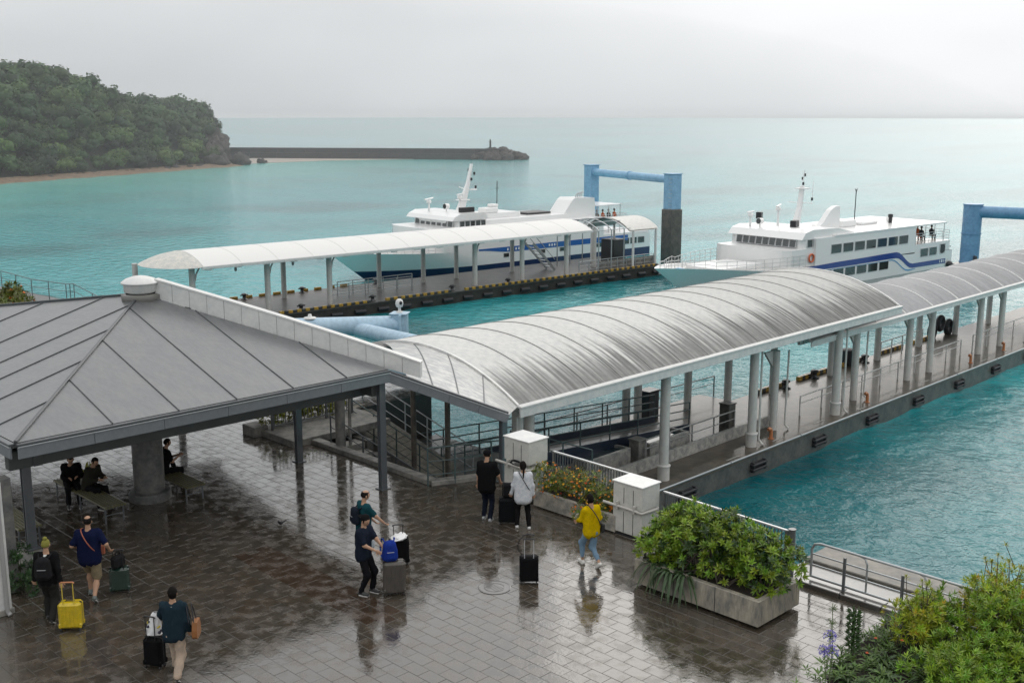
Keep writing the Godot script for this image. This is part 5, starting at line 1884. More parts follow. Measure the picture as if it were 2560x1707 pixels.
	bc.lathe(Vector3.ZERO, [Vector2(0.6, 0), Vector2(0.6, 0.3), Vector2(0.34, 0.4), Vector2(0.28, 2.0), Vector2(0.5, 2.1), Vector2(0.5, 2.2), Vector2(0.22, 2.3)], 12)
	part(be, "tower", bc, mats["dark_rock"])
	var lt := M.new()
	lt.lathe(Vector3(0, 2.3, 0), [Vector2(0.24, 0), Vector2(0.24, 0.45), Vector2(0.3, 0.5), Vector2(0.0, 0.8)], 10)
	part(be, "lantern", lt, mats["dark_rock"])
	# sand flat in front of the breakwater
	var sf := M.new()
	var sp := PackedVector2Array()
	for q in [Vector2(176, 295), Vector2(191, 297), Vector2(212, 299), Vector2(250, 285), Vector2(253, 292), Vector2(236, 312), Vector2(214, 340), Vector2(190, 318)]: sp.append(q)
	sf.slab(Vector3(0, -4.40, 0), Vector3.RIGHT, Vector3(0, 0, -1), sp, 0.4)
	solo("sand_flat", sf, mat("pale_sand", lin(0.42, 0.37, 0.32), 0.7, {"tex": "soft", "scale": 0.05}), "pale sand flat before the breakwater", "sand", "", "structure")
	haze_bank(Vector3(175, -4, -285), Vector3(430, 90, 430), 0.0009)

func haze_bank(at: Vector3, size: Vector3, density: float) -> void:
	var f := FogVolume.new()
	f.name = numbered("haze_bank")
	f.shape = RenderingServer.FOG_VOLUME_SHAPE_ELLIPSOID
	f.size = size
	var m := FogMaterial.new()
	m.density = density
	m.albedo = Color(0.97, 0.99, 1.0)
	f.material = m
	add_child(f)
	f.position = at
	tag(f, "thin rain haze hanging round the wooded island and breakwater", "haze", "", "stuff")

func rock(sd: int, size: Vector3, at: Vector3) -> M:
	var nz := FastNoiseLite.new()
	nz.seed = sd
	nz.frequency = 0.9
	nz.fractal_octaves = 3
	var m := M.new()
	var rows := []
	for j in 13:
		var e := -PI / 2 + PI * j / 12
		var row := PackedVector3Array()
		for i in 18:
			var g := -TAU * i / 18
			var d := Vector3(cos(g) * cos(e), sin(e), sin(g) * cos(e))
			var k := 1.0 + 0.5 * nz.get_noise_3dv(d * 1.5) + 0.28 * nz.get_noise_3dv(d * 4.5)
			row.append(at + d * size * k)
		rows.append(row)
	m.loft(rows, true)
	return m

# ---------- fences, cabinets and small things along the quay edge ----------
func bar_fence(label: String, a: Vector3, b: Vector3, n: int, h: float, posts: int) -> void:
	var t := thing("bar_fence", label, "fence")
	var steelm := mat("fence_steel", lin(0.10, 0.105, 0.11), 0.35, {"coat": 0.4})
	var topm := mat("fence_top_sheen", lin(0.50, 0.51, 0.52), 0.25, {"metal": 0.4, "coat": 0.4})  # top rail paler than the bars: wet highlight put into its colour
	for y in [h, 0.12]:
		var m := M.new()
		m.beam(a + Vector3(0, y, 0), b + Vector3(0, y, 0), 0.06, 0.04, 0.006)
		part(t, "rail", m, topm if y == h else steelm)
	for i in n:
		var p := a.lerp(b, (i + 0.5) / n)
		var m := M.new()
		m.cyl(p + Vector3(0, 0.12, 0), p + Vector3(0, h, 0), 0.015, 0.015, 6, false)
		part(t, "bar", m, steelm)
	for i in posts:
		var p := a.lerp(b, float(i) / (posts - 1))
		var m := M.new()
		m.box(p + Vector3(0, h * 0.5, 0), Vector3(0.07, h + 0.03, 0.07), Basis(), 0.008)
		part(t, "post", m, steelm)
func cabinet(label: String, at: Vector3, w: float, d: float, h: float, split: float, cables: bool) -> void:
	var t := thing("utility_cabinet", label, "cabinet", at)
	var paint := mat("cabinet_paint", lin(0.62, 0.61, 0.57), 0.4, {"tex": "soft", "scale": 0.8, "coat": 0.3})
	var m := M.new()
	m.box(Vector3(0, split * 0.5 + 0.04, 0), Vector3(d, split - 0.08, w), Basis(), 0.015)
	part(t, "lower_box", m, paint)
	m = M.new()
	m.box(Vector3(0, 0.025, 0), Vector3(d - 0.06, 0.05, w - 0.06))
	part(t, "plinth", m, mat("dark_gap", lin(0.02, 0.02, 0.02), 0.8))
	m = M.new()
	m.box(Vector3(0, (split + h) * 0.5 + (0.05 if cables else 0.005), 0), Vector3(d, h - split - (0.1 if cables else 0.01), w), Basis(), 0.015)
	var up := part(t, "upper_box", m, paint)
	m = M.new()
	m.box(Vector3(0, h + 0.015, 0), Vector3(d + 0.05, 0.03, w + 0.05), Basis(), 0.008)
	part(up, "lid", m, white_paint())
	for z in [-w * 0.12, w * 0.2]:
		m = M.new()
		m.box(Vector3(-d * 0.5 - 0.003, (split + h) * 0.5, z), Vector3(0.006, h - split - 0.2, 0.012))
		part(up, "panel_seam", m, mats["dark_gap"])
		m = M.new()
		m.box(Vector3(-d * 0.5 - 0.003, split * 0.5, z), Vector3(0.006, split - 0.2, 0.012))
		part(t, "panel_seam", m, mats["dark_gap"])
	m = M.new()
	m.tube([Vector3(-d * 0.5 - 0.05, split + 0.02, -w * 0.5 - 0.25), Vector3(-d * 0.5 - 0.05, split + 0.01, w * 0.35), Vector3(-d * 0.5 - 0.05, split - 0.02, w * 0.5 + 0.02), Vector3(d * 0.3, split - 0.02, w * 0.5 + 0.05)], 0.035, 8)
	part(t, "conduit", m, mat("old_conduit", lin(0.48, 0.46, 0.42), 0.5))
	for z in [-w * 0.3, w * 0.28]:
		m = M.new()
		m.box(Vector3(-d * 0.5 - 0.04, split + 0.03, z), Vector3(0.08, 0.2, 0.06), Basis(), 0.01)
		part(t, "clamp", m, mats["old_conduit"])
	if cables:
		for i in 4:
			m = M.new()
			var pts := []
			for k in 13:
				var a := TAU * k / 12 + i
				pts.append(Vector3(-d * 0.5 - 0.03 - 0.015 * i, split + 0.06 + 0.07 * sin(a) + 0.02 * i, 0.08 + (w * 0.32 - 0.03 * i) * cos(a)))
			m.tube(pts, 0.012, 5)
			part(t, "cable_loop", m, mats["black_rubber"])

func build_quay_things() -> void:
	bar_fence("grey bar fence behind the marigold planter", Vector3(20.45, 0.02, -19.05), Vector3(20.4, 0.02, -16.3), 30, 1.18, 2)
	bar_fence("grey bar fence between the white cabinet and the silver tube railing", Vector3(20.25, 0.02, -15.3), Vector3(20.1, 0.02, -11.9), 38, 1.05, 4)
	cabinet("white cabinet with coiled black cables beside the man in black", Vector3(19.85, 0, -19.48), 0.90, 0.70, 1.62, 0.92, true)
	cabinet("white cabinet with a grey conduit between marigolds and shrub planter", Vector3(19.83, 0, -15.80), 0.88, 0.66, 1.30, 0.72, false)
	var gp := M.new()
	gp.cyl(Vector3(20.1, 0, -11.78), Vector3(20.1, 1.12, -11.78), 0.075, 0.075, 12)
	gp.cyl(Vector3(20.1, 1.12, -11.78), Vector3(20.1, 1.14, -11.78), 0.085, 0.085, 12)
	solo("gate_post", gp, mats["fence_steel"], "thick round steel post at the end of the bar fence", "post")
	# silver tube railing with rounded panels
	var tr := thing("tube_railing", "silver tube railing with rounded panels along the plaza edge", "railing")
	var x := 20.22
	var m1 := M.new()
	m1.tube([Vector3(x, 0.16, -11.36), Vector3(x, 0.78, -11.36), Vector3(x, 0.90, -11.30), Vector3(x, 0.94, -11.16), Vector3(x, 0.94, -4.0)], 0.028, 8)
	part(tr, "top_rail", m1, zinc())
	for y in [0.18, 0.44, 0.68]:
		m1 = M.new()
		m1.tube([Vector3(x, y, -11.36), Vector3(x, y, -4.0)], 0.018 if y > 0.2 else 0.028, 6)
		part(tr, "rail", m1, zinc())
	for i in 6:
		var z := -10.1 + i * 1.26
		m1 = M.new()
		m1.tube([Vector3(x, 0.16, z), Vector3(x, 0.78, z), Vector3(x, 0.90, z - 0.05), Vector3(x, 0.935, z - 0.16)], 0.022, 7)
		part(tr, "upright", m1, zinc())
		m1 = M.new()
		m1.box(Vector3(x - 0.09, 0.42, z - 0.45), Vector3(0.055, 0.84, 0.055), Basis(), 0.008)
		part(tr, "post", m1, mats["fence_steel"])
	var kb := thing("edge_kerb", "dark wet stone kerb under the silver tube railing", "kerb")
	for i in 8:
		var m := M.new()
		m.box(Vector3(20.12, 0.05, -11.2 + i * 0.92 + 0.2), Vector3(0.34, 0.13, 0.91), Basis(), 0.015)
		part(kb, "kerb_stone", m, mats["wet_iron"])
	var ws := M.new()
	ws.box(Vector3(22.05, -2.5, -4.5), Vector3(0.95, 4.84, 15.6), Basis(), 0.02)
	var wi := M.new()
	wi.box(Vector3(20.9, -2.56, -4.5), Vector3(1.34, 4.8, 15.6), Basis(), 0.01)
	solo("quay_ledge", wi, mat("wet_ledge", lin(0.15, 0.145, 0.135), 0.3, {"tex": "stain", "scale": 0.5, "coat": 0.8}), "wet grey ledge between the tube railing and the pale walk", "path", "", "structure")
	solo("quay_walk", ws, mat("pale_quay", lin(0.20, 0.185, 0.155), 0.6, {"tex": "stain", "scale": 0.3, "coat": 0.25}), "pale concrete walk outside the railing above the water", "path", "", "structure")
	# a small dark bird on the paving
	var bd := thing("bird", "small dark bird standing on the wet paving before the pavilion", "bird", Vector3(14.07, 0, -22.08), deg_to_rad(-60))
	var m := M.new()
	var rows := []
	for q in [[-0.16, 0.10, 0.006], [-0.10, 0.115, 0.018], [-0.04, 0.12, 0.038], [0.02, 0.13, 0.045], [0.07, 0.15, 0.036], [0.095, 0.185, 0.024], [0.115, 0.205, 0.027], [0.14, 0.205, 0.02], [0.155, 0.20, 0.006], [0.18, 0.196, 0.002]]:
		var row := PackedVector3Array()
		for i in 10:
			var g := -TAU * i / 10
			row.append(Vector3(cos(g) * q[2], q[1] + sin(g) * q[2], q[0]))
		rows.append(row)
	m.loft(rows, true)
	part(bd, "body", m, mat("bird_dark", lin(0.015, 0.015, 0.018), 0.6))
	m = M.new()
	m.box(Vector3(0, 0.098, -0.20), Vector3(0.03, 0.008, 0.16), Basis(Vector3.RIGHT, 0.1))
	part(bd, "tail", m, mats["bird_dark"])
	for s in [-1, 1]:
		m = M.new()
		m.tube([Vector3(s * 0.016, 0.10, 0.01), Vector3(s * 0.018, 0.05, -0.005), Vector3(s * 0.018, 0.004, 0.01), Vector3(s * 0.018, 0.003, 0.035)], 0.004, 5)
		part(bd, "leg", m, mats["bird_dark"])
	# railing in the garden behind the pavilion roof
	rail_line("garden_railing", "thin grey railing with sloping ends behind the pavilion roof", [Vector3(23.83, 0.0, -65.2), Vector3(23.73, 0.0, -60.7), Vector3(24.3, 0.0, -57.65), Vector3(24.6, 0.0, -57.36), Vector3(24.8, -0.6, -53.5)], 1.1, 3, 2, mat("thin_grey", lin(0.14, 0.17, 0.18), 0.4))

# ---------- plants ----------
# one leaf: folded along the midrib, four faces; base at p, along d, width w, normal hint u
func leaf(m: M, p: Vector3, d: Vector3, u: Vector3, len: float, w: float, droop: float) -> void:
	var s := d.cross(u).normalized()
	u = s.cross(d).normalized()
	var a := p + d * len * 0.45 - u * droop * 0.3 * len
	var t := p + d * len - u * droop * len
	var l := a + s * w * 0.5 + u * w * 0.15
	var r := a - s * w * 0.5 + u * w * 0.15
	m.tri(p, a, l); m.tri(a, t, l)
	m.tri(p, r, a); m.tri(a, r, t)
func rosette(sd: int, n: int, len: float, w: float, spread: float, bright: float) -> ArrayMesh:
	var r := RandomNumberGenerator.new()
	r.seed = sd
	var m := M.new()
	for i in n:
		var a := i * 2.4 + r.randf() * 0.5
		var up := lerpf(0.95, 0.05, float(i) / n) * spread + r.randf_range(-0.12, 0.12)
		var d := Vector3(cos(a) * cos(up), sin(up), sin(a) * cos(up)).normalized()
		var k := bright * r.randf_range(0.75, 1.2)
		m.col = Color(k * r.randf_range(0.85, 1.2), k, k * 0.9)
		leaf(m, Vector3(0, -0.02 + 0.03 * (1.0 - float(i) / n), 0), d, Vector3.UP + d * 0.01, len * r.randf_range(0.7, 1.15), w * r.randf_range(0.8, 1.15), r.randf_range(0.0, 0.25))
	return m.mesh()
func strap_clump(sd: int, n: int, len: float, w: float, arch: float) -> ArrayMesh:
	var r := RandomNumberGenerator.new()
	r.seed = sd
	var m := M.new()
	for i in n:
		var a := r.randf() * TAU
		var out := Vector3(cos(a), 0, sin(a))
		var l := len * r.randf_range(0.65, 1.15)
		var tilt := r.randf_range(0.5, 1.25)
		var k := r.randf_range(0.7, 1.25)
		m.col = Color(k * r.randf_range(0.85, 1.25), k, k * 0.9)
		var s := out.cross(Vector3.UP)
		var prev := []
		for j in 7:
			var t := j / 6.0
			var p := out * (l * t * cos(tilt) + 0.02) + Vector3(0, l * t * sin(tilt) - arch * l * t * t, 0)
			var ww := w * (0.7 + 0.6 * t) * (1.0 - t * t * t) + 0.002
			var cur := [p + s * ww * 0.5, p - Vector3(0, ww * 0.22, 0), p - s * ww * 0.5]
			if j > 0:
				m.quad(prev[0], cur[0], cur[1], prev[1])
				m.quad(prev[1], cur[1], cur[2], prev[2])
			prev = cur
	return m.mesh()
# sprays placed through a lumpy volume; returns transforms and tints
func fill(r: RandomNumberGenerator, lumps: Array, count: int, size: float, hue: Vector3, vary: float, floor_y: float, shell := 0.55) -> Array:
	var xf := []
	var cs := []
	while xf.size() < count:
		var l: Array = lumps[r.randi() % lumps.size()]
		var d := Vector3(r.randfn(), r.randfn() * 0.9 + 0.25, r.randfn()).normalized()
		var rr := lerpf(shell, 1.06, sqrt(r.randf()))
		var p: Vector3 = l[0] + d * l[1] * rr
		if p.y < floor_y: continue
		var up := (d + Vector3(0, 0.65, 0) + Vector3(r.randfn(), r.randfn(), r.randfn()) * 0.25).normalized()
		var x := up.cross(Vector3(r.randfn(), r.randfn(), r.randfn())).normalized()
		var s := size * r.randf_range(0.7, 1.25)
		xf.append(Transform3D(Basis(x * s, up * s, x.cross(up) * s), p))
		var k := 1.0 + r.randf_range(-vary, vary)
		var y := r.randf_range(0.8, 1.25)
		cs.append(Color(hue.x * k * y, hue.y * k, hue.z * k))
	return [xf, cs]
func stems(r: RandomNumberGenerator, base: Vector3, spread: Vector3, lumps: Array, n: int, rad: float) -> M:
	var m := M.new()
	for i in n:
		var l: Array = lumps[i % lumps.size()]
		var a := base + Vector3(r.randf_range(-1, 1), 0, r.randf_range(-1, 1)) * spread
		var b: Vector3 = l[0] + Vector3(r.randf_range(-0.6, 0.6), r.randf_range(-0.2, 0.8), r.randf_range(-0.6, 0.6)) * l[1]
		m.tube([a, a.lerp(b, 0.5) + Vector3(r.randfn(), 0, r.randfn()) * 0.06, b], rad, 5, rad * 0.35)
	return m
func lf(key: String) -> Material: return mat("leaf_" + key, Color.WHITE, 0.35, {"vc": true, "two": true, "spec": 0.5, "back": lin(0.22, 0.28, 0.05)})
func bark() -> Material: return mat("shrub_bark", lin(0.08, 0.065, 0.05), 0.8)

func build_planters() -> void:
	var r := RandomNumberGenerator.new()
	r.seed = 313
	var conc := mat("planter_concrete", lin(0.36, 0.33, 0.27), 0.55, {"tex": "stain", "scale": Vector3(0.9, 0.35, 0.9), "ntex": "fine_n", "nscale": 0.4, "coat": 0.25})
	var soilm := mat("soil", lin(0.025, 0.018, 0.013), 0.9)
	# the big planter
	var pl := thing("concrete_planter", "stained grey concrete planter box standing alone on the plaza", "planter", Vector3(18.24, 0, -12.42))
	for q in [[-0.69, 0.0, 0.12, 3.06], [0.69, 0.0, 0.12, 3.06], [0.0, 1.47, 1.26, 0.12], [0.0, -1.47, 1.26, 0.12]]:
		var m := M.new()
		m.box(Vector3(q[0], 0.335, q[1]), Vector3(q[2], 0.53, q[3]), Basis(), 0.012)
		part(pl, "side", m, conc)
	for z in [-0.5, 0.52]:
		var m := M.new()
		m.box(Vector3(-0.7515, 0.335, z), Vector3(0.004, 0.52, 0.014))
		part(pl, "joint", m, mats["dark_gap"])
	var m0 := M.new()
	m0.box(Vector3(0, 0.04, 0), Vector3(1.15, 0.08, 2.7))
	part(pl, "foot", m0, mats["dark_gap"])
	m0 = M.new()
	m0.box(Vector3(0, 0.46, 0), Vector3(1.24, 0.1, 2.8))
	part(pl, "soil", m0, soilm)
	var sh := thing("planter_shrub", "dense glossy green shrub filling the grey concrete planter", "shrub", Vector3(18.24, 0.5, -12.42))
	var lumps := []
	for q in [[-0.2, 0.5, -1.05, 0.56], [0.2, 0.62, -0.8, 0.68], [-0.3, 0.62, -0.35, 0.66], [0.25, 0.66, 0.1, 0.66], [-0.28, 0.50, 0.45, 0.58], [0.28, 0.56, 0.85, 0.60], [-0.05, 0.42, 1.2, 0.55], [0.35, 0.5, 1.35, 0.5], [0.4, 0.5, -1.2, 0.5], [0.0, 0.65, -1.1, 0.45], [0.0, 0.9, 0.2, 0.45], [-0.42, 0.32, -1.25, 0.42], [0.5, 0.5, 0.4, 0.5], [-0.05, 0.85, -0.6, 0.5]]:
		lumps.append([Vector3(q[0], q[1], q[2]), q[3]])
	part(sh, "stems", stems(r, Vector3(0, 0, 0), Vector3(0.5, 0, 1.2), lumps, 26, 0.022), bark())
	for k in 3:
		var f := fill(r, lumps, 400, 1.0, Vector3(0.19, 0.30, 0.026), 0.35, 0.02)
		many(sh, "leaf_sprays", rosette(70 + k, 11, 0.125, 0.042, 1.25, 1.0), lf("glossy"), f[0], f[1])
	var dk := fill(r, lumps, 420, 1.1, Vector3(0.03, 0.07, 0.012), 0.3, 0.0, 0.1)  # inner leaves tinted far darker: shade inside the shrub put into the colour
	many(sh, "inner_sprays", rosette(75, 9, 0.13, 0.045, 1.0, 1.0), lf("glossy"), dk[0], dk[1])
	# strap leaved plant hanging over the planter's rim
	var sp := thing("strap_plant", "dark strap leaved plant drooping over the planter rim", "plant", Vector3(17.60, 0.56, -13.15))
	var xs := []
	var cc := []
	for i in 4:
		xs.append(Transform3D(Basis(Vector3.UP, r.randf() * TAU), Vector3(r.randf_range(-0.15, 0.0), 0, -0.35 + i * 0.28)))
		cc.append(Color(0.045, 0.085, 0.03) * r.randf_range(0.8, 1.2))
	many(sp, "strap_leaves", strap_clump(81, 26, 0.72, 0.055, 1.35), lf("strap"), xs, cc)
	# the marigold planter by the fence
	var mp := thing("flower_planter", "long pale concrete planter full of marigolds below the fence", "planter", Vector3(19.75, 0, -17.5))
	for q in [[-0.22, 0.0, 0.1, 2.7], [0.28, 0.0, 0.1, 2.7], [0.03, 1.3, 0.4, 0.1], [0.03, -1.3, 0.4, 0.1]]:
		var m := M.new()
		m.box(Vector3(q[0], 0.24, q[1]), Vector3(q[2], 0.42, q[3]), Basis(), 0.012)
		part(mp, "side", m, mat("pale_planter", lin(0.46, 0.43, 0.37), 0.55, {"tex": "stain", "scale": 0.7, "coat": 0.2}))
	m0 = M.new()
	m0.box(Vector3(0.03, 0.3, 0), Vector3(0.42, 0.2, 2.5))
	part(mp, "soil", m0, soilm)
	var mg := thing("marigold_bush", "bush of orange and yellow marigolds spilling over the planter", "flowers", Vector3(19.75, 0.4, -17.5))
	var ml := []
	for i in 15:
		ml.append([Vector3(r.randf_range(-0.2, 0.35), r.randf_range(0.15, 0.5), -1.25 + i * 0.18), r.randf_range(0.3, 0.44)])
	ml.append([Vector3(-0.32, -0.05, 0.75), 0.34])
	ml.append([Vector3(-0.35, -0.1, 0.45), 0.32])
	part(mg, "stems", stems(r, Vector3.ZERO, Vector3(0.15, 0, 1.2), ml, 30, 0.008), bark())
	for k in 2:
		var f := fill(r, ml, 480, 1.0, Vector3(0.13, 0.17, 0.02), 0.4, -0.32, 0.3)
		many(mg, "leaf_sprays", rosette(90 + k, 9, 0.085, 0.022, 1.1, 1.0), lf("marigold"), f[0], f[1])
	var head := M.new()
	for i in 8:
		var a := TAU * i / 8
		head.col = Color(0.9 + 0.2 * (i % 2), 0.9, 0.9)
		leaf(head, Vector3.ZERO, Vector3(cos(a), 0.35, sin(a)).normalized(), Vector3.UP, 0.030, 0.02, 0.1)
		leaf(head, Vector3(0, 0.008, 0), Vector3(cos(a + 0.4), 0.9, sin(a + 0.4)).normalized(), Vector3.UP, 0.020, 0.016, 0.1)
	for e in [[230, Vector3(0.66, 0.22, 0.012)], [260, Vector3(0.70, 0.44, 0.02)], [40, Vector3(0.45, 0.06, 0.01)]]:
		var f := fill(r, ml, e[0], 1.0, e[1], 0.15, -0.3, 0.97)
		many(mg, "flower_heads", head.mesh(), mat("petal", Color.WHITE, 0.6, {"vc": true, "two": true}), f[0], f[1])
	# foreground garden
	var gb := M.new()
	gb.slab(Vector3(0, 0.05, 0), Vector3.RIGHT, Vector3(0, 0, -1), PackedVector2Array([Vector2(15.9, 4.0), Vector2(21, 4.0), Vector2(21, 8.4), Vector2(19.6, 9.3), Vector2(18.4, 9.2), Vector2(16.8, 9.0), Vector2(16.0, 8.4)]), 0.2)
	solo("garden_bed", gb, soilm, "dark soil bed of the foreground garden", "garden bed", "", "structure")
	var spots := [[20.15, 0.95, -7.6, 0.75], [19.55, 1.0, -7.0, 0.7], [20.6, 0.9, -6.6, 0.8], [19.3, 0.75, -8.1, 0.6], [20.9, 1.0, -7.4, 0.55], [18.9, 0.6, -7.3, 0.6], [19.0, 0.5, -6.3, 0.7], [20.2, 0.6, -5.8, 0.8], [18.75, 0.75, -8.45, 0.55], [18.2, 0.45, -7.6, 0.55], [17.6, 0.4, -6.9, 0.55]]
	var yel := [true, false, true, false, true, false, false, false, true, false, false]
	for i in spots.size():
		var q: Array = spots[i]
		var lab: String = ["tallest yellow tipped shrub overlooking the water in the garden", "fresh green shrub between the yellow tipped shrubs", "wide yellow tipped shrub against the sea", "green shrub leaning over the tube railing's kerb", "open branched shrub with yellow rosettes over the water", "bushy green shrub at the front of the garden", "dark green shrub low in the garden corner", "rounded green shrub behind the low corner", "slender yellow green shrub at the bed's edge by the kerb", "low green shrub among the strap leaves", "low green shrub nearest the paving"][i]
		var s := thing("garden_shrub", lab, "shrub", Vector3(q[0], 0, q[2]), 0.0, "shrubs in the foreground garden")
		var ll := []
		for k in 6:
			ll.append([Vector3(r.randf_range(-0.4, 0.4), q[1] * r.randf_range(0.45, 1.0), r.randf_range(-0.4, 0.4)), q[3] * r.randf_range(0.5, 0.8)])
		part(s, "stems", stems(r, Vector3.ZERO, Vector3(0.3, 0, 0.3), ll, 22, 0.014), bark())
		var f := fill(r, ll, 260, 1.0, Vector3(0.29, 0.37, 0.026) if yel[i] else Vector3(0.20, 0.33, 0.028), 0.35, 0.06, 0.35)
		many(s, "leaf_sprays", rosette(120 + i, 12, 0.115, 0.026, 1.35, 1.0), lf("garden"), f[0], f[1])
		if yel[i]:
			var g := fill(r, ll, 50, 1.05, Vector3(0.40, 0.33, 0.03), 0.25, 0.5, 0.95)
			many(s, "yellow_tips", rosette(140 + i, 9, 0.09, 0.024, 1.5, 1.0), lf("garden"), g[0], g[1])
			# bare shoots with a rosette on top
			var tx := []
			var tc := []
			for k in 7:
				var l: Array = ll[k % ll.size()]
				var a: Vector3 = l[0] + Vector3(0, l[1] * 0.6, 0)
				var b: Vector3 = a + Vector3(r.randfn() * 0.12, r.randf_range(0.3, 0.6), r.randfn() * 0.12)
				var stm := M.new()
				stm.tube([a, b], 0.009, 5, 0.006)
				part(s, "shoot", stm, bark())
				tx.append(Transform3D(Basis(), b))
				tc.append(Color(0.26, 0.27, 0.03))
			many(s, "shoot_tips", rosette(160 + i, 12, 0.10, 0.024, 1.3, 1.0), lf("garden"), tx, tc)
	# ground cover over the bed
	var gx := []
	var gc := []
	for i in 900:
		var p := Vector2(r.randf_range(16.0, 21.0), r.randf_range(-9.25, -4.2))
		if p.x + p.y * -1.0 < 25.2 and p.x < 16.6: continue
		var s := r.randf_range(0.8, 1.5)
		gx.append(Transform3D(Basis(Vector3.UP, r.randf() * TAU).scaled(Vector3(s, s, s)), Vector3(p.x, 0.05 + r.randf() * 0.16, p.y)))
		gc.append(Color(0.07, 0.13, 0.02) * r.randf_range(0.6, 1.5))
	var cover := many(self, "ground_cover", rosette(222, 10, 0.15, 0.035, 0.9, 1.0), lf("garden"), gx, gc)
	tag(cover, "low green ground cover over the garden soil", "ground cover", "", "stuff")
	# low strap leaved plants and agapanthus in front
	for q in [[16.75, -8.55, 0.62], [17.15, -8.85, 0.55], [17.3, -8.2, 0.7], [17.9, -8.5, 0.6], [16.55, -8.0, 0.6], [17.7, -7.6, 0.7], [18.3, -8.1, 0.6], [18.3, -7.3, 0.6], [17.0, -7.5, 0.65]]:
		var s := thing("strap_clump", "clump of arching strap leaves along the front of the garden", "plant", Vector3(q[0], 0.05, q[1]), r.randf() * TAU, "strap leaf clumps in the garden")
		var m := put(s, "strap_leaves", strap_clump(int(q[0] * 100), 34, q[2], 0.04, 0.75), mat("strap_green", lin(0.05, 0.10, 0.025), 0.35, {"vc": true, "two": true, "back": lin(0.1, 0.16, 0.03)}))
		m.position = Vector3.ZERO
	for q in [[16.45, -8.85, 0.95, true, "purple agapanthus head nearest the paving"], [16.25, -8.65, 0.82, true, "purple agapanthus head with the fullest bloom"], [16.3, -8.75, 0.75, true, "smaller purple agapanthus head beside the fullest one"], [17.05, -9.15, 0.85, false, "spent agapanthus head gone to seed"], [17.6, -9.35, 0.9, false, "taller spent agapanthus head beside the upright leafy plant"]]:
		agapanthus(Vector3(q[0], 0.04, q[1]), q[2], q[3], q[4], r)
	# orange flowers low in the garden
	for i in 4:
		var s := thing("orange_flower", "small orange red flower low among the strap leaves", "flower", Vector3(r.randf_range(16.6, 18.2), 0.05, r.randf_range(-8.9, -7.4)), 0.0, "orange flowers in the garden")
		var st := M.new()
		st.tube([Vector3.ZERO, Vector3(0.02, 0.45, 0.01)], 0.006, 5)
		part(s, "stem", st, mats["strap_green"])
		var h := put(s, "flower_head", head.mesh(), mat("orange_petal", lin(0.55, 0.09, 0.015), 0.6, {"vc": true, "two": true}))
		h.position = Vector3(0.02, 0.45, 0.01)
		h.scale = Vector3.ONE * 1.2
	# upright leafy plant
	var ul := thing("upright_plant", "upright dark green leafy plant rising before the wet paving", "plant", Vector3(17.75, 0.05, -9.05))
	var ux := []
	var uc := []
	for i in 60:
		var a := i * 2.4
		var y := 0.15 + i * 0.0125
		var d := Vector3(cos(a), 0.55, sin(a)).normalized()
		var x := d.cross(Vector3.UP).normalized()
		ux.append(Transform3D(Basis(x, d, x.cross(d)), Vector3(cos(a) * 0.05, y, sin(a) * 0.05)))
		uc.append(Color(0.035, 0.085, 0.02) * r.randf_range(0.8, 1.3))
	var us := M.new()
	us.tube([Vector3.ZERO, Vector3(0.01, 0.5, 0), Vector3(0, 0.95, 0.01)], 0.014, 6, 0.006)
	part(ul, "stem", us, bark())
	many(ul, "leaves", rosette(171, 4, 0.15, 0.04, 0.8, 1.0), lf("upright"), ux, uc)
	# shrub beside the white wall with a white flower
	var ws := thing("wall_shrub", "small dark shrub with white blooms beside the plinth", "shrub", Vector3(8.15, 0, -22.75))
	var wl := [[Vector3(0, 0.35, 0), 0.35], [Vector3(0.05, 0.75, -0.1), 0.26], [Vector3(0.2, 0.25, 0.25), 0.28]]
	part(ws, "stems", stems(r, Vector3.ZERO, Vector3(0.1, 0, 0.1), wl, 8, 0.012), bark())
	var wf := fill(r, wl, 170, 1.0, Vector3(0.03, 0.075, 0.02), 0.3, 0.02, 0.3)
	many(ws, "leaf_sprays", rosette(181, 9, 0.10, 0.035, 1.0, 1.0), lf("wall"), wf[0], wf[1])
	var wh := fill(r, wl, 3, 1.6, Vector3(0.75, 0.75, 0.72), 0.05, 0.3, 1.0)
	many(ws, "white_blooms", head.mesh(), mats["petal"], wh[0], wh[1])
	# yellow green hedge with bars beyond the stair head, and a yellow leaved pot plant under the roof
	var hg := thing("yellow_hedge", "yellow green hedge behind bars at the back of the plaza", "hedge", Vector3(19.75, 0.18, -29.35))
	var hl := []
	for i in 12: hl.append([Vector3(-1.3 + i * 0.25, 0.36 + 0.1 * (i % 3), r.randf_range(-0.12, 0.12)), 0.36])
	part(hg, "stems", stems(r, Vector3.ZERO, Vector3(1.2, 0, 0.1), hl, 16, 0.012), bark())
	var hf := fill(r, hl, 520, 1.1, Vector3(0.24, 0.26, 0.02), 0.4, 0.0, 0.3)
	many(hg, "leaf_sprays", rosette(191, 9, 0.11, 0.035, 1.1, 1.0), lf("hedge"), hf[0], hf[1])
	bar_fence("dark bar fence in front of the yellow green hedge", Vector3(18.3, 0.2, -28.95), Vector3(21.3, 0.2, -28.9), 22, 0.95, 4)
	var yp := thing("yellow_plant", "yellow striped leafy plant behind the seated pair", "plant", Vector3(12.6, 0.0, -29.6))
	put(yp, "strap_leaves", strap_clump(201, 30, 0.8, 0.06, 0.8), mat("yellow_strap", lin(0.30, 0.30, 0.02), 0.4, {"vc": true, "two": true, "back": lin(0.3, 0.3, 0.03)}))
	# bushes by the garden railing far left
	var gs := thing("garden_bush", "low yellow green bush with orange blooms by the garden railing", "bush", Vector3(21.0, 0, -58.5))
	var gl := []
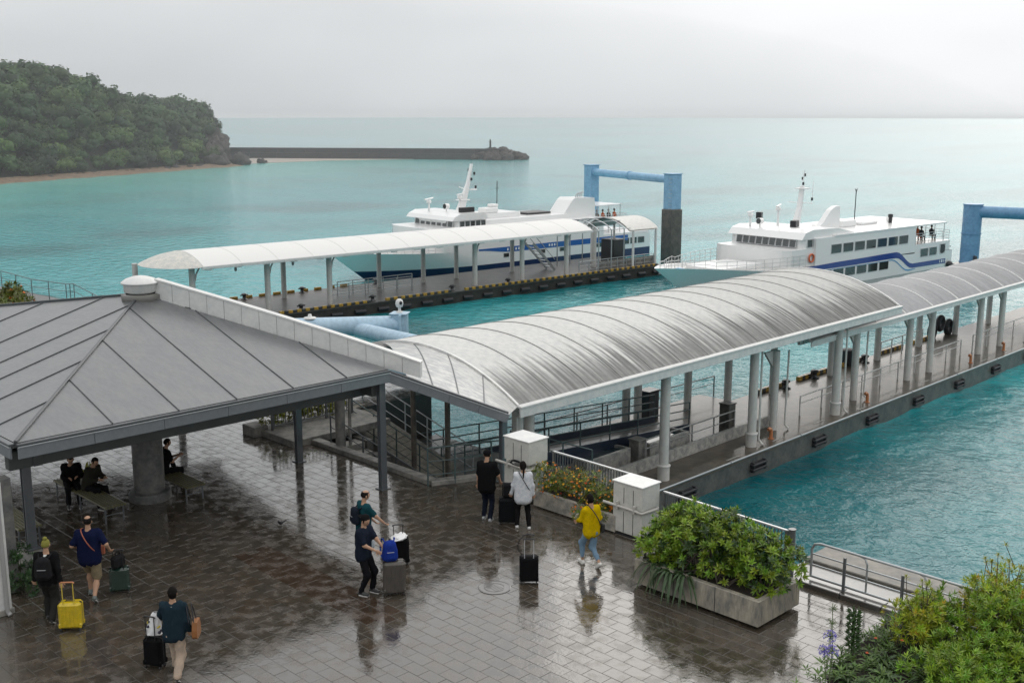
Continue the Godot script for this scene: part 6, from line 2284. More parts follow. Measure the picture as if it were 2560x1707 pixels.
	for i in 14: gl.append([Vector3(r.randf_range(-3.4, 1.4), r.randf_range(0.1, 0.5), r.randf_range(-3.0, 3.0)), r.randf_range(0.4, 0.75)])
	part(gs, "stems", stems(r, Vector3.ZERO, Vector3(2, 0, 2), gl, 20, 0.03), bark())
	var gf := fill(r, gl, 900, 2.0, Vector3(0.14, 0.16, 0.02), 0.4, 0.0, 0.4)
	many(gs, "leaf_sprays", rosette(211, 9, 0.12, 0.04, 1.1, 1.0), lf("garden"), gf[0], gf[1])
	var go := fill(r, gl, 40, 4.0, Vector3(0.6, 0.2, 0.02), 0.2, 0.2, 1.0)
	many(gs, "blooms", head.mesh(), mats["petal"], go[0], go[1])

func agapanthus(at: Vector3, h: float, purple: bool, label: String, r: RandomNumberGenerator) -> void:
	var t := thing("agapanthus", label, "flower", at, r.randf() * TAU, "agapanthus in the garden")
	var s := M.new()
	s.tube([Vector3.ZERO, Vector3(0.03, h * 0.5, 0.02), Vector3(0.05, h, 0.0)], 0.010, 6, 0.007)
	part(t, "stem", s, mat("flower_stem", lin(0.10, 0.15, 0.05), 0.5))
	var m := M.new()
	var st := M.new()
	for i in (46 if purple else 30):
		var d := Vector3(r.randfn(), r.randfn() * 0.7 + 0.2, r.randfn()).normalized()
		var p := Vector3(0.05, h, 0) + d * 0.09
		st.tube([Vector3(0.05, h, 0), p], 0.003, 4)
		var k := r.randf_range(0.75, 1.25)
		m.col = Color(k, k, k)
		for j in 4:
			var a := TAU * j / 4 + i
			var x := d.cross(Vector3.UP).normalized()
			var y := d.cross(x)
			leaf(m, p, (d + (x * cos(a) + y * sin(a)) * 0.6).normalized(), d, 0.040 if purple else 0.014, 0.014, 0.1)
	part(t, "stalks", st, mats["flower_stem"])
	part(t, "bloom" if purple else "seed_head", m, mat("agapanthus_purple", lin(0.26, 0.22, 0.62), 0.6, {"vc": true, "two": true}) if purple else mat("seed_green", lin(0.20, 0.22, 0.12), 0.6, {"vc": true, "two": true}))

# ---------- people ----------
# distance field of tapered bones on a grid, joined smoothly and meshed as surface nets
func flesh(m: M, bones: Array, cell: float, blend: float, fold := 0.0, sd := 1) -> void:
	var lo := Vector3(1e9, 1e9, 1e9)
	var hi := -lo
	for b in bones:
		var r: float = maxf(b[2], b[3]) + cell * 3.0
		lo = lo.min(b[0] - Vector3(r, r, r)).min(b[1] - Vector3(r, r, r))
		hi = hi.max(b[0] + Vector3(r, r, r)).max(b[1] + Vector3(r, r, r))
	var nx := int((hi.x - lo.x) / cell) + 2
	var ny := int((hi.y - lo.y) / cell) + 2
	var nz := int((hi.z - lo.z) / cell) + 2
	var f := PackedFloat32Array()
	f.resize(nx * ny * nz)
	f.fill(9.0)
	for b in bones:
		var a: Vector3 = b[0]
		var e: Vector3 = b[1]
		var ra: float = b[2]
		var rb: float = b[3]
		var ba := e - a
		var bb := maxf(ba.length_squared(), 1e-9)
		var pad := maxf(ra, rb) + blend + cell * 1.5
		var p0 := (a.min(e) - Vector3(pad, pad, pad) - lo) / cell
		var p1 := (a.max(e) + Vector3(pad, pad, pad) - lo) / cell
		for k in range(maxi(0, int(p0.z)), mini(nz, int(p1.z) + 1)):
			for j in range(maxi(0, int(p0.y)), mini(ny, int(p1.y) + 1)):
				var row := (k * ny + j) * nx
				for i in range(maxi(0, int(p0.x)), mini(nx, int(p1.x) + 1)):
					var pa := Vector3(lo.x + i * cell, lo.y + j * cell, lo.z + k * cell) - a
					var h := clampf(pa.dot(ba) / bb, 0.0, 1.0)
					var d := (pa - ba * h).length() - ra - (rb - ra) * h
					var q := f[row + i]
					var u := maxf(blend - absf(d - q), 0.0)
					f[row + i] = minf(d, q) - u * u / (4.0 * blend)
	var nzz := FastNoiseLite.new()
	nzz.seed = sd
	nzz.frequency = 7.0
	nzz.fractal_octaves = 2
	var id := PackedInt32Array()
	id.resize(nx * ny * nz)
	id.fill(-1)
	var base := m.v.size()
	var sx := 1
	var sy := nx
	var sz := nx * ny
	for k in nz - 1:
		for j in ny - 1:
			for i in nx - 1:
				var c := k * sz + j * sy + i
				var v0 := f[c]
				if absf(v0) > cell * 2.2: continue
				var s := Vector3.ZERO
				var n := 0
				for e in 12:
					var o := 0
					var dv := Vector3.ZERO
					var ax := e / 4
					var q := e % 4
					var c0: int
					if ax == 0:
						o = sx; dv = Vector3(0, q & 1, q >> 1); c0 = c + (q & 1) * sy + (q >> 1) * sz
					elif ax == 1:
						o = sy; dv = Vector3(q & 1, 0, q >> 1); c0 = c + (q & 1) * sx + (q >> 1) * sz
					else:
						o = sz; dv = Vector3(q & 1, q >> 1, 0); c0 = c + (q & 1) * sx + (q >> 1) * sy
					var a := f[c0]
					var b := f[c0 + o]
					if (a < 0.0) != (b < 0.0):
						dv[ax] += a / (a - b)
						s += dv
						n += 1
				if n == 0: continue
				id[c] = m.v.size()
				m.v.append(lo + (Vector3(i, j, k) + s / n) * cell)
				m.n.append(Vector3.ZERO)
				m.c.append(m.col)
	for k in range(1, nz - 1):
		for j in range(1, ny - 1):
			for i in range(1, nx - 1):
				var c := k * sz + j * sy + i
				var a := f[c] < 0.0
				if absf(f[c]) > cell * 2.2: continue
				if a != (f[c + sx] < 0.0): _net(m, id, c, sy, sz, a)
				if a != (f[c + sy] < 0.0): _net(m, id, c, sz, sx, a)
				if a != (f[c + sz] < 0.0): _net(m, id, c, sx, sy, a)
	for i in range(base, m.v.size()):
		m.n[i] = m.n[i].normalized() if m.n[i].length_squared() > 1e-18 else Vector3.UP
	if fold > 0.0:
		for i in range(base, m.v.size()):
			var p := m.v[i]
			m.v[i] = p + m.n[i] * fold * nzz.get_noise_3d(p.x, p.y * 0.55, p.z)
func _net(m: M, id: PackedInt32Array, c: int, o1: int, o2: int, inside: bool) -> void:
	var a := id[c - o1 - o2]
	var b := id[c - o2]
	var d := id[c]
	var e := id[c - o1]
	if a < 0 or b < 0 or d < 0 or e < 0: return
	if inside:
		m._soft(a, b, d); m._soft(a, d, e)
	else:
		m._soft(a, d, b); m._soft(a, e, d)

# elbow or knee between two ends, bent towards the hint
func joint(a: Vector3, b: Vector3, l1: float, l2: float, hint: Vector3) -> Array:
	var d := b - a
	var len := minf(d.length(), (l1 + l2) * 0.998)
	var dir := d.normalized()
	var x := (l1 * l1 - l2 * l2 + len * len) / (2.0 * len)
	var h := sqrt(maxf(0.0, l1 * l1 - x * x))
	var side := (hint - dir * hint.dot(dir)).normalized()
	return [a + dir * x + side * h, a + dir * len]

func hand_mesh(m: M, wrist: Vector3, along: Vector3, palm: Vector3, curl: float, side: float, k: float) -> void:
	var d := along.normalized()
	var n := (palm - d * palm.dot(d)).normalized()
	var s := d.cross(n) * side
	m.ellipsoid(wrist + d * 0.045 * k, Vector3(0.042, 0.052, 0.018) * k, 10, 6, Basis(s, d, s.cross(d)))
	for i in 4:
		var root := wrist + d * 0.078 * k + s * (i - 1.5) * 0.019 * k
		var l: float = [0.066, 0.076, 0.072, 0.058][i] * k
		var p1 := root + (d * cos(curl * 0.6) + n * sin(curl * 0.6)) * l * 0.5
		var p2 := p1 + (d * cos(curl * 1.5) + n * sin(curl * 1.5)) * l * 0.3
		var p3 := p2 + (d * cos(curl * 2.2) + n * sin(curl * 2.2)) * l * 0.25
		m.tube([root - d * 0.02 * k, root, p1, p2, p3], 0.0095 * k, 6, 0.007 * k)
	var t0 := wrist + d * 0.025 * k + s * 0.032 * k
	m.tube([t0, t0 + (d * 0.6 + s * 0.7 + n * 0.3).normalized() * 0.035 * k, t0 + (d * 0.9 + s * 0.5 + n * 0.6).normalized() * 0.068 * k], 0.011 * k, 6, 0.008 * k)

# head with brow, nose, chin and ears, looking along +z of the given basis
func head_mesh(m: M, o: Vector3, b: Basis, k: float) -> void:
	var rows := []
	for j in 15:
		var e := -PI / 2 + PI * j / 14
		var row := PackedVector3Array()
		for i in 22:
			var g := -TAU * i / 22
			var d := Vector3(cos(g) * cos(e), sin(e), sin(g) * cos(e))
			var p := d * Vector3(0.076, 0.115, 0.097)
			if d.y < 0.0:
				p.x *= 1.0 + 0.28 * d.y
				p.z *= 1.0 + (0.10 if d.z > 0.0 else 0.42) * d.y
			var front := maxf(0.0, d.z)
			p.z += front * front * 0.020 * exp(-pow((d.y + 0.12) / 0.16, 2.0) - pow(d.x / 0.16, 2.0))
			p.z -= front * 0.009 * exp(-pow((d.y - 0.08) / 0.10, 2.0)) * exp(-pow((absf(d.x) - 0.36) / 0.16, 2.0))
			row.append(o + b * (p * k))
		rows.append(row)
	m.loft(rows, true)
	for s in [-1, 1]:
		m.ellipsoid(o + b * (Vector3(s * 0.078, -0.008, -0.008) * k), Vector3(0.011, 0.030, 0.018) * k, 8, 6, b)
func hair_mesh(o: Vector3, b: Basis, k: float, style: String, sd: int) -> M:
	var m := M.new()
	var nz := FastNoiseLite.new()
	nz.seed = sd
	nz.frequency = 6.0
	var rows := []
	var low := {"bob": -0.95, "long": -0.9, "short": -0.28, "bald": -0.30, "bun": -0.35}.get(style, -0.3) as float
	for j in 15:
		var e := -PI / 2 + PI * j / 14
		var row := PackedVector3Array()
		for i in 24:
			var g := -TAU * i / 24
			var d := Vector3(cos(g) * cos(e), sin(e), sin(g) * cos(e))
			var p := d * Vector3(0.076, 0.115, 0.097)
			if d.y < 0.0:
				p.x *= 1.0 + 0.22 * d.y
				p.z *= 1.0 + (0.10 if d.z > 0.0 else 0.28) * d.y
			var covered := d.y > low
			if d.z > 0.35 and d.y < 0.48: covered = false
			if style == "bald" and d.y > 0.72: covered = false
			var thick := 1.14 if style in ["bob", "long"] else 1.09
			thick += 0.10 * nz.get_noise_3dv(d * 2.0)
			row.append(o + b * (p * k * (thick if covered else 0.86)))
		rows.append(row)
	m.loft(rows, true)
	if style == "bun":
		m.ellipsoid(o + b * (Vector3(0.0, 0.135, -0.02) * k), Vector3(0.045, 0.04, 0.045) * k, 10, 7)
	if style == "long":
		m.tube([o + b * (Vector3(0, 0.03, -0.10) * k), o + b * (Vector3(0, -0.04, -0.15) * k), o + b * (Vector3(0, -0.16, -0.145) * k), o + b * (Vector3(0.01, -0.30, -0.125) * k)], 0.036 * k, 8, 0.014 * k)
	return m

const SKIN := Color(0.42, 0.25, 0.165)
# a clothed figure; local +z is forward, +x its left
func person(label: String, at: Vector3, yaw_deg: float, s: Dictionary) -> Node3D:
	var t := thing("person", label, "person", at, deg_to_rad(yaw_deg))
	var k: float = s.get("h", 1.7) / 1.7
	var hip_y: float = s.get("hip", 0.90) * k
	var lean: float = s.get("lean", 0.03)
	var hip := Vector3(0, hip_y, 0)
	var up := Vector3(s.get("sway", 0.0), cos(lean), sin(lean)).normalized()
	var chest := hip + up * 0.43 * k
	var neck := hip + up * 0.56 * k
	var turn: float = s.get("twist", 0.0)
	var look := Basis(Vector3.UP, deg_to_rad(s.get("look", 0.0))) * Basis(Vector3.RIGHT, deg_to_rad(s.get("nod", 0.0)))
	var head := neck + up * 0.07 * k + look * Vector3(0, 0.095 * k, 0.02 * k)
	var st: float = s.get("stout", 1.0)
	var side := Basis(Vector3.UP, turn) * Vector3(1, 0, 0)
	var body := []
	var shirt := []
	var legsb := []
	var bm := M.new()
	# torso
	for x in [-1, 1]:
		body.append([hip + Vector3(x * 0.07 * k, 0.03, 0), chest + side * x * 0.075 * k, 0.095 * k * st, 0.105 * k * st])
		shirt.append([hip + Vector3(x * 0.075 * k, (s.get("hem", 0.0) - 0.02) * k, -0.012 * k), chest + side * x * 0.082 * k, maxf(s.get("waist", 0.128), 0.134) * k * st, 0.122 * k * st])
	var shl := chest + up * 0.07 * k + side * 0.165 * k * st
	var shr := chest + up * 0.07 * k - side * 0.165 * k * st
	body.append([shl, shr, 0.055 * k, 0.055 * k])
	shirt.append([shl, shr, 0.070 * k, 0.070 * k])
	body.append([chest + up * 0.05 * k, neck + up * 0.08 * k, 0.055 * k, 0.050 * k])
	# arms
	var hands: Array = s.get("hands", [Vector3(0.24, 0.80, 0.06), Vector3(-0.24, 0.80, 0.06)])
	var i := 0
	for sh in [shl, shr]:
		var x := 1.0 if i == 0 else -1.0
		var target: Vector3 = hands[i] * k
		var hint: Vector3 = Vector3(x * 0.55, -0.35, -0.8)
		var e := joint(sh, target, 0.285 * k, 0.255 * k, hint)
		var el: Vector3 = e[0]
		var wr: Vector3 = e[1]
		var cov := 0.7 if s.get("sleeve", "short") == "long" else 1.0
		body.append([sh, el, 0.046 * k * cov, 0.040 * k * cov])
		body.append([el, wr, 0.039 * k * cov, 0.027 * k])
		if s.get("sleeve", "short") == "long":
			shirt.append([sh, el, 0.066 * k, 0.055 * k])
			shirt.append([el, el.lerp(wr, 0.93), 0.054 * k, 0.042 * k])
		else:
			shirt.append([sh, sh.lerp(el, 0.78), 0.066 * k, 0.063 * k])
		hand_mesh(bm, wr, wr - el, s.get("palm", Vector3(0, -0.4, 1)), s.get("curl", 0.7), -x, k)
		i += 1
	# legs
	var feet: Array = s.get("feet", [Vector3(0.10, 0, 0.02), Vector3(-0.10, 0, -0.02)])
	var pitch: Array = s.get("pitch", [0.0, 0.0])
	var legs: String = s.get("legs", "long")
	i = 0
	for ft in feet:
		var x := 1.0 if i == 0 else -1.0
		var hj := hip + Vector3(x * 0.088 * k, -0.02, 0)
		var an: Vector3 = ft * Vector3(1, k, 1) + Vector3(0, 0.085 * k, 0)
		var e := joint(hj, an, 0.43 * k, 0.42 * k, s.get("knee", Vector3(0, 0.15, 1)))
		var kn: Vector3 = e[0]
		an = e[1]
		var bare := 1.0 if legs == "shorts" else 0.62
		body.append([hj, kn, 0.078 * k * st * bare, 0.056 * k * bare])
		body.append([kn, kn.lerp(an, 0.4), 0.052 * k * bare, 0.055 * k * bare])
		body.append([kn.lerp(an, 0.4), an, 0.055 * k * bare, 0.036 * k])
		var wide: float = s.get("wide", 1.0)
		if legs == "shorts":
			legsb.append([hj, hj.lerp(kn, 0.92), 0.105 * k * st, 0.088 * k * st])
		else:
			legsb.append([hj, kn, 0.098 * k * st, 0.070 * k * wide])
			legsb.append([kn, kn.lerp(an, 0.72 if legs == "crop" else 0.98), 0.069 * k * wide, (0.052 if legs == "crop" else 0.056) * k * wide])
		# shoe
		var p: float = pitch[i]
		var fw := Vector3(0, sin(p), cos(p))
		var sm := M.new()
		var heel := an + Vector3(0, -0.045 * k, 0) - fw * 0.045 * k
		flesh(sm, [[heel, an + Vector3(0, -0.05 * k, 0) + fw * 0.13 * k, 0.040 * k, 0.034 * k], [an + Vector3(0, -0.01, 0), an + Vector3(0, -0.04 * k, 0) + fw * 0.06 * k, 0.044 * k, 0.040 * k], [an + Vector3(0, -0.05 * k, 0) + fw * 0.09 * k, an + Vector3(0, -0.052 * k, 0) + fw * 0.15 * k, 0.042 * k, 0.032 * k]], 0.014, 0.02)
		var shoe := part(t, "shoe", sm, mat("shoe_" + s.get("shoe_key", "dark"), s.get("shoe", lin(0.03, 0.03, 0.03)), 0.5))
		var so := M.new()
		so.beam(heel + Vector3(0, -0.032 * k, 0), an + Vector3(0, -0.082 * k, 0) + fw * 0.165 * k, 0.078 * k, 0.022 * k, 0.006)
		part(shoe, "sole", so, mat("sole_" + s.get("shoe_key", "dark"), s.get("sole", lin(0.55, 0.55, 0.53)), 0.6))
		i += 1
	legsb.append([hip + Vector3(-0.07 * k, 0.0, 0), hip + Vector3(0.07 * k, 0.0, 0), 0.104 * k * st, 0.104 * k * st])
	if not s.get("plain", false):
		legsb.append([hip + Vector3(-0.07 * k, -0.07 * k, -0.030 * k), hip + Vector3(0.07 * k, -0.07 * k, -0.030 * k), 0.10 * k * st, 0.10 * k * st])
	flesh(bm, body, 0.019, 0.045)
	head_mesh(bm, head, look, k)
	part(t, "body", bm, mat("skin", SKIN.linear_to_srgb(), 0.5, {"spec": 0.4}))
	var shm := M.new()
	flesh(shm, shirt, 0.017, 0.05, 0.026, label.hash() % 1000)
	part(t, s.get("top_name", "shirt"), shm, mat("cloth_" + s.top_key, s.top, 0.9, {"tex": "wear", "scale": 2.0, "world": false, "spec": 0.12}))
	var lm := M.new()
	flesh(lm, legsb, 0.018, 0.04, 0.022, label.hash() % 999)
	part(t, "shorts" if legs == "shorts" else "trousers", lm, mat("cloth_" + s.leg_key, s.leg, 0.9, {"tex": "wear", "scale": 2.0, "world": false, "spec": 0.12}))
	var hair := hair_mesh(head, look, k, s.get("hair", "short"), label.hash() % 500)
	part(t, "hair", hair, mat("hair_" + s.get("hair_key", "black"), s.get("hair_col", lin(0.010, 0.008, 0.007)), 0.75, {"spec": 0.2}))
	for x in [-1, 1]:
		var ey := M.new()
		ey.ellipsoid(head + look * (Vector3(x * 0.030, 0.008, 0.086) * k), Vector3(0.012, 0.007, 0.006) * k, 8, 5)
		part(t, "eye", ey, mat("eye_dark", lin(0.02, 0.015, 0.012), 0.2))
	var mo := M.new()
	mo.ellipsoid(head + look * (Vector3(0, -0.055, 0.086) * k), Vector3(0.020, 0.005, 0.006) * k, 8, 5)
	part(t, "mouth", mo, mat("lips", lin(0.30, 0.12, 0.09), 0.5))
	if s.has("collar"):
		var co := M.new()
		co.lathe(neck + Vector3(0, -0.035 * k, 0.0), [Vector2(0.088, -0.02), Vector2(0.074, 0.012), Vector2(0.062, 0.02)], 16)
		part(t, "collar", co, mat("collar_white", lin(0.7, 0.7, 0.68), 0.8))
	if s.has("cap"):
		var cp := M.new()
		cp.lathe(head + Vector3(0, 0.03 * k, -0.008), [Vector2(0.098, 0.0), Vector2(0.100, 0.03), Vector2(0.088, 0.07), Vector2(0.055, 0.095), Vector2(0.0, 0.103)], 18)
		var bd := look * Vector3(0, 0, s.cap)
		cp.box(head + Vector3(0, 0.036 * k, 0) + bd * 0.13, Vector3(0.13, 0.012, 0.10), look, 0.005)
		part(t, "cap", cp, mat("cap_black", lin(0.010, 0.010, 0.011), 0.9, {"spec": 0.1}))
	t.set_meta("shoulder_l", shl)
	return t

func suitcase(label: String, at: Vector3, yaw_deg: float, size: Vector3, key: String, color: Color, handle: float, rough := 0.35, ribs := true, tilt := 0.0, grip := Color(0.05, 0.05, 0.055)) -> Node3D:
	var t := thing("suitcase", label, "suitcase", at, deg_to_rad(yaw_deg), "suitcases on the plaza")
	t.rotation.x = deg_to_rad(tilt)
	var shell := mat("case_" + key, color, rough, {"coat": 0.5 if rough < 0.3 else 0.0, "tex": "wear", "scale": 1.5, "world": false, "spec": 0.5 if rough < 0.33 else 0.15})
	var h := size.y
	var m := M.new()
	m.box(Vector3(0, 0.05 + h * 0.5, 0), Vector3(size.x, h, size.z), Basis(), 0.045)
	var b := part(t, "shell", m, shell)
	if ribs:
		for i in 5:
			for z in [-1, 1]:
				m = M.new()
				m.box(Vector3((i - 2) * size.x * 0.17, 0.05 + h * 0.5, z * (size.z * 0.5 + 0.003)), Vector3(size.x * 0.06, h * 0.84, 0.014), Basis(), 0.005)
				part(b, "rib", m, shell)
	m = M.new()
	m.box(Vector3(0, 0.05 + h * 0.5, 0), Vector3(size.x + 0.006, h + 0.006, 0.016), Basis(), 0.004)
	part(t, "zip_band", m, mat("case_trim", lin(0.02, 0.02, 0.022), 0.5))
	for x in [-1, 1]:
		for z in [-1, 1]:
			m = M.new()
			m.cyl(Vector3(x * size.x * 0.40 - 0.012, 0.027, z * size.z * 0.36), Vector3(x * size.x * 0.40 + 0.012, 0.027, z * size.z * 0.36), 0.027, 0.027, 10)
			part(t, "wheel", m, mats["case_trim"])
		for z in [-1, 1]:
			m = M.new()
			m.box(Vector3(x * size.x * 0.44, 0.11, z * size.z * 0.40), Vector3(0.06, 0.10, 0.06), Basis(), 0.02)
			part(t, "corner_guard", m, shell)
	m = M.new()
	m.tube([Vector3(-0.08, 0.05 + h, 0), Vector3(-0.07, 0.075 + h, 0), Vector3(0.07, 0.075 + h, 0), Vector3(0.08, 0.05 + h, 0)], 0.012, 6)
	part(t, "top_handle", m, mats["case_trim"])
	if handle > 0.0:
		m = M.new()
		var w := size.x * 0.24
		for x in [-1, 1]:
			m.cyl(Vector3(x * w, 0.05 + h - 0.02, -size.z * 0.40), Vector3(x * w, 0.05 + h + handle, -size.z * 0.40), 0.010, 0.009, 6)
		part(t, "pull_rods", m, mat("rods_" + key, grip, 0.3, {"coat": 0.3}))
		m = M.new()
		m.tube([Vector3(-w - 0.03, 0.05 + h + handle - 0.01, -size.z * 0.40), Vector3(-w, 0.05 + h + handle + 0.012, -size.z * 0.40), Vector3(w, 0.05 + h + handle + 0.012, -size.z * 0.40), Vector3(w + 0.03, 0.05 + h + handle - 0.01, -size.z * 0.40)], 0.015, 7)
		part(t, "pull_grip", m, mats["case_trim"] if key != "yellow" else mat("grip_tan", lin(0.45, 0.18, 0.08), 0.5))
	return t
func backpack(label: String, at: Vector3, yaw_deg: float, size: Vector3, key: String, color: Color, straps := true) -> Node3D:
	var t := thing("backpack", label, "backpack", at, deg_to_rad(yaw_deg))
	var cloth := mat("pack_" + key, color, 0.85, {"tex": "wear", "scale": 3.0, "world": false, "spec": 0.15})
	var m := M.new()
	flesh(m, [[Vector3(-size.x * 0.2, -size.y * 0.30, 0), Vector3(-size.x * 0.17, size.y * 0.24, 0.0), size.z * 0.52, size.z * 0.46], [Vector3(size.x * 0.2, -size.y * 0.30, 0), Vector3(size.x * 0.17, size.y * 0.24, 0), size.z * 0.52, size.z * 0.46], [Vector3(-size.x * 0.1, size.y * 0.34, 0), Vector3(size.x * 0.1, size.y * 0.34, 0), size.z * 0.38, size.z * 0.38]], 0.016, 0.05, 0.02, key.hash() % 100)
	part(t, "pack", m, cloth)
	m = M.new()
	m.box(Vector3(0, -size.y * 0.16, -size.z * 0.46), size * Vector3(0.66, 0.40, 0.25), Basis(), size.z * 0.1)
	part(t, "pocket", m, cloth)
	m = M.new()
	m.box(Vector3(0, size.y * 0.02, -size.z * 0.585), Vector3(size.x * 0.5, 0.012, 0.012), Basis(), 0.004)
	part(t, "zip", m, mat("zip_grey", lin(0.35, 0.35, 0.36), 0.4))
	if straps:
		for x in [-1, 1]:
			m = M.new()
			m.tube([Vector3(x * 0.09, size.y * 0.40, size.z * 0.3), Vector3(x * 0.12, size.y * 0.52, size.z * 0.75), Vector3(x * 0.13, size.y * 0.42, size.z * 1.35), Vector3(x * 0.14, 0.0, size.z * 1.95), Vector3(x * 0.16, -size.y * 0.3, size.z * 1.5), Vector3(x * 0.15, -size.y * 0.42, size.z * 0.4)], 0.016, 6)
			part(t, "strap", m, cloth)
	return t
# a strap slung round a torso: an ellipse tilted over one shoulder
func sling(label: String, called: String, cat: String, at: Vector3, yaw_deg: float, from: Vector3, to: Vector3, rx: float, rz: float, bag: Vector3, bag_size: Vector3, key: String, color: Color) -> void:
	var t := thing(called, label, cat, at, deg_to_rad(yaw_deg))
	var pts := []
	var c := (from + to) * 0.5
	var ax := (to - from) * 0.5
	for i in 21:
		var a := TAU * i / 20
		pts.append(c + ax * cos(a) * rx + Vector3(0, 0, rz) * sin(a))
	var m := M.new()
	m.tube(pts, 0.011, 6)
	part(t, "strap", m, mat("strap_" + key, color, 0.6))
	m = M.new()
	m.box(bag, bag_size, Basis(Vector3.UP, 0.3), minf(bag_size.x, bag_size.z) * 0.3)
	part(t, "pouch", m, mat("strap_" + key, color, 0.6))

func build_people() -> void:
	var dark := lin(0.008, 0.008, 0.009)
	# woman in dark sweater and beige trousers
	person("person in dark teal sweater and beige trousers pushing a loaded case", Vector3(8.66, 0, -17.15), 138, {"h": 1.66, "sleeve": "long", "top_key": "teal_dark", "top": lin(0.018, 0.034, 0.046), "leg_key": "beige", "leg": lin(0.46, 0.36, 0.28), "wide": 1.35, "waist": 0.135, "hem": -0.04, "top_name": "sweater", "collar": true, "hands": [Vector3(0.30, 0.98, 0.34), Vector3(-0.26, 0.86, 0.06)], "feet": [Vector3(0.07, 0.02, 0.26), Vector3(-0.08, 0.06, -0.28)], "pitch": [0.15, -0.6], "hip": 0.88, "shoe": lin(0.05, 0.04, 0.035), "shoe_key": "loafer", "hair": "bob"})
	suitcase("black case with a printed plastic bag on top of it", Vector3(8.58, 0, -17.78), 120, Vector3(0.36, 0.52, 0.24), "black_cloth", dark, 0.42, 0.7, false)
	carrier_bag(Vector3(8.58, 0.64, -17.78))
	tote(Vector3(8.88, 0.98, -16.98), 138)
	# person with blond hair and backpack, yellow case
	person("person with cropped blond hair in black with a backpack", Vector3(8.02, 0, -20.95), 140, {"h": 1.66, "sleeve": "long", "top_key": "black_knit", "top": lin(0.012, 0.012, 0.013), "leg_key": "charcoal", "leg": lin(0.03, 0.03, 0.028), "wide": 1.25, "waist": 0.128, "top_name": "pullover", "collar": true, "hands": [Vector3(0.28, 0.86, 0.05), Vector3(-0.30, 0.86, -0.16)], "feet": [Vector3(0.10, 0, 0.16), Vector3(-0.08, 0.05, -0.2)], "pitch": [0.0, -0.5], "hip": 0.885, "hair": "bun", "hair_key": "blond", "hair_col": lin(0.20, 0.19, 0.045), "shoe_key": "dark"})
	backpack("black backpack worn by the person with blond hair", Vector3(8.02, 1.18, -20.95) + Basis(Vector3.UP, deg_to_rad(140)) * Vector3(0, 0, -0.21), 140, Vector3(0.33, 0.46, 0.2), "black", lin(0.02, 0.02, 0.022))
	suitcase("bright yellow hard case pulled on yellow rods", Vector3(8.16, 0, -20.32), 140, Vector3(0.43, 0.52, 0.26), "yellow", lin(0.62, 0.45, 0.005), 0.42, 0.28, true, 0.0, lin(0.55, 0.42, 0.05))
	# man in navy shirt and khaki shorts
	person("person in navy shirt and khaki shorts with a green case", Vector3(9.05, 0, -21.35), 142, {"h": 1.76, "stout": 1.12, "top_key": "navy", "top": lin(0.010, 0.014, 0.045), "leg_key": "khaki", "leg": lin(0.27, 0.22, 0.14), "legs": "shorts", "waist": 0.128, "hem": -0.02, "hands": [Vector3(0.26, 1.02, 0.20), Vector3(-0.36, 0.98, 0.10)], "feet": [Vector3(0.10, 0.02, 0.24), Vector3(-0.10, 0.07, -0.26)], "pitch": [0.1, -0.6], "hip": 0.885, "hair": "bald", "shoe": lin(0.12, 0.14, 0.13), "shoe_key": "sneaker"})
	sling("orange strap and pouch slung across the navy shirt", "sling_bag", "bag", Vector3(9.05, 0, -21.35), 142, Vector3(0.12, 1.52, 0), Vector3(-0.16, 1.05, 0), 1.05, 0.19, Vector3(-0.2, 1.02, 0.12), Vector3(0.16, 0.2, 0.08), "orange", lin(0.35, 0.10, 0.05))
	suitcase("dark green hard case beside the person in khaki shorts", Vector3(9.62, 0, -21.30), 150, Vector3(0.40, 0.50, 0.25), "green", lin(0.010, 0.035, 0.022), 0.40, 0.25, true)
	var gb := M.new()
	gb.box(Vector3(0, 0.13, 0), Vector3(0.32, 0.26, 0.18), Basis(), 0.05)
	gb.tube([Vector3(-0.08, 0.25, 0), Vector3(-0.05, 0.33, 0), Vector3(0.05, 0.33, 0), Vector3(0.08, 0.25, 0)], 0.012, 6)
	solo("hand_bag", gb, mat("pack_black", lin(0.02, 0.02, 0.022), 0.6), "black hand bag resting on the dark green case", "bag", "", "", Vector3(9.60, 0.56, -21.28), 0.4)
	# man with backward cap holding a blue pack on a brown case
	person("person in a backward black cap holding a blue pack", Vector3(13.18, 0, -17.62), 20, {"h": 1.70, "top_key": "midnight", "top": lin(0.016, 0.022, 0.036), "leg_key": "black", "leg": lin(0.012, 0.012, 0.014), "hands": [Vector3(0.14, 1.02, 0.40), Vector3(-0.10, 1.04, 0.36)], "feet": [Vector3(0.14, 0, 0.10), Vector3(-0.10, 0, -0.02)], "nod": 18, "look": -10, "cap": -1.0, "hair": "short", "hem": -0.02})
	suitcase("tall brown grey ribbed case under the blue pack", Vector3(13.62, 0, -17.18), -35, Vector3(0.46, 0.68, 0.28), "bronze", lin(0.085, 0.075, 0.064), 0.0, 0.3, true)
	backpack("blue backpack with white lines resting on the brown grey case", Vector3(13.55, 0.95, -17.22), 150, Vector3(0.30, 0.42, 0.20), "blue", lin(0.015, 0.04, 0.26), true)
	# man in teal shirt and pale shorts
	person("person in teal shirt and pale shorts with a small backpack", Vector3(14.05, 0, -18.75), 75, {"h": 1.72, "top_key": "teal", "top": lin(0.012, 0.062, 0.075), "leg_key": "pale_grey", "leg": lin(0.42, 0.47, 0.50), "legs": "shorts", "hands": [Vector3(0.14, 0.95, 0.30), Vector3(-0.20, 0.90, 0.48)], "feet": [Vector3(0.10, 0, 0.08), Vector3(-0.10, 0, -0.05)], "hair": "bald", "nod": 8, "hem": -0.03})
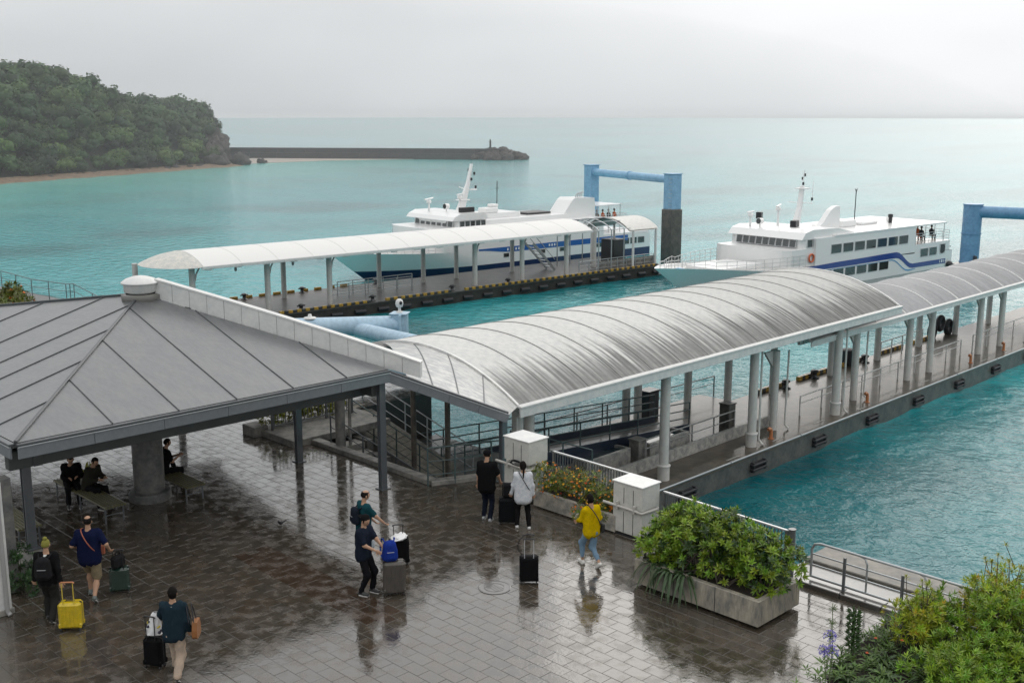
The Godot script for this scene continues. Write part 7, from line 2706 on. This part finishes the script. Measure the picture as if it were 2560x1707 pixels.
	backpack("small dark backpack worn over the teal shirt", Vector3(14.05, 1.22, -18.75) + Basis(Vector3.UP, deg_to_rad(75)) * Vector3(0, 0, -0.20), 75, Vector3(0.27, 0.38, 0.16), "ink", lin(0.015, 0.02, 0.03))
	suitcase("black cloth case with a crumpled white cloth on top", Vector3(14.70, 0, -18.35), -30, Vector3(0.42, 0.56, 0.27), "black_cloth", dark, 0.25, 0.7, false)
	crumpled(Vector3(14.68, 0.63, -18.33), "crumpled white cloth lying on the black cloth case", Vector3(0.24, 0.05, 0.16), 5)
	# man in black and woman in white by the cabinet
	person("person all in black beside the cabled white cabinet", Vector3(17.95, 0, -18.95), 120, {"h": 1.74, "stout": 1.06, "top_key": "pitch", "top": lin(0.010, 0.010, 0.011), "leg_key": "indigo", "leg": lin(0.012, 0.015, 0.026), "waist": 0.13, "hem": -0.06, "hands": [Vector3(0.24, 0.84, 0.05), Vector3(-0.28, 0.92, 0.20)], "feet": [Vector3(0.10, 0, 0.08), Vector3(-0.10, 0, -0.05)], "shoe": lin(0.32, 0.33, 0.34), "shoe_key": "pale", "hair": "short", "nod": 12, "cap": 1.0})
	person("person in white long shirt and striped black trousers with ponytail", Vector3(18.2, 0, -17.95), 140, {"h": 1.62, "sleeve": "long", "top_key": "white", "top": lin(0.66, 0.68, 0.71), "leg_key": "track_black", "leg": lin(0.012, 0.011, 0.012), "waist": 0.142, "hem": -0.10, "hands": [Vector3(0.30, 0.82, 0.14), Vector3(-0.27, 0.82, 0.04)], "feet": [Vector3(0.14, 0, 0.05), Vector3(-0.14, 0, -0.06)], "shoe": lin(0.62, 0.62, 0.61), "shoe_key": "white", "hair": "long"})
	sling("black crossbody strap with a pouch over the white shirt", "crossbody_bag", "bag", Vector3(18.2, 0, -17.95), 140, Vector3(0.10, 1.42, 0), Vector3(-0.17, 0.95, 0), 1.05, 0.17, Vector3(-0.2, 0.90, 0.10), Vector3(0.14, 0.18, 0.07), "black", lin(0.015, 0.015, 0.016))
	suitcase("big black case between the person in black and the person in white", Vector3(18.2, 0, -18.45), 130, Vector3(0.46, 0.60, 0.30), "black_hard", lin(0.009, 0.010, 0.011), 0.40, 0.35, false)
	var up := M.new()
	up.box(Vector3(0, 0.17, 0), Vector3(0.30, 0.34, 0.16), Basis(), 0.04)
	solo("hand_bag", up, mats["pack_black"], "black hand bag standing on the big black case", "bag", "", "", Vector3(18.22, 0.66, -18.47), deg_to_rad(130))
	crumpled(Vector3(18.30, 0.68, -18.22), "folded white paper on the big black case", Vector3(0.12, 0.03, 0.09), 8)
	# woman in yellow
	person("person in bright yellow hooded top and pale blue jeans", Vector3(17.62, 0, -15.28), 165, {"h": 1.62, "sleeve": "long", "top_key": "yellow", "top": lin(0.62, 0.43, 0.004), "leg_key": "pale_denim", "leg": lin(0.20, 0.31, 0.42), "legs": "crop", "waist": 0.130, "hem": -0.04, "top_name": "hooded_top", "hands": [Vector3(0.16, 1.02, 0.34), Vector3(-0.20, 0.96, 0.22)], "feet": [Vector3(0.08, 0.0, 0.20), Vector3(-0.06, 0.06, -0.26)], "pitch": [0.1, -0.65], "hip": 0.885, "shoe": lin(0.66, 0.64, 0.60), "shoe_key": "cream", "sole": lin(0.6, 0.58, 0.54), "hair": "bob", "nod": 10})
	sling("black strap and shoulder bag over the bright yellow top", "shoulder_bag", "bag", Vector3(17.62, 0, -15.28), 165, Vector3(0.11, 1.43, 0), Vector3(-0.19, 0.92, 0), 1.05, 0.18, Vector3(-0.24, 0.86, -0.02), Vector3(0.10, 0.22, 0.2), "black", lin(0.015, 0.015, 0.016))
	var ph := M.new()
	ph.box(Vector3.ZERO, Vector3(0.07, 0.14, 0.01), Basis(Vector3.RIGHT, -0.6), 0.004)
	solo("phone", ph, mat("phone_pale", lin(0.55, 0.6, 0.66), 0.3), "pale phone held by the person in the yellow top", "phone", "", "", Vector3(17.62, 1.06, -15.28) + Basis(Vector3.UP, deg_to_rad(165)) * Vector3(0.12, 0, 0.40), deg_to_rad(165))
	# the case standing alone
	suitcase("black case standing alone with its pull rods raised", Vector3(16.02, 0, -15.62), 135, Vector3(0.40, 0.55, 0.25), "black_lone", lin(0.008, 0.008, 0.009), 0.40, 0.55, false, 0.0, lin(0.4, 0.4, 0.42))
	var sl := M.new()
	sl.tube([Vector3(0.12, 1.00, 0), Vector3(0.20, 0.92, 0.0), Vector3(0.24, 0.80, 0.0), Vector3(0.22, 0.68, 0.0), Vector3(0.15, 0.60, 0.0)], 0.012, 6)
	sl.tube([Vector3(-0.12, 1.02, 0), Vector3(0.0, 1.05, 0.01), Vector3(0.14, 1.01, 0.0)], 0.014, 6)
	solo("loose_strap", sl, mats["case_trim"], "loose black strap looped over the lone case's grip", "strap", "", "", Vector3(16.09, 0, -15.69), deg_to_rad(135))
	# seated people
	seated("person in a sleeveless black top sitting and hugging one knee", Vector3(13.5, 0.45, -26.75), 75, lin(0.012, 0.012, 0.013), "sleeveless_black", true)
	seated("person in black bent forward on the bench of two", Vector3(11.32, 0.45, -27.45), -20, lin(0.010, 0.010, 0.011), "pitch", false)
	seated("person in dark olive bent over something on the bench of two", Vector3(11.5, 0.45, -26.85), 20, lin(0.035, 0.033, 0.026), "olive", false)

func seated(label: String, at: Vector3, yaw: float, col: Color, key: String, hug: bool) -> void:
	var s := {"h": 1.68, "hip": 0.09, "top_key": key, "top": col, "leg_key": "black", "leg": lin(0.012, 0.012, 0.014), "lean": 0.35, "nod": 25, "plain": true, "sleeve": "short" if hug else "long", "feet": [Vector3(0.14, -0.45 / 0.99, 0.52), Vector3(-0.13, -0.45 / 0.99, 0.46)], "hands": [Vector3(0.12, 0.34, 0.44), Vector3(-0.08, 0.32, 0.44)], "knee": Vector3(0, 1, 0.5), "hair": "short"}
	if hug:
		s.feet = [Vector3(0.12, -0.02, 0.30), Vector3(-0.13, -0.45 / 0.99, 0.46)]
		s.hands = [Vector3(0.05, 0.42, 0.42), Vector3(-0.05, 0.40, 0.40)]
		s.lean = 0.18
		s.nod = 5
	person(label, at, yaw, s)

func crumpled(at: Vector3, label: String, size: Vector3, sd: int) -> void:
	var m := rock(sd, size, Vector3.ZERO)
	solo("white_cloth", m, mat("paper_white", lin(0.72, 0.72, 0.72), 0.8), label, "cloth", "", "", at, 0.5)
func carrier_bag(at: Vector3) -> void:
	var t := thing("plastic_bag", "white plastic bag printed with dark marks on the black case", "bag", at, deg_to_rad(120))
	var rows := []
	var nz := FastNoiseLite.new()
	nz.seed = 3
	nz.frequency = 8.0
	for j in 9:
		var y := j / 8.0
		var row := PackedVector3Array()
		for i in 16:
			var a := -TAU * i / 16
			var k := 1.0 + 0.35 * nz.get_noise_2d(cos(a) + y, sin(a) + y * 2.0)
			var rr := Vector2(0.17, 0.11) * (0.9 - 0.55 * y * y) * k
			row.append(Vector3(cos(a) * rr.x - 0.08 * y, y * 0.42, sin(a) * rr.y))
		rows.append(row)
	var m := M.new()
	m.loft(rows, true)
	part(t, "bag", m, mat("paper_white", lin(0.72, 0.72, 0.72), 0.8))
	var r := RandomNumberGenerator.new()
	r.seed = 8
	for i in 14:
		var a := -TAU * r.randf()
		var y := r.randf_range(0.1, 0.6)
		var d := Vector3(cos(a), 0, sin(a))
		var p := Vector3(cos(a) * 0.17 * (0.93 - 0.5 * y * y) - 0.08 * y, y * 0.42, sin(a) * 0.115 * (0.93 - 0.5 * y * y))
		m = M.new()
		m.ellipsoid(p, Vector3(0.03, 0.022, 0.03) * r.randf_range(0.6, 1.2), 7, 5)
		part(t, "print", m, mat("print_dark" if i % 3 > 0 else "print_yellow", lin(0.03, 0.03, 0.05) if i % 3 > 0 else lin(0.5, 0.4, 0.03), 0.7))
func tote(at: Vector3, yaw: float) -> void:
	var t := thing("tote_bag", "tan leather tote bag on the shoulder of the person in teal sweater", "bag", at + Vector3(0, 0, 0.0), deg_to_rad(yaw))
	var leather := mat("tan_leather", lin(0.26, 0.10, 0.025), 0.5, {"tex": "soft", "scale": 2.0, "world": false})
	var m := M.new()
	m.slab(Vector3(-0.06, -0.22, 0), Vector3(0, 0, -1), Vector3.UP, PackedVector2Array([Vector2(-0.12, 0), Vector2(0.12, 0), Vector2(0.16, 0.05), Vector2(0.15, 0.16), Vector2(0.11, 0.30), Vector2(-0.11, 0.30), Vector2(-0.15, 0.16), Vector2(-0.16, 0.05)]), 0.09)
	part(t, "bag", m, leather)
	for x in [-0.0, -0.09]:
		m = M.new()
		m.tube([Vector3(x - 0.0, 0.07, 0.09), Vector3(x + 0.03, 0.28, 0.05), Vector3(x + 0.05, 0.40, 0.0), Vector3(x + 0.03, 0.28, -0.05), Vector3(x, 0.07, -0.09)], 0.010, 6)
		part(t, "strap", m, mat("strap_dark", lin(0.02, 0.02, 0.025), 0.6))
